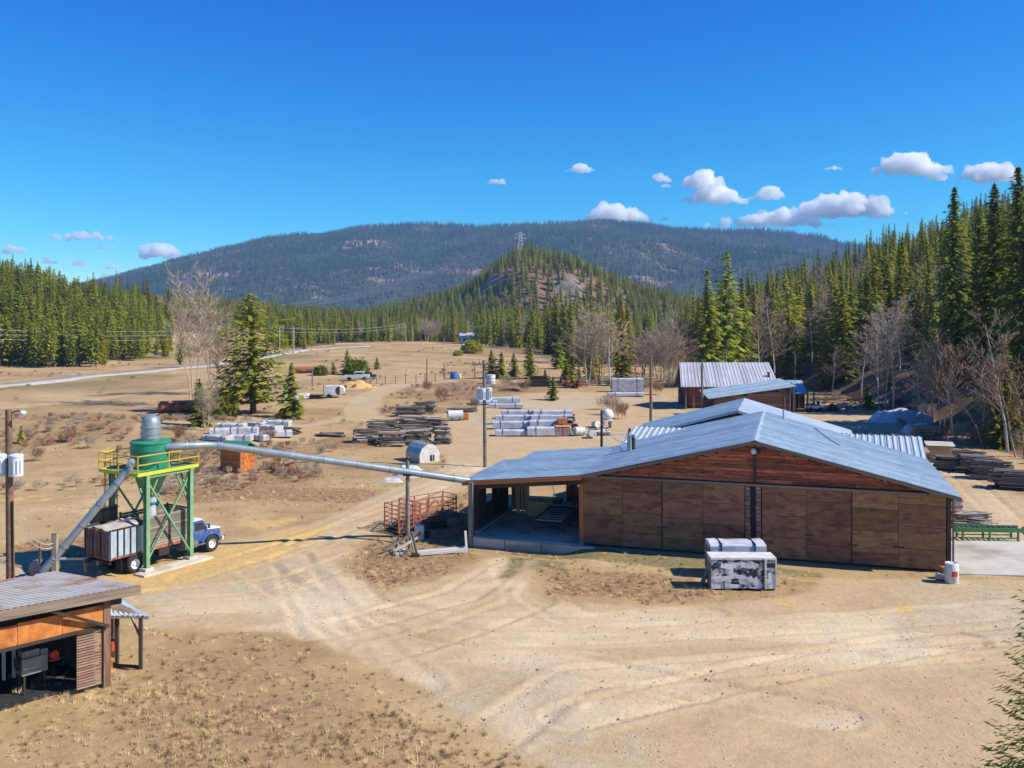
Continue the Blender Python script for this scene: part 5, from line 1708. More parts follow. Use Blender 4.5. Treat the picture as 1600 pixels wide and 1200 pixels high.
for x_ in (-.55, -.2): ubox("white_pipe", M['white'], t, (x_, 0, .85), (.1, .1, 1.2))
for x_ in (-.62, .62): ubox("upright", M['darkwood'], t, (x_, .15, .98), (.06, .06, 1.9))
t = thing("quad_machine", "dark four wheeled machine half hidden in the shade of the open shed", "machine", in_shed(5.4, 2.0), SA)
b = MB(); b.box((0, 0, .62), (1.5, .6, .3)).box((.1, 0, .85), (.7, .35, .2)).box((-.5, 0, .85), (.35, .5, .25)); b.build("body", M['dark'], t)
for x_ in (-.55, .55):
    for y_ in (-.4, .4):
        w = ucyl("wheel", M['black'], t, (x_, y_ - .12, .3), (x_, y_ + .12, .3), .3); ucyl("hub", M['machinery'], w, (0, 0, -.55), (0, 0, .55), .35)
ubeam("handlebar", M['machinery'], t, (.35, -.35, 1.1), (.35, .35, 1.1), .04)
ubox("headlight", M['white'], t, (.8, 0, .75), (.06, .2, .14))
# small lean-to roof right of it on two thin posts
ln_ = thing("small_canopy", "small grey sheet metal canopy on thin brown posts beside the open shed", "canopy", (-15.2, 36.4, 0))
o_ = Vector(ln_.location)
P4 = [(158, 933, 36.8), (183, 936, 38.6), (233, 965, 37.2), (161, 963, 35.9)]
PP = [Vector(((px - 800) * y / FP, y, pz(r_, y))) - o_ for px, r_, y in P4]
for k in range(3):
    t0, t1 = k / 3, (k + 1) / 3
    ribbed("roof_sheet", M['steel_pale'], ln_, PP[0].lerp(PP[1], t0), PP[0].lerp(PP[1], t1), PP[3].lerp(PP[2], t1), PP[3].lerp(PP[2], t0), 3, .03, .03)
b = MB(); b.prism(PP, (0, 0, -.07)); b.build("roof_deck", M['trim'], ln_)
for px, row in ((183, 1037), (220, 1046), (176, 1006)):
    p = at(px, row) - o_
    ubox("post", M['darkwood'], ln_, (p.x, p.y, 1.0), (.13, .13, 2.1))
pa, pb_ = at(220, 1046) - o_, at(176, 1043) - o_
ubeam("ground_rail", M['darkwood'], ln_, (pa.x, pa.y, .08), (pb_.x, pb_.y, .08), .1)
ubeam("brace", M['greywood'], ln_, (pa.x, pa.y, 1.2), (pa.x - .45, pa.y + .2, 2.0), .07)
t = thing("orange_jerrycan", "orange fuel can on the ground under the small grey canopy", "can", at(168, 1046))
b = MB(); b.box((0, 0, .22), (.34, .22, .42)).box((.08, 0, .46), (.1, .08, .08)); b.build("body", M['orange'], t)
ubeam("handle", M['orange'], t, (-.12, 0, .5), (.06, 0, .5), .04); ucyl("cap", M['dark'], t, (.1, 0, .49), (.1, 0, .54), .04)
t = thing("red_machine", "red small engine machine standing behind the corner post of the open shed", "machine", at(168, 1030))
b = MB(); b.box((0, 0, .55), (.5, .4, .4)).tube((0, -.3, .85), (0, .3, .85), .12, n=10); b.build("body", M['redpaint'], t)
for s in (-1, 1): ubox("leg", M['dark'], t, (.18 * s, 0, .18), (.06, .35, .36))
# posts and rail by the blower
for px, row, top, lab, w in ((86, 905, 834, "square grey post beside the blower, behind the shed roof", .26), (62, 902, 848, "thin grey post left of the blower", .1)):
    p = at(px, row); t = thing("wooden_post", lab, "post", p); h_ = pz(top, p.y) - p.z
    ubox("shaft", M['greywood'], t, (0, 0, h_ / 2 - .15), (w, w, h_ + .3)); ubox("cap", M['greywood'], t, (0, 0, h_ + .02), (w * 1.1, w * 1.1, .04))
p = at(112, 898); t = thing("hitching_rail", "low grey wooden rail on two posts behind the shed roof", "rail", p)
for x_ in (-.7, .75): ubox("post", M['greywood'], t, (x_, 0, .35), (.16, .16, 1.0))
ubeam("bar", M['paleboard'], t, (-.9, 0, .85), (.95, 0, .86), .12, .1)
ubeam("lower_bar", M['greywood'], t, (-.9, .03, .4), (.95, .03, .4), .08, .08)

# ------------------------------------------------------------------ the truck under the tower
hd = math.atan2(.854, .52)
rw_ = Vector((-20.32, 49.42, 0)) + TB * 1.15
tz_ = hz(rw_.x, rw_.y)
tr = thing("blue_truck", "old blue truck with white hood and slatted wood sawdust box under the green tower", "truck", (rw_.x, rw_.y, tz_), hd)
WB = 5.2
b = MB()
for s in (-1, 1): b.box((2.2, .45 * s, .86), (8.2, .12, .22))
for k in range(6): b.box((-1.6 + 1.3 * k, 0, .86), (.1, .9, .14))
b.build("chassis", M['dark'], tr)


def wheel(parent, x, y, dual=False):
    s = 1 if y > 0 else -1
    prof = [(.27, -.14), (.44, -.15), (.49, -.1), (.5, 0), (.49, .1), (.44, .15), (.27, .14)]
    w = MB().lathe(prof, 24).build("wheel", M['black'], parent, True, (x, y, .5)); w.rotation_euler = (math.radians(90), 0, 0)
    MB().lathe([(.28, .13 * -s), (.25, .1 * -s), (.22, .02 * -s), (.1, .0), (.08, -.06 * -s if False else .08 * -s), (0, .08 * -s)], 20).build("rim", M['white'], w, True)
    if dual:
        w2 = MB().lathe(prof, 24).build("wheel", M['black'], parent, True, (x, y - s * .33, .5)); w2.rotation_euler = (math.radians(90), 0, 0)


for y in (-1.0, 1.0):
    wheel(tr, 0, y, True); wheel(tr, WB, y)
ucyl("axle", M['dark'], tr, (0, -1, .5), (0, 1, .5), .09); ucyl("axle", M['dark'], tr, (WB, -.9, .5), (WB, .9, .5), .07)
# steel rear bin
x0, x1, w2 = -1.5, .55, 1.06
b = MB(); b.box(((x0 + 3.86) / 2, 0, 1.06), (3.86 - x0, 2.12, .14)); b.build("bed_floor", M['rust'], tr)
for s in (-1, 1):
    b = MB(); b.box(((x0 + x1) / 2, w2 * s, 1.82), (x1 - x0, .05, 1.42)); b.build("side_panel", M['binpaint'], tr)
    for k in range(6):
        ubox("stake", M['binpaint'] if k in (0, 5) else M['dark'], tr, (x0 + .05 + (x1 - x0 - .1) * k / 5, (w2 + .05) * s, 1.82), (.06, .06, 1.42))
    ubox("top_rail", M['dark'], tr, ((x0 + x1) / 2, w2 * s, 2.55), (x1 - x0 + .06, .1, .07))
b = MB(); b.box((x0, 0, 1.80), (.05, 2.08, 1.46)); b.build("tailgate", M['binred'], tr)
for k in range(7): ubox("gate_rib", M['binred'] if k % 2 else M['dark'], tr, (x0 - .045, -1.0 + .333 * k, 1.80), (.06, .07, 1.46))
for s in (-1, 1): ubox("mud_flap", M['black'], tr, (-.85, .9 * s, .62), (.03, .5, .6))
ubox("bumper", M['dark'], tr, (x0 + .1, 0, .8), (.12, 1.9, .12)); ubeam("tow_bar", M['dark'], tr, (x0 + .2, -.2, .8), (x0 - .3, -.6, .35), .07)
# sawdust fill with lumps
v_, f_ = [], []
nx, ny = 26, 12
for i in range(nx):
    for j in range(ny):
        xx = x0 + .05 + (x1 - x0 - .08) * i / (nx - 1); yy = -1.02 + 2.04 * j / (ny - 1)
        v_.append((xx, yy, 2.3 + .32 * math.sin(math.pi * j / (ny - 1)) + .25 * float(vn(xx * 2.6, yy * 2.6, 3)) + .2 * i / nx))
for i in range(nx - 1):
    for j in range(ny - 1): f_.append((i * ny + j, (i + 1) * ny + j, (i + 1) * ny + j + 1, i * ny + j + 1))
link("sawdust_load", np_mesh("sawdust_load", v_, f_, M['paleboard'], smooth=True), tr)
# slatted wooden box behind the cab
xs0, xs1 = .62, 3.84
for s in (-1, 1):
    for k in range(12):
        zz = 1.2 + .145 * k
        ubox("slat", M['greywood'], tr, ((xs0 + xs1) / 2 + U(-.03, .03), w2 * s, zz), (xs1 - xs0, .03, .125), (0, U(-.006, .006), 0))
    for k in range(3): ubox("stake", M['dark'], tr, (xs0 + .05 + (xs1 - xs0 - .1) * k / 2, (w2 + .05) * s, 2.0), (.09, .07, 1.85))
for k in range(12):
    ubox("slat", M['greywood'], tr, (xs1 - .02, 0, 1.2 + .145 * k), (.03, 2.06, .125))
for k in range(9):      # tall headboard on the far side, rising above the bin
    ubox("slat", M['darkwood'], tr, (-.35, 1.1, 2.5 + .1 * k), (1.7, .03, .09))
for k in (-1, 0, 1): ubox("stake", M['dark'], tr, (-.35 + .75 * k, 1.14, 2.75), (.07, .06, 1.25))
ubox("bulkhead", M['dark'], tr, (xs0 - .04, 0, 1.95), (.05, 2.1, 1.6))
# cab and hood
def prof_prism(pts, y0, y1): return MB().prism([(x, y0, z) for x, z in pts], (0, y1 - y0, 0))
cabp = [(3.95, .75), (5.0, .75), (5.0, 1.38), (4.66, 1.92), (4.56, 1.97), (4.08, 1.97), (3.95, 1.85)]
c_ = prof_prism(cabp, -.96, .96).build("cab", M['blue'], tr)
b = MB(); b.box((4.32, 0, 2.0), (.66, 1.84, .07)); b.build("cab_roof", M['white'], tr)
b = MB(); b.prism([(4.98, -.92, 1.42), (4.98, .92, 1.42), (4.69, .86, 1.88), (4.69, -.86, 1.88)], (.03, 0, .02)); b.build("windscreen", M['glass'], tr)
for s in (-1, 1):
    b = MB(); b.prism([(4.1, .965 * s, 1.42), (4.84, .965 * s, 1.42), (4.62, .965 * s, 1.84), (4.1, .965 * s, 1.84)], (0, .015 * s, 0)); b.build("side_window", M['glass'], tr)
    d_ = prof_prism([(4.06, .82), (4.92, .82), (4.92, 1.36), (4.06, 1.36)], .965 * s, .98 * s).build("door", M['blue'], tr)
    ubox("handle", M['galv'], d_, (4.16, .99 * s, 1.24), (.16, .03, .04))
    ubox("mirror", M['galv'], tr, (4.9, 1.2 * s, 1.6), (.05, .16, .28)); ubeam("mirror_arm", M['dark'], tr, (4.95, .96 * s, 1.5), (4.9, 1.2 * s, 1.6), .03)
    pts = [(WB + .74 * math.cos(a), .60 + .58 * math.sin(a)) for a in [math.pi * k / 10 for k in range(11)]]
    inn = [(WB + .60 * math.cos(a), .55 + .50 * math.sin(a)) for a in [math.pi * k / 10 for k in range(10, -1, -1)]]
    prof_prism(pts + inn, .78 * s, 1.08 * s).build("fender", M['blue'], tr)
    b = MB(); b.tube((5.94, .66 * s, 1.02), (6.0, .66 * s, 1.02), .12, n=14); b.build("headlight", M['white'], tr, True)
    ubox("running_board", M['machinery'], tr, (4.4, .98 * s, .6), (.9, .25, .06))
prof_prism([(4.95, .78), (5.93, .78), (5.93, 1.24), (4.95, 1.33)], -.90, .90).build("engine_cowl", M['blue'], tr)
prof_prism([(4.99, 1.335), (5.95, 1.245), (5.98, 1.30), (5.85, 1.36), (4.99, 1.45)], -.93, .93).build("hood", M['white'], tr)
ubox("grille", M['dark'], tr, (5.95, 0, .98), (.05, 1.0, .34))
for k in range(5): ubox("grille_bar", M['galv'], tr, (5.985, 0, .85 + .065 * k), (.02, 1.0, .02))
ubox("front_bumper", M['white'], tr, (6.1, 0, .64), (.1, 2.0, .2))
ubox("fuel_tank", M['machinery'], tr, (3.6, -.85, .72), (1.1, .45, .42)); ubox("tool_box", M['dark'], tr, (1.9, -.85, .75), (.7, .4, .4))
ucyl("exhaust", M['dark'], tr, (3.9, .85, .9), (3.9, .85, 2.5), .05)

# ------------------------------------------------------------------ lumber, logs, tarps and junk in the yard
def pile(name, label, cat, p, rz, L, W, Hh, mat, n, bw=.22, bt=.08, messy=.12, group=None, fan=.0, skids=True, wmat=None):
    t = thing(name, label, cat, p, rz, group)
    rows_ = max(1, int(Hh / (bt * 1.35)))
    per = max(1, n // rows_)
    for j in range(rows_):
        zz = .12 + bt * 1.3 * j
        shrink = 1 - .35 * (j / rows_) ** 2
        for k in range(per):
            y_ = (-.5 + (k + .5) / per) * W * shrink + U(-.05, .05)
            l_ = L * U(.5, 1.0) * (1 - .12 * j / rows_)
            ubox("board", mat if wmat is None or rnd.random() < .75 else wmat, t, (U(-1, 1) * L * .07, y_, zz + U(-.02, .03)), (l_, bw * U(.7, 1.15), bt * U(.8, 1.2)), (U(-.04, .04) * messy * 8, U(-.02, .02) * messy * 8, U(-1, 1) * messy + fan * (k / per - .5)))
    if skids:
        for x_ in (-.35, .35): ubox("skid", M['darkwood'], t, (x_ * L, 0, .05), (.14, W, .1))
    return t


# the heap of weathered slabs (several bundles lying beside and on each other)
sl = 'heaps of weathered slab boards'
for px, row, rz, L, W, Hh, n, lab in [(575, 691, .15, 4.0, 2.0, 1.5, 52, 'left end bundle of the big heap of weathered slabs, showing dark ends'), (612, 696, .1, 3.6, 2.2, 1.5, 56, 'front middle bundle of the big slab heap'),
                                       (650, 694, .05, 4.2, 2.2, 1.7, 60, 'front right bundle of the big slab heap, pale and neat'), (692, 692, .0, 2.4, 2.2, 1.9, 56, 'right end block of the big slab heap behind the arched hut'),
                                       (600, 678, .12, 5.0, 2.6, 1.7, 48, 'back left bundle of the big slab heap'), (645, 675, .06, 5.0, 2.6, 2.0, 50, 'back middle bundle of the big slab heap'), (680, 676, -.05, 3.6, 2.2, 1.8, 40, 'back right bundle of the big slab heap'),
                                       (640, 651, .0, 5.2, 2.4, 1.4, 44, 'dark slab pile behind the big heap, left of two'), (663, 646, .1, 4.2, 2.4, 1.7, 40, 'dark slab pile behind the big heap, right of two'),
                                       (518, 682, -.12, 4.6, 1.0, .5, 16, 'thin row of loose slabs on the grass left of the big heap')]:
    pile("slab_pile", lab, "lumber pile", at(px, row), rz, L * .85, W, Hh, M['slabwood'], int(n * 1.2), .22, .11, .26, sl, wmat=M['darkwood'] if row < 660 else M['paleboard'])


def wrapped(label, p, rz, L, W, Hh, mat, group, ends='slabwood', name="wrapped_bundle"):
    t = thing(name, label, "lumber bundle", p, rz, group)
    b = MB()
    nx_, prof = 14, []
    r_ = .07
    sec = [(-W / 2 - .02, .12), (-W / 2, Hh - r_), (-W / 2 + r_, Hh), (0, Hh + .05), (W / 2 - r_, Hh), (W / 2, Hh - r_), (W / 2 + .02, .12)]
    for i in range(nx_ + 1):
        x_ = (-.5 + i / nx_) * L
        for (y_, z_) in sec:
            b.v.append((x_, y_ + .03 * float(vn(x_ * 2.3, z_ * 3 + y_, 5)), z_ + .05 * float(vn(x_ * 1.7, y_ * 2.1, 8))))
    m_ = len(sec)
    for i in range(nx_):
        for k in range(m_ - 1): b.f.append((i * m_ + k, i * m_ + k + 1, (i + 1) * m_ + k + 1, (i + 1) * m_ + k))
    b.f.append(tuple(range(m_))); b.f.append(tuple(nx_ * m_ + k for k in range(m_)))
    b.build("wrap", mat, t)
    for x_ in (-.36, 0, .36): ubox("skid", M['darkwood'], t, (x_ * L, 0, .05), (.12, W, .1))
    for x_ in (-.3, .3): ubox("strap", M['dark'], t, (x_ * L, 0, Hh * .5 + .09), (.04, W + .07, Hh - .02))
    for s in (-1, 1):
        for k in range(4):
            ubox("board_end", M[ends], t, (s * (L / 2 + .012), (-.375 + .25 * k) * W, Hh * .5), (.03, W * .22, Hh * .7))
    return t


wg = 'white wrapped lumber bundles in the yard'
# silver bundles in the middle yard
for px, row, L, Hh, lab in [(803, 681, 4.2, .7, 'flat pale bundle at the front left corner of the bundle rows'), (800, 670, 4.6, .9, 'silver bundle in the left column, second row from the front'), (803, 661, 4.6, 1.0, 'silver bundle in the left column, third row from the front'), (810, 653, 4.6, 1.0, 'silver bundle in the left column, back row'),
                            (858, 681, 5.0, 1.0, 'silver bundle in the right column, front row'), (860, 671, 5.0, 1.1, 'silver bundle in the right column, second row'), (862, 662, 5.2, 1.1, 'silver bundle in the right column, third row'), (864, 654, 5.2, 1.1, 'silver bundle in the right column, back row beside the junk')]:
    wrapped(lab, at(px, row), .02, L, 1.3, Hh, M['wrap'], wg)
for px, row, L, Hh, lab in [(790, 638, 5.0, .7, 'front silver bundle behind the utility pole transformers'), (785, 630, 5.4, .9, 'back silver bundle behind the utility pole transformers'), (757, 632, 4.0, .6, 'low grey bundle left of the utility pole')]:
    wrapped(lab, at(px, row), .0, L, 1.5, Hh, M['wrap'], wg)
t = wrapped('tall silver wrapped stack standing by the bare birch clump', at(980, 612), -.05, 5.6, 2.6, 2.4, M['wrap'], wg); 
wrapped('low white bundle in front of the tall silver stack at the birches', at(978, 619), -.02, 6.0, 1.6, .6, M['tarpwhite'], wg)
# the two bundles in front of the barn
b1 = wrapped('smooth pale wrapped lumber bundle behind the torn one in front of the barn', at(1149, 897), -.02, 2.95, 1.5, 1.75, M['wrap'], 'wrapped bundles in front of the barn doors')
b2 = wrapped('torn dark and white printed lumber bundle in front of the barn doors', at(1158, 918), -.03, 3.25, 1.15, 1.55, M['torn'], 'wrapped bundles in front of the barn doors')
b = MB(); b.box((0, 0, 1.62), (3.3, 1.2, .1)).box((1.1, -.6, .85), (.1, .06, 1.5)).box((1.62, 0, .85), (.06, 1.22, 1.5)); b.build("white_edge", M['dirtywhite'], b2)
for k in range(7):
    ubox("torn_flap", M['dirtywhite'], b2, (U(-1.5, 1.5), -.60, U(.25, 1.4)), (U(.2, .6), .03, U(.08, .28)), (U(-.1, .1), U(-.5, .5), 0))
for x_, z_ in ((.55, 1.32), (1.33, 1.3)): ubox("gap", M['black'], b2, (x_, -.592, z_), (.55, .03, .22))
t = thing("loose_board", "grey board leaning against the left end of the torn bundle", "board", at(1101, 915))
ubeam("board", M['greywood'], t, (-.25, -.1, 0), (.28, .1, 1.1), .22, .04); ubeam("board", M['greywood'], t, (-.1, .15, 0), (.4, .3, .9), .18, .04)


def heap(name, label, cat, p, sx, sy, hh, mat, seed, rz=0, ridge=.5, kind=None, group=None):
    """a draped or poured heap: closed mound with uneven top"""
    t = 40
    V, Fc = [], []
    for i in range(t + 1):
        for j in range(t + 1):
            x_, y_ = (i / t - .5) * 2, (j / t - .5) * 2
            d_ = math.hypot(x_ * (1 + .3 * float(vn(y_ * 2, seed, 3))), y_)
            k_ = float(ss(1 - d_, 0, ridge))
            V.append((x_ * sx, y_ * sy, hh * k_ * (.85 + .45 * float(fbm(x_ * 2.0 + seed, y_ * 2.0, 4, seed)) + .10 * float(vn(x_ * 8 + y_ * 2, y_ * 5, 9))) - (.1 if k_ == 0 else 0)))
    for i in range(t):
        for j in range(t): Fc.append((i * (t + 1) + j, (i + 1) * (t + 1) + j, (i + 1) * (t + 1) + j + 1, i * (t + 1) + j + 1))
    o = link(name, np_mesh(name, V, Fc, mat, smooth=True), None, p, (0, 0, rz))
    return setp(o, label, cat, group, kind)


# white tarped pile at left: bundles under loose tarps
tp_ = [(340, 689, .7, 'front left bundle of the white tarped pile behind the green roofed hut'), (372, 690, .85, 'second bundle from the left in the front row of the white tarped pile'), (402, 688, .8, 'third bundle from the left in the front row of the white tarped pile'), (432, 683, .85, 'right end bundle in the front row of the white tarped pile, by the loose boards'),
       (348, 680, .9, 'left bundle in the middle row of the white tarped pile'), (385, 680, 1.05, 'centre bundle in the middle row of the white tarped pile'), (420, 676, 1.0, 'right bundle in the middle row of the white tarped pile'), (362, 672, .9, 'left bundle in the back row of the white tarped pile'), (398, 670, .95, 'middle bundle in the back row of the white tarped pile'), (432, 667, .9, 'right bundle in the back row of the white tarped pile')]
for k, (px, row, hh, lab) in enumerate(tp_):
    p = at(px, row)
    wrapped(lab, p, U(-.6, .35), U(2.4, 3.4), U(1.2, 1.5), hh * .85, M['tarpwhite'], 'white tarped pile', 'paleboard', "tarped_bundle")
pile("board_heap", "loose brown boards at the right end of the white tarped pile", "lumber pile", at(455, 677), -.4, 2.6, 1.4, .7, M['slabwood'], 18, .2, .1, .4)
heap("snow_tarp", "crumpled white tarp lying on the grass behind the duct pole", "tarp", at(642, 742), 1.5, 1.3, .75, M['tarpwhite'], 3, ridge=.5)
heap("snow_tarp", "small flat scrap of white tarp left of the duct pole", "tarp", at(612, 752), 1.0, .5, .3, M['tarpwhite'], 9, ridge=.5)
heap("sawdust_pile", "pale yellow sawdust mound beside the white pickup in the field", "sawdust", at(556, 606), 4.4, 2.4, 1.6, M['sawdust'], 5, ridge=.8)
heap("white_tarp", "large white tarp spread over the pile at the foot of the right bank", "tarp", at(1408, 658), 4.4, 2.6, 1.5, M['tarpwhite'], 14, ridge=.35)
heap("white_tarp", "smaller white tarp in front of the large one at the right bank", "tarp", at(1432, 675), 1.9, 1.4, 1.0, M['tarpwhite'], 17, ridge=.4)
# log end stack and boards by the right tarps
t = thing("log_pile", "stack of short round logs showing their ends by the white tarps", "logs", at(1447, 690))
for k in range(7):
    for j in range(5):
        ucyl("log", M['slabwood'] if (k + j) % 3 else M['logend'], t, (-1.2 + .4 * k + (.2 if j % 2 else 0), -.7 + U(-.1, .1), .2 + .34 * j), (-1.2 + .4 * k + (.2 if j % 2 else 0), .8, .2 + .34 * j), U(.15, .2))
pile("lumber_pile", "pale boards topped by a white sheet just right of the barn's back roof", "lumber pile", at(1468, 722), -.3, 2.4, 1.6, 1.5, M['freshwood'], 34, .2, .1, .06)
setp(link("cover_sheet", unit_mesh('box', M['paleboard']), None, at(1468, 722, 1.72), (.12, 0, -.3), (2.5, 1.7, .05)), "pale sheet lying on the board stack right of the barn's back roof", "sheet")
dg = 'dark lumber stacks along the right bank'
for px, row, rz, L, W, Hh, lab in [(1488, 734, -.42, 3.4, 1.8, 1.3, 'leftmost low stack of dark lumber along the right bank'), (1522, 738, -.42, 3.4, 1.8, 1.5, 'second stack of dark lumber along the right bank'),
                                   (1546, 748, -.42, 3.8, 2.0, 1.7, 'third stack of dark lumber along the right bank, tallest'), (1586, 764, -.42, 3.6, 1.8, 1.6, 'nearest stack of dark lumber, cut by the right photo edge'), (1500, 722, -.42, 4.4, 1.8, 1.2, 'back stack of dark lumber closest to the bank')]:
    pile("lumber_stack", lab, "lumber pile", at(px, row), rz, L, W, Hh, M['greywood'], 56, .2, .1, .03, dg, wmat=M['darkwood'])

# junk at the end of the silver bundles
def machine(name, label, cat, p, rz, boxes, tubes=(), wheels=()):
    t = thing(name, label, cat, p, rz)
    for nm, mt, c, s in boxes: ubox(nm, M[mt], t, c, s)
    for nm, mt, a, c, r_ in tubes: MB().tube(a, c, r_, n=14).build(nm, M[mt], t, True)
    for x_, y_, r_ in wheels:
        w = MB().lathe([(r_ * .5, -.1), (r_ * .93, -.12), (r_, -.06), (r_, .06), (r_ * .93, .12), (r_ * .5, .1), (r_ * .3, .05), (0, .05)], 16).build("wheel", M['black'], t, True, (x_, y_, r_)); w.rotation_euler = (math.radians(90), 0, 0)
    return t


machine("orange_loader", "rusty orange machine standing among the junk right of the silver bundles", "machine", at(886, 672), .1, [("chassis", 'orange', (0, 0, .6), (2.4, 1.2, .4)), ("engine_hood", 'orange', (-.6, 0, 1.1), (1.1, .9, .6)), ("cab_frame", 'dark', (.5, 0, 1.5), (.8, .9, .1)), ("seat", 'black', (.4, 0, .95), (.5, .5, .3)), ("cab_post", 'dark', (.15, .4, 1.15), (.07, .07, .8)), ("cab_post", 'dark', (.85, .4, 1.15), (.07, .07, .8)), ("bucket", 'rust', (-1.5, 0, .4), (.5, 1.4, .6))], [], [(-.8, -.7, .42), (.8, -.7, .42), (-.8, .7, .42), (.8, .7, .42)])
machine("steel_rack", "rust brown slatted rack in front of the orange machine", "rack", at(880, 681), .0, [("side", 'orange', (-.75 + .3 * k, -.4, .5), (.07, .06, 1.0)) for k in range(6)] + [("shelf", 'freshwood', (0, 0, .2 + .3 * k), (1.7, .8, .06)) for k in range(4)])
for px, row, r_, l_, lab in [(912, 680, .45, 1.2, 'white drum lying on its side among the junk, nearest the silver bundles'), (924, 683, .42, 1.0, 'tilted grey white drum in the middle of the junk row'), (928, 668, .4, .9, 'small white drum behind the junk row')]:
    t = thing("drum", lab, "drum", at(px, row), .35 + px * .1)
    MB().lathe([(0, 0), (r_, .0), (r_ * 1.03, .03), (r_, .06), (r_, l_ / 2), (r_ * 1.03, l_ / 2 + .02), (r_, l_ / 2 + .05), (r_, l_ - .06), (r_ * 1.03, l_ - .03), (r_, l_), (0, l_)], 20).build("shell", M['dirtywhite'], t, True, (0, 0, r_)).rotation_euler = (0, math.radians(84), 0)
    ucyl("bung", M['dark'], t, (l_ * .99, .2, r_), (l_ * 1.03, .2, r_), .06)
machine("poly_tank", "white ball shaped tank on a stand right of the junk row", "tank", at(949, 668), .2, [("stand", 'dirtywhite', (-.45, 0, .5), (.12, .9, 1.0)), ("stand", 'dirtywhite', (.45, 0, .5), (.12, .9, 1.0)), ("tray", 'dirtywhite', (0, 0, .9), (1.3, 1.1, .12))], [("hose", 'black', (0, -.5, .8), (.1, -.6, .1), .08)])
t_ = [o for o in bpy.data.objects if o.name == "poly_tank"][0]
MB().lathe([(0, -.7), (.4, -.62), (.7, -.3), (.75, 0), (.68, .3), (.42, .6), (.2, .66), (.2, .74), (0, .75)], 22).build("shell", M['white'], t_, True, (0, 0, 1.6))
pile("scrap_heap", "mixed scrap boards and white pieces between the drums and the ball tank", "scrap", at(936, 680), .3, 2.6, 1.6, .8, M['slabwood'], 26, .25, .12, .5, wmat=M['dirtywhite'])
pile("scrap_heap", "dark mixed scrap lying behind the orange machine", "scrap", at(878, 660), -.1, 3.6, 2.0, 1.1, M['darkwood'], 34, .3, .14, .5, wmat=M['dirtywhite'])
machine("white_gas_tank", "small white tank beside an orange block in the middle yard", "tank", at(712, 657), .15, [("cradle", 'dark', (-.5, 0, .15), (.12, 1.0, .3)), ("cradle", 'dark', (.5, 0, .15), (.12, 1.0, .3)), ("orange_block", 'orange', (1.3, 0, .5), (.7, .7, 1.0))], [("shell", 'white', (-1.0, 0, .75), (.95, 0, .75), .6), ("cap", 'dirtywhite', (-1.02, 0, .75), (-1.12, 0, .75), .4)])
pile("scrap_heap", "low row of grey scrap behind the small white tank", "scrap", at(722, 644), .0, 4.6, 1.6, .8, M['greywood'], 28, .25, .12, .25)
pile("lumber_pile", "dark horizontal board pile on the meadow edge behind the small bright conifer", "lumber pile", at(843, 604), .0, 4.4, 2.0, 2.2, M['darkwood'], 90, .24, .13, .02, wmat=M['greywood'])
machine("red_trailer", "low red machine parked by the meadow edge right of the dark board pile", "machine", at(892, 606), .0, [("frame", 'redpaint', (0, 0, .7), (4.6, 1.6, .3)), ("tank", 'rust', (-.9, 0, 1.15), (1.8, 1.2, .6)), ("drawbar", 'redpaint', (2.8, 0, .6), (1.4, .2, .15)), ("seat", 'dark', (1.2, 0, 1.15), (.7, .6, .5))], [], [(-1.2, -.9, .5), (.9, -.9, .5), (-1.2, .9, .5), (.9, .9, .5)])
pile("lumber_pile", "short pale planks lying on the ground left of the dark board pile", "lumber pile", at(795, 611), .05, 4.0, 1.2, .5, M['slabwood'], 14, .25, .12, .1)

# small hut with green roof
p = at(372, 735); t = thing("small_hut", "small orange brown hut with green roof beside the overhead duct", "hut", p, -.42)
b = MB(); b.box((0, 0, .95), (2.2, 2.0, 1.9)); b.build("wall", M['orangewood'], t)
for k in range(11): 
    ubox("board", M['orangewood'], t, (0, -1.02, .1 + .17 * k), (2.22, .03, .155)); 
    ubox("board", M['orangewood'], t, (1.12, 0, .1 + .17 * k), (.03, 2.0, .155))
ubox("door", M['orange'], t, (1.15, -.2, .85), (.04, .75, 1.6))
b = MB(); b.prism([(-1.35, -1.25, 1.95), (1.35, -1.25, 1.95), (1.35, 0, 2.55), (-1.35, 0, 2.55)], (0, 0, .08)); b.prism([(-1.35, .0, 2.55), (1.35, .0, 2.55), (1.35, 1.25, 1.95), (-1.35, 1.25, 1.95)], (0, 0, .08)); b.build("roof", M['teal'], t)
b = MB(); b.prism([(-1.1, -1.0, 1.9), (-1.1, 1.0, 1.9), (-1.1, 0, 2.5)], (2.2, 0, 0)); b.build("gable", M['darkwood'], t)
# arched hut
p = at(661, 720); t = thing("arched_hut", "small grey arched hut with pale front and little dark window", "hut", p, .62)
arc = [(-1.1, 0), (-1.1, .85), (-.85, 1.35), (-.4, 1.68), (0, 1.76), (.4, 1.68), (.85, 1.35), (1.1, .85), (1.1, 0)]
b = MB(); b.prism([(x_, -1.2, z_) for x_, z_ in arc], (0, 2.6, 0)); b.build("shell", M['galv'], t)
b = MB(); b.prism([(x_ * .98, -1.25, z_ * .985) for x_, z_ in arc], (0, .04, 0)); b.build("front", M['dirtywhite'], t)
ubox("window", M['glass'], t, (.28, -1.27, .42), (.46, .04, .55)); ubox("window_bar", M['dirtywhite'], t, (.28, -1.295, .42), (.04, .02, .55))
for k in range(5): ubox("rib", M['galv'], t, (0, -1.1 + .6 * k, 1.76), (.9, .04, .03))

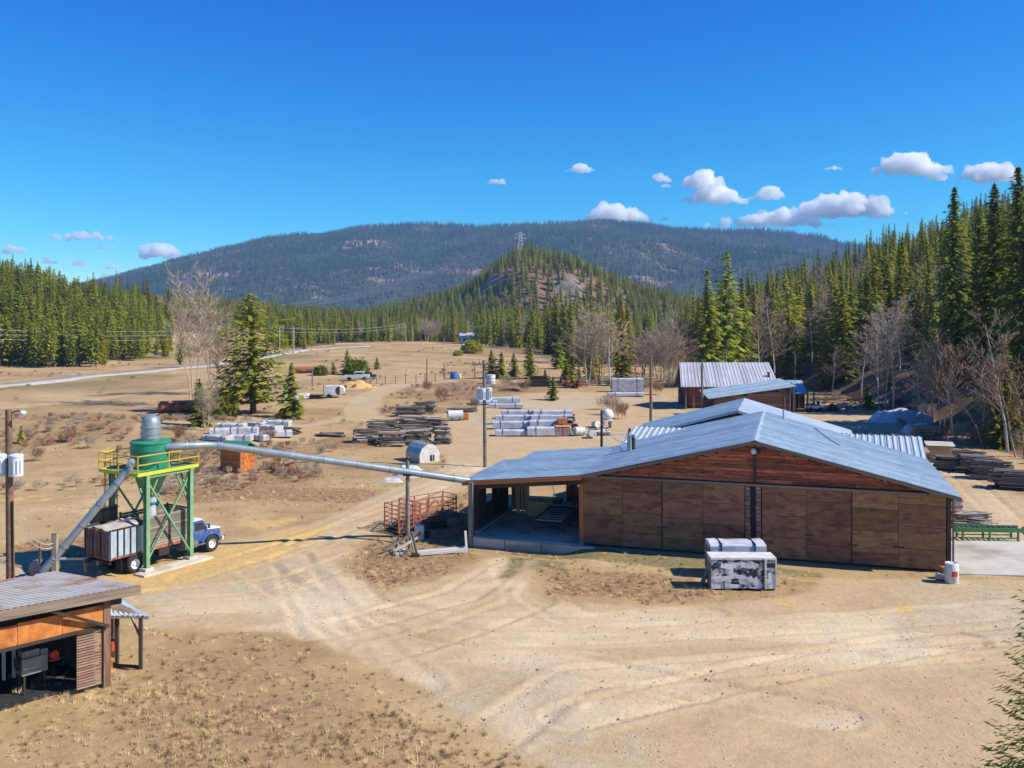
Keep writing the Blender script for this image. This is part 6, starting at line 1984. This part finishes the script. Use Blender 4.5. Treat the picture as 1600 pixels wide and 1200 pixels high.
# rusty culvert pipes
for px, row, L, r_, rz, lab in [(280, 644, 5.6, .82, .38, 'large rusty steel culvert pipe lying on the grass behind the thin sapling'), (478, 583, 5.4, .75, .0, 'dull red tank lying in the field right of the big round pine')]:
    p = at(px, row); t = thing("steel_pipe", lab, "pipe", p, rz)
    b = MB(); b.lathe([(r_, -L / 2), (r_, L / 2), (r_ - .05, L / 2), (r_ - .05, -L / 2), (r_, -L / 2)], 22) if row > 600 else b.lathe([(0, -L / 2 - .25), (r_ * .6, -L / 2 - .15), (r_, -L / 2), (r_, L / 2), (r_ * .6, L / 2 + .15), (0, L / 2 + .25)], 22)
    b.build("shell", M['rust'] if row > 600 else M['rustred'], t, True, (0, 0, r_)).rotation_euler = (0, math.radians(90), 0)
    for k in range(4):
        w = MB().lathe([(r_ + .005, -.04), (r_ + .03, -.03), (r_ + .03, .03), (r_ + .005, .04)], 22).build("band", M['rust'], t, True, (-L / 2 + .4 + (L - .8) * k / 3, 0, r_)); w.rotation_euler = (0, math.radians(90), 0)
    ubox("chock", M['darkwood'], t, (-1, -r_ * .7, .1), (.3, .3, .25)); ubox("chock", M['darkwood'], t, (1, -r_ * .7, .1), (.3, .3, .25))

# red cage trolleys beside the bay
def cage(label, p, rz, L, W, Hh):
    t = thing("steel_cage", label, "cage", p, rz, 'rusty red steel cages')
    for x_ in [(-.5 + k / 3) * L for k in range(4)]:
        for y_ in (-W / 2, W / 2): ubox("upright", M['rustred'], t, (x_, y_, Hh / 2 + .1), (.07, .07, Hh))
    for k in range(7):
        zz = .15 + Hh * k / 6.2
        for y_ in (-W / 2, W / 2): ubeam("bar", M['rustred'], t, (-L / 2, y_, zz), (L / 2, y_, zz), .045)
        for x_ in (-L / 2, L / 2): ubeam("bar", M['rustred'], t, (x_, -W / 2, zz), (x_, W / 2, zz), .045)
    for k in range(8): ubeam("mesh_wire", M['rustred'], t, ((-.5 + (k + .5) / 8) * L, -W / 2, .15), ((-.5 + (k + .5) / 8) * L, -W / 2, Hh), .025)
    ubeam("brace", M['rustred'], t, (-L / 2, -W / 2, .15), (0, -W / 2, Hh), .05); ubeam("brace", M['rustred'], t, (L / 2, -W / 2, .15), (0, -W / 2, Hh), .05)
    ubeam("roof_bar", M['rustred'], t, (-L / 2, -W / 2, Hh + .1), (L / 2, W / 2, Hh + .1), .05)
    b = MB(); b.box((0, 0, .12), (L, W, .06)); b.build("floor", M['darkwood'], t)
    for k in range(14): ubox("plank", M['slabwood'], t, (U(-.1, .1) * L, U(-.35, .35) * W, .2 + .05 * k), (L * U(.6, .85), .2, .05), (0, 0, U(-.15, .15)))
    return t


cage("larger rusty red cage on the right, loaded with boards, beside the open bay", at(669, 822), .72, 3.6, 1.5, 1.9)
cage("smaller rusty red cage on the left behind the duct pole", at(629, 830), .72, 1.7, 1.6, 1.75)


def barrel(label, p, r_, h_, col='dirtywhite', lab_mat=True):
    t = thing("barrel", label, "barrel", p)
    MB().lathe([(0, 0), (r_ * .96, 0), (r_, .03), (r_, h_ * .32), (r_ * 1.03, h_ * .34), (r_, h_ * .36), (r_, h_ * .64), (r_ * 1.03, h_ * .66), (r_, h_ * .68), (r_, h_ - .03), (r_ * .94, h_), (r_ * .9, h_ - .02), (0, h_ - .02)], 24).build("shell", M[col], t, True)
    if lab_mat:
        vs, n_ = [], 8
        for k in range(n_ + 1):
            a = -2.0 + .95 * k / n_
            for zz in (h_ * .36, h_ * .62): vs.append((math.cos(a) * (r_ + .008), math.sin(a) * (r_ + .008), zz))
        b = MB(); b.add(vs, [(2 * k, 2 * k + 1, 2 * k + 3, 2 * k + 2) for k in range(n_)]); b.build("label", M['redlabel'], t)
    ucyl("bung", M['dark'], t, (r_ * .5, 0, h_ - .02), (r_ * .5, 0, h_ + .02), .04)
    return t


barrel("white barrel with red label at the right front corner of the barn", at(1487, 910), .34, 1.02)
barrel("white barrel with faded red label at the foot of the duct pole", at(655, 843), .31, .92)
t = thing("bucket", "black bucket beside the barrel at the duct pole", "bucket", at(667, 840)); MB().lathe([(0, 0), (.17, 0), (.21, .38), (.19, .38), (.16, .03), (0, .03)], 18).build("pail", M['black'], t, True); ubeam("handle", M['dark'], t, (-.2, 0, .4), (.2, 0, .42), .02)
t = thing("red_box", "rust red box and white scrap behind the barrel at the barn corner", "box", at(1475, 905)); ubox("body", M['rust'], t, (.12, .2, .3), (.4, .4, .6)); ubox("scrap", M['dirtywhite'], t, (-.2, .1, .15), (.35, .2, .3), (.2, .3, 0)); ubox("plate", M['dark'], t, (-.1, -.2, .03), (.7, .35, .05))
# white channel frame lying on the grass, and a sawhorse
p = at(690, 866); t = thing("steel_channel", "long white steel channel frame with two upright ends on the grass by the bay", "frame", p, .30)
ubeam("channel", M['dirtywhite'], t, (-1.45, 0, .12), (1.5, 0, .12), .34, .1); ubeam("flange", M['dirtywhite'], t, (-1.45, -.16, .22), (1.5, -.16, .22), .04, .16); ubeam("flange", M['dirtywhite'], t, (-1.45, .16, .22), (1.5, .16, .22), .04, .16)
ubeam("upright", M['dirtywhite'], t, (1.5, 0, .1), (1.42, 0, 1.25), .12); ubeam("upright", M['greywood'], t, (-1.45, 0, .1), (-1.75, .1, 1.4), .13); ubox("foot", M['dark'], t, (-1.55, -.1, .1), (.4, .4, .2))
p = at(628, 862); t = thing("sawhorse", "grey wooden trestle with a slanting beam left of the white channel", "sawhorse", p, .5)
ubeam("beam", M['greywood'], t, (-1.2, 0, .25), (1.0, 0, 1.05), .16); ubeam("beam", M['paleboard'], t, (-.7, -.25, .15), (.9, -.2, .75), .12)
for x_, s in ((.6, -1), (.6, 1), (-.3, -1), (-.3, 1)): ubeam("leg", M['greywood'], t, (x_ * .9, .05 * s, .85 if x_ > 0 else .55), (x_, .42 * s, -.05), .08)
t = thing("rubble", "small pale pile of rubble under the trestle", "rubble", at(625, 866))
for k in range(14): ubox("stone", M['rock'] if k % 2 else M['paleboard'], t, (U(-.5, .5), U(-.35, .35), U(.04, .2)), (U(.12, .3), U(.1, .25), U(.1, .2)), (U(-.4, .4), U(-.4, .4), U(0, 3)))
t = thing("drain_pipe", "dark torn tarp roll leaning on the bay corner post", "roll", in_barn(-7.45, .2, -.5), BA); MB().path([(0, 0, 0), (-.15, .1, .5), (.0, .3, 1.2), (.2, .5, 1.9)], [.26, .2, .14, .09], 9).build("roll", M['black'], t, True); ubox("tie", M['darkwood'], t, (0, .28, 1.1), (.3, .3, .05))
# rusty plough like bits under the duct
p = at(440, 738); t = thing("old_plough", "rusty old farm implement with slanting bars under the duct", "implement", p, -.5)
ubeam("beam", M['rust'], t, (-1.6, 0, .15), (1.5, 0, 1.0), .1); ubeam("beam", M['rust'], t, (-.2, .5, .2), (.6, -.4, 1.2), .08); ubeam("drawbar", M['rust'], t, (1.5, 0, 1.0), (2.1, .1, .1), .08)
for x_ in (-.9, 0, .9):
    w = MB().lathe([(.0, .06), (.3, .02), (.42, -.03), (.42, -.05), (.3, -.01), (0, .03)], 16).build("disc", M['rust'], t, True, (x_, 0, .4)); w.rotation_euler = (math.radians(80), 0, .4)

# ------------------------------------------------------------------ right of the barn
p = at(1541, 843); t = thing("green_conveyor", "green steel conveyor lying beside the concrete pad right of the barn", "conveyor", p, -.06)
for y_ in (-.45, .45): ubeam("side_channel", M['convgreen'], t, (-2.1, y_, .68), (2.1, y_, .68), .08, .24)
for k in range(13): ucyl("roller", M['machinery'], t, (-1.95 + .32 * k, -.42, .7), (-1.95 + .32 * k, .42, .7), .06)
for x_ in (-1.6, 0, 1.7):
    for y_ in (-.45, .45): ubox("leg", M['convgreen'], t, (x_, y_, .3), (.1, .1, .6))
for y_ in (-.45, .45): ubeam("stretcher", M['convgreen'], t, (-1.6, y_, .2), (1.7, y_, .2), .06)
MB().lathe([(0, -.14), (.24, -.12), (.26, 0), (.24, .12), (0, .14)], 16).build("end_drum", M['rust'], t, True, (2.25, -.2, .62)).rotation_euler = (math.radians(90), 0, 0)
pile("board_heap", "fan of bleached scrap boards lying behind the green conveyor", "lumber pile", at(1518, 822), -.25, 2.8, 1.4, .95, M['paleboard'], 44, .16, .06, .35, wmat=M['slabwood'])
p = at(1494, 820); t = thing("orange_hopper", "orange and white drum hopper behind the barn's right corner", "hopper", p)
MB().lathe([(.0, .0), (.42, .0), (.44, .05), (.44, .9), (.40, .95), (.36, .95), (.36, .1), (0, .1)], 20).build("drum", M['orange'], t, True); ubox("crate", M['dirtywhite'], t, (.0, .3, 1.25), (.85, .6, .6)); ubox("lid", M['trim'], t, (0, .3, 1.58), (.95, .7, .06)); ubox("crate_band", M['rust'], t, (0, -.01, 1.2), (.87, .02, .2))

# ------------------------------------------------------------------ the red barn at the back and the two small buildings
p = at_y(1140, 136, 0)
p.x = (1076 - 800) * 136 / FP
rb = thing("red_barn", "long red walled barn with pale metal roof standing against the conifers", "barn", (p.x, 136, p.z), 0)
WL, WD = 12.6, 8.5
ev = pz(603, 136) - p.z; rg = pz(566.5, 140) - p.z
for nm, c, s in (("wall", (WL / 2 + .0, .2, ev / 2), (WL, .15, ev)), ("wall", (WL / 2, WD, ev / 2), (WL, .15, ev)), ("wall", (.08, WD / 2, ev / 2), (.15, WD - .4, ev)), ("wall", (WL - .08, WD / 2, ev / 2), (.15, WD - .4, ev))): ubox(nm, M['redwall'], rb, c, s)
for k in range(14): ubox("board", M['redplank'], rb, (WL / 2, .1, .14 + .26 * k), (WL - .05, .05, .24))
b = MB(); b.prism([(WL, .2, ev), (WL, WD, ev), (WL, WD / 2, rg - .1)], (-.12, 0, 0)); b.build("gable", M['redwall'], rb)
b = MB(); b.prism([(0.12, .2, ev), (0.12, WD, ev), (0.12, WD / 2, rg - .1)], (-.12, 0, 0)); b.build("gable", M['redwall'], rb)
M['roofpale'] = mk('bleached_metal_roof', (.50, .50, .53), (.60, .60, .63), (.5, .5, .5), .45, metal=.2, c3=(.42, .41, .43), s3=.3)
sheets(rb, M['roofpale'], (-.6, WD / 2, rg), (WL + .5, WD / 2, rg), (WL + .7, -.9, ev - .1), (-1.3, -.9, ev - .1), 1.0, 2)
sheets(rb, M['roofpale'], (WL + .5, WD / 2 + .02, rg), (-.6, WD / 2 + .02, rg), (-.4, WD + .8, ev - .1), (WL + .5, WD + .8, ev - .1), 1.0, 2)
for x_ in (-.9, .25): ubox("post", M['trim'], rb, (x_ + .4, -.5, ev / 2 - .1), (.22, .22, ev))
ubox("door", M['darkwood'], rb, (5.2, .02, 1.35), (2.6, .08, 2.7))
ubox("chimney", M['dark'], rb, (WL - .4, 1.2, ev + 1.5), (.3, .3, 1.0))
# brown shed in front
p = at_y(1176, 122, 0); x0_ = (1116 - 800) * 122 / FP; x1_ = (1236 - 800) * 122 / FP
z0 = hz(x0_, 122)
bs = thing("brown_shed", "brown board shed with blue mono pitch roof in front of the red barn", "shed", (x0_, 122, z0), 0)
Wd = x1_ - x0_
zl, zr = pz(622, 122) - z0, pz(606, 122) - z0
b = MB(); b.prism([(0, .1, -.3), (Wd, .1, -.3), (Wd, .1, zr), (0, .1, zl)], (0, .1, 0)); b.build("wall", M['redwall'], bs)
for (c_, zt) in ((.0, zl), (Wd - .1, zr)):
    b = MB(); b.box((c_ + .05, 3.2, zt / 2), (.1, 6.0, zt)); b.build("wall", M['redwall'], bs)
b = MB(); b.prism([(0, 6.2, -.3), (Wd, 6.2, -.3), (Wd, 6.2, zr), (0, 6.2, zl)], (0, .1, 0)); b.build("wall", M['redwall'], bs)
M['brownboard'] = mk('brown_log_siding', (.26, .11, .06), (.46, .24, .14), (3, 3, 3), .9, bump=.3, var=.35)
k = 0
while .05 + .28 * k < zr - .2:
    zz = .05 + .28 * k
    xs_ = 0 if zz + .3 < zl else max(0, (zz + .3 - zl) / (zr - zl) * Wd)
    if Wd - xs_ > .5: ubox("board", M['brownboard'], bs, ((xs_ + Wd) / 2, .05, zz + .14), (Wd - xs_ - .05, .07, .26))
    k += 1
sheets(bs, M['steel_roof'], (Wd + .5, 6.8, zr + .75), (Wd + .5, -.7, zr + .25), (-.9, -.7, zl - .05), (-.6, 6.8, zl + .45), 1.0, 2)
for x_ in (Wd - .9, Wd - .25, Wd + .3): ubox("post", M['trim'], bs, (x_, -.2, zr / 2), (.2, .2, zr))
t = thing("open_lean_shed", "dark open fronted shed with small blue roof right of the brown shed", "shed", (at_y(1240, 131).x, 131, hz(at_y(1240, 131).x, 131)), 0)
h_ = pz(612, 131) - t.location.z
for x_, y_ in ((.2, 0), (2.0, 0), (.2, 4), (2.0, 4), (2.9, 0)): ubox("post", M['trim'], t, (x_, y_, h_ / 2), (.22, .22, h_ + .4))
b = MB(); b.box((1.2, 4.1, h_ / 2), (3.4, .12, h_)); b.build("back_wall", M['darkwood'], t)
b = MB(); b.box((-.2, 2, h_ / 2), (.12, 4.2, h_)); b.build("side_wall", M['darkwood'], t)
sheets(t, M['steel_roof'], (-.4, 4.4, h_ + 1.3), (2.6, 4.4, h_ + 1.3), (1.7, -.8, h_ - .2), (-.4, -.8, h_ - .2), .9, 2)
ubeam("verge_board", M['darkwood'], t, (2.62, 4.4, h_ + 1.22), (3.2, -.4, h_ + .0), .08, .2)
machine("white_quad", "small white four wheeled buggy beside the dark open shed", "buggy", at(1272, 643), .05, [("body", 'white', (0, 0, .7), (2.1, 1.1, .45)), ("cargo_tray", 'dark', (-.8, 0, .95), (.8, 1.1, .12)), ("roof", 'white', (.1, 0, 1.55), (1.1, 1.1, .08)), ("windscreen", 'glass', (.6, 0, 1.2), (.05, 1.0, .6)), ("roll_post", 'dark', (-.4, .5, 1.2), (.06, .06, .7)), ("roll_post", 'dark', (-.4, -.5, 1.2), (.06, .06, .7)), ("seat", 'black', (-.1, 0, .98), (.5, .9, .2))], [], [(-.7, -.55, .34), (.7, -.55, .34), (-.7, .55, .34), (.7, .55, .34)])
p = at(1300, 642); t = thing("root_stump", "dark upturned stump and bleached log at the foot of the right bank", "stump", p)
MB().path([(-1.6, 0, .3), (-.5, .1, .45), (.8, 0, .5), (2.2, .2, .9)], [.28, .34, .4, .3], 9).build("log", M['paleboard'], t, True)
MB().lathe([(0, -.1), (.8, 0), (.9, .4), (.5, .8), (.2, 1.0), (0, 1.0)], 9).build("root_ball", M['darkwood'], t)
for k in range(7): ubeam("root", M['darkwood'], t, (0, 0, .5), (math.cos(k) * 1.1, math.sin(k) * 1.1, .3 + .15 * k), .1)
for k in range(9):
    p = at(1320 + 11 * k, 632 + U(-6, 8)); t = thing("boulder", "pale fallen log on the earth bank beyond the buggy", "log", p, U(-.6, .6), 'fallen logs on the right bank')
    MB().path([(-1.6, 0, .12), (0, .1, .2), (1.6, 0, .3)], [.14, .17, .12], 7).build("trunk_piece", M['paleboard'] if k % 2 else M['slabwood'], t, True); ubeam("stub", M['slabwood'], t, (.4, 0, .2), (.7, .3, .6), .07)

# ------------------------------------------------------------------ out in the field
machine("white_pickup", "white pickup truck parked by the sawdust mound in the field", "truck", at(558, 594), .05, [("body", 'white', (0, 0, .85), (5.0, 1.9, .65)), ("cab", 'white', (.5, 0, 1.45), (1.9, 1.7, .7)), ("side_window", 'glass', (.5, -.86, 1.5), (1.6, .04, .4)), ("windscreen", 'glass', (1.47, 0, 1.45), (.05, 1.5, .5)), ("bumper", 'machinery', (2.55, 0, .6), (.12, 1.9, .2)), ("bed", 'dark', (-1.5, 0, 1.19), (1.8, 1.6, .04))], [], [(-1.6, -.9, .38), (1.6, -.9, .38), (-1.6, .9, .38), (1.6, .9, .38)])
machine("white_van", "small white van on the valley road beyond the cottonwood", "van", at(350, 573), .9, [("body", 'white', (0, 0, 1.2), (4.4, 1.8, 1.5)), ("hood", 'white', (2.5, 0, .85), (.8, 1.7, .7)), ("windscreen", 'glass', (2.23, 0, 1.55), (.06, 1.5, .6)), ("side_window", 'glass', (1.3, -.92, 1.5), (1.3, .04, .5))], [], [(-1.3, -.85, .36), (1.9, -.85, .36), (-1.3, .85, .36), (1.9, .85, .36)])
machine("dark_car", "dark car nose just right of the white pickup", "car", at(577, 592), .2, [("body", 'dark', (0, 0, .65), (3.0, 1.7, .55)), ("cabin", 'dark', (-.2, 0, 1.1), (1.5, 1.5, .5)), ("side_window", 'glass', (-.2, -.76, 1.12), (1.3, .04, .35)), ("headlight", 'white', (1.5, -.6, .7), (.06, .3, .15))], [], [(-.9, -.8, .32), (.9, -.8, .32), (-.9, .8, .32), (.9, .8, .32)])
machine("camper_shell", "white round fronted trailer with dark open end by the spruce", "trailer", at(517, 621), .05, [("body", 'white', (.3, 0, 1.2), (2.6, 1.9, 1.5)), ("open_end", 'black', (-1.05, 0, 1.25), (.12, 1.7, 1.5)), ("drawbar", 'dark', (2.0, 0, .5), (1.0, .12, .1)), ("frame", 'dark', (0, 0, .42), (2.8, 1.5, .12))], [("nose", 'white', (1.55, -.95, 1.2), (1.55, .95, 1.2), .72)], [(-.2, -.95, .34), (-.2, .95, .34)])
heap("white_tarp", "long white tarp lying low left of the white trailer", "tarp", at(462, 621), 3.6, 1.0, .8, M['tarpwhite'], 21, ridge=.5)
pile("scrap_heap", "low dark scrap between the long white tarp and the trailer", "scrap", at(494, 623), .0, 3.0, 1.2, .7, M['darkwood'], 18, .25, .12, .4)
barrel("bright blue barrel pair standing in the field left of the utility pole", at(709, 592), .8, 1.5, 'blueplastic', False)
barrel("small white can beside the bright blue barrel in the field", at(718, 591), .35, .9, 'white', False)
barrel("pale blue white tank standing behind the utility pole", at(767, 600), .9, 1.9, 'cangrey', False)
machine("farm_house", "small white farm house with pale roof at the far end of the field", "house", at_y(733, 432), 0, [("wall", 'white', (0, 0, 1.6), (8, 6, 3.2)), ("window", 'glass', (-2, -3.02, 1.8), (1.4, .08, 1.2)), ("window", 'glass', (1.6, -3.02, 1.8), (1.4, .08, 1.2)), ("door", 'blue', (0, -3.02, 1.1), (1.0, .08, 2.1))])
b = MB(); b.prism([(-4.5, -3.5, 3.1), (-4.5, 3.5, 3.1), (-4.5, 0, 5.0)], (9, 0, 0)); b.build("roof", M['roofpale'], [o for o in bpy.data.objects if o.name == "farm_house"][0])

# field fence: posts and wires along the near side of the meadow
fe = thing("wire_fence", "thin post and wire fence crossing the field beside the white pickup", "fence", at(590, 598))
f0 = Vector(fe.location); prev = None
for px, row in [(572, 602), (588, 600), (602, 600), (618, 600), (634, 599), (650, 598), (664, 597), (680, 597), (695, 596)]:
    p = at(px, row) - f0
    ubox("post", M['greywood'], fe, (p.x, p.y, p.z + .8), (.14, .14, 1.9))
    if prev is not None:
        for zz in (.5, .9, 1.4): ubeam("wire", M['wire'], fe, prev + Vector((0, 0, zz)), p + Vector((0, 0, zz)), .03)
    prev = p
for px, row, top, lab in [(694, 592, 566, 'thick grey fence post right of the wire fence'), (667, 600, 560, 'tall thin bare pole in the field left of the blue barrel'), (742, 592, 566, 'short grey pole left of the utility pole crossarm'), (488, 604, 576, 'thin pole in the grass near the small dark spruce')]:
    p = at(px, row); pole("field_pole", lab, p, pz(top, p.y), .14, M['greypole'])

# power line along the road: poles and wires
pts_ = []
rp = [(-260, 600, 480, 'far off wooden road pole outside the left edge'), (163, 562, 526, 'pale road pole at the foot of the left wooded hill'), (437, 556, 511, 'road pole right of the big round pine, left of two'), (459, 552, 510, 'road pole right of the big round pine, right of two'), (634, 536, 505, 'pale far road pole before the forest belt, left of two'), (645, 536, 507, 'pale far road pole before the forest belt, right of two')]
for px, row, top, lab in rp:
    p = at(px, row); tp = pz(top, p.y)
    o, h_ = pole("road_pole", lab, p, tp, .17, M['paleboard'], None, 'road side power poles')
    ubox("crossarm", M['greypole'], o, (0, 0, h_ - .5), (2.4, .12, .14))
    for k in (-1, 0, 1): ucyl("insulator", M['white'], o, (k, 0, h_ - .43), (k, 0, h_ - .2), .05)
    pts_.append(Vector((p.x, p.y, tp)))


def wire(label, a, c, sag, r_, group, name="power_cable"):
    n_ = 16
    b = MB()
    P_ = [Vector(a).lerp(Vector(c), k / n_) - Vector((0, 0, sag * 4 * (k / n_) * (1 - k / n_))) for k in range(n_ + 1)]
    b.path([q - P_[0] for q in P_], r_, 4, caps=False)
    return setp(b.build(name, M['wire'], None, False, P_[0]), label, 'power cable', group)


wn_ = ['top', 'middle', 'lower']
L0_ = Vector((-150, 200, hz(-150, 200) + 7.2))
for k in range(3):
    dz_ = Vector((0, 0, -.2 - 1.25 * k))
    wire('%s cable of the roadside line crossing in front of the left wooded hill' % wn_[k], Vector((-140, 232, 10.4)) + dz_, pts_[2] + dz_, 1.0, .03, 'roadside power cables on the left')
    if k < 2: wire('%s cable of the roadside line in front of the forest belt' % wn_[k], pts_[2] + dz_, pts_[4] + dz_, 1.4, .035, 'roadside power cables before the forest')
# cables from the left pole down to the shed posts
pl_ = at_y(17, 44)
for k in range(2):
    wire(['upper slack cable from the left utility pole down to the posts', 'lower slack cable from the left utility pole down to the posts'][k], (pl_.x + .3, pl_.y, 4.2 - .3 * k), tuple(at(84, 905) + Vector((0, 0, 1.9 - .2 * k))), .5, .025, 'slack cables at the left pole')
pm_ = at_y(940, 80)
wire('thin slack wire hanging from the dark mast to the barn roof', (pm_.x, pm_.y, 4.4), (*barn_xy(1.7, 7.2), 5.2), .5, .025, None)

# pylon on the knoll and its conductors
K = at_y(813, 897); ph = pz(362, 897) - K.z
py_ = thing("transmission_pylon", "steel lattice transmission pylon on top of the rocky knoll", "pylon", K, .2)
wd = lambda z: 3.6 * (1 - .72 * min(1, z / (ph * .72))) + .05
zs = [0, ph * .2, ph * .38, ph * .54, ph * .68, ph * .78, ph * .88]
for sx_ in (-1, 1):
    for sy_ in (-1, 1):
        P_ = [(sx_ * wd(z), sy_ * wd(z), z - (1 if z == 0 else 0)) for z in zs] + [(0, 0, ph)]
        MB().path(P_, .22, 4).build("leg", M['lattice'], py_)
for i in range(len(zs) - 1):
    a_, c_ = wd(zs[i]), wd(zs[i + 1])
    for s in (-1, 1):
        for (u0, u1) in (((-a_, s * a_, zs[i]), (c_, s * c_, zs[i + 1])), ((a_, s * a_, zs[i]), (-c_, s * c_, zs[i + 1])), ((s * a_, -a_, zs[i]), (s * c_, c_, zs[i + 1]))):
            ubeam("lattice_bar", M['lattice'], py_, u0, u1, .16)
for z_, w_ in ((ph * .72, 6.4), (ph * .90, 4.6)):
    ubeam("cross_arm", M['lattice'], py_, (-w_, 0, z_), (w_, 0, z_), .28, .28); ubeam("cross_arm", M['lattice'], py_, (-w_, 0, z_), (0, 0, z_ + 1.6), .18); ubeam("cross_arm", M['lattice'], py_, (w_, 0, z_), (0, 0, z_ + 1.6), .18)
far_ = Vector(((432 - 800) * 1250 / FP, 1250, pz(482, 1250)))
nm_ = ['lowest outer', 'lowest inner', 'middle outer', 'middle inner', 'upper outer', 'upper inner']
for k, (ox, oz) in enumerate([(-6, ph * .70), (6, ph * .70), (-2.4, ph * .70), (2.4, ph * .70), (-4.4, ph * .88), (4.4, ph * .88)]):
    wire('%s conductor of the long transmission line descending left from the knoll pylon' % nm_[k], K + Vector((ox, 0, oz)), far_ + Vector((ox, 0, oz - ph * .7)), 14, .32, 'transmission line conductors', 'transmission_cable')

# ------------------------------------------------------------------ clouds, far beyond the mountain
cm = bpy.data.materials.new("cloud_vapour")
cm.use_nodes = True
N, L = cm.node_tree.nodes, cm.node_tree.links
N.clear()
out = N.new("ShaderNodeOutputMaterial")
pv = N.new("ShaderNodeVolumePrincipled")
pv.inputs["Color"].default_value = (1, 1, 1, 1)
pv.inputs["Anisotropy"].default_value = 0.0
pv.inputs["Density"].default_value = 0.02
L.new(pv.outputs[0], out.inputs["Volume"])
ctex = bpy.data.textures.new("cloud_bumps", 'CLOUDS')
ctex.noise_scale = 62
ctex.noise_depth = 5


def cloud(px, row, w, h, label, seed, y=7600.0):
    k = y / FP
    W, Hh = w * k * 1.12, h * k * 1.15
    rr = random.Random(seed)
    b = bmesh.new()
    n = max(5, int(6 + w / 9))
    for i in range(n):
        t = (i + .5) / n * 2 - 1 + rr.uniform(-.08, .08)
        env = max(.25, (1 - abs(t) ** 2.2)) * rr.uniform(.55, 1.0)
        rad = Hh * .5 * env * rr.uniform(.8, 1.05)
        m_ = Matrix.Translation((t * (W / 2 - rad * .6), rr.uniform(-.5, .5) * Hh * .8, rad * .75 - Hh * .45 + rr.uniform(0, .25) * Hh * env)) @ Matrix.Diagonal((rad * 1.25, rad * 1.2, rad, 1))
        bmesh.ops.create_icosphere(b, subdivisions=2, radius=1, matrix=m_)
    me = bpy.data.meshes.new("cloud")
    b.to_mesh(me)
    b.free()
    me.materials.append(cm)
    o = link("cloud", me, None, ((px - 800) * k, y, pz(row, y)))
    rm = o.modifiers.new("skin", 'REMESH'); rm.mode = 'VOXEL'; rm.voxel_size = max(7, Hh / 16)
    dp = o.modifiers.new("bumps", 'DISPLACE'); dp.texture = ctex; dp.strength = Hh * .5; dp.mid_level = .5; dp.texture_coords = 'GLOBAL'
    setp(o, label, 'cloud', 'clouds over the mountains')
    return o


for k, (px, rw, w, h, lab) in enumerate([
        (1425, 254, 125, 36, 'long white cloud highest on the right, above the firs'), (1465, 276, 36, 13, 'small cloud wisp just under the long highest cloud'),
        (1548, 266, 96, 34, 'white cloud partly behind the tallest right edge fir'), (1302, 262, 34, 9, 'tiny flat cloud left of the long highest cloud'),
        (1318, 317, 170, 42, 'largest bright white cumulus over the right hillside'), (1205, 340, 180, 28, 'low wide cloud touching the mountain top left of the largest cumulus'),
        (1201, 301, 56, 20, 'small oval cloud above the low wide one'), (1098, 279, 66, 28, 'upper lump of the double cloud right of centre'),
        (1118, 301, 92, 32, 'lower lump of the double cloud right of centre'), (1034, 275, 30, 18, 'little round cloud left of the double cloud'),
        (1040, 290, 20, 7, 'smallest cloud scrap under the little round cloud'), (965, 331, 104, 33, 'bright cumulus resting on the mountain crest'),
        (905, 261, 46, 16, 'small cloud high above the mountain crest cumulus'), (776, 282, 32, 12, 'faint lone small cloud above the middle of the mountain'),
        (1040, 341, 24, 8, 'tiny cloud just above the crest right of the bright cumulus'), (250, 391, 84, 25, 'white cloud beside the left shoulder of the mountain'),
        (128, 367, 104, 16, 'long flat cloud above the left hill'), (165, 386, 42, 7, 'thin flat cloud under the long flat left one'),
        (22, 389, 52, 14, 'cloud at the left edge above the wooded hill'), (78, 407, 34, 11, 'small cloud low over the left hill trees'),
        (123, 410, 28, 11, 'second small cloud low over the left hill, nearer the mountain'), (172, 416, 22, 10, 'tiny cloud puff beside the mountain foot'),
        (172, 430, 62, 6, 'thin haze like cloud bank lying on the mountain foot')]):
    cloud(px, rw, w, h, lab, 300 + k)

# ------------------------------------------------------------------ the air between
hm = bpy.data.materials.new("haze_air")
hm.use_nodes = True
N, L = hm.node_tree.nodes, hm.node_tree.links
N.clear()
out = N.new("ShaderNodeOutputMaterial")
pv = N.new("ShaderNodeVolumePrincipled")
pv.inputs["Color"].default_value = (.27, .54, 1.0, 1)
pv.inputs["Density"].default_value = HAZE = 0.95e-4
pv.inputs["Anisotropy"].default_value = 0.0
L.new(pv.outputs[0], out.inputs["Volume"])
b = MB()
b.box((0, 2500, 232), (12400, 5400, 486))
setp(b.build("haze", hm), kind="stuff")
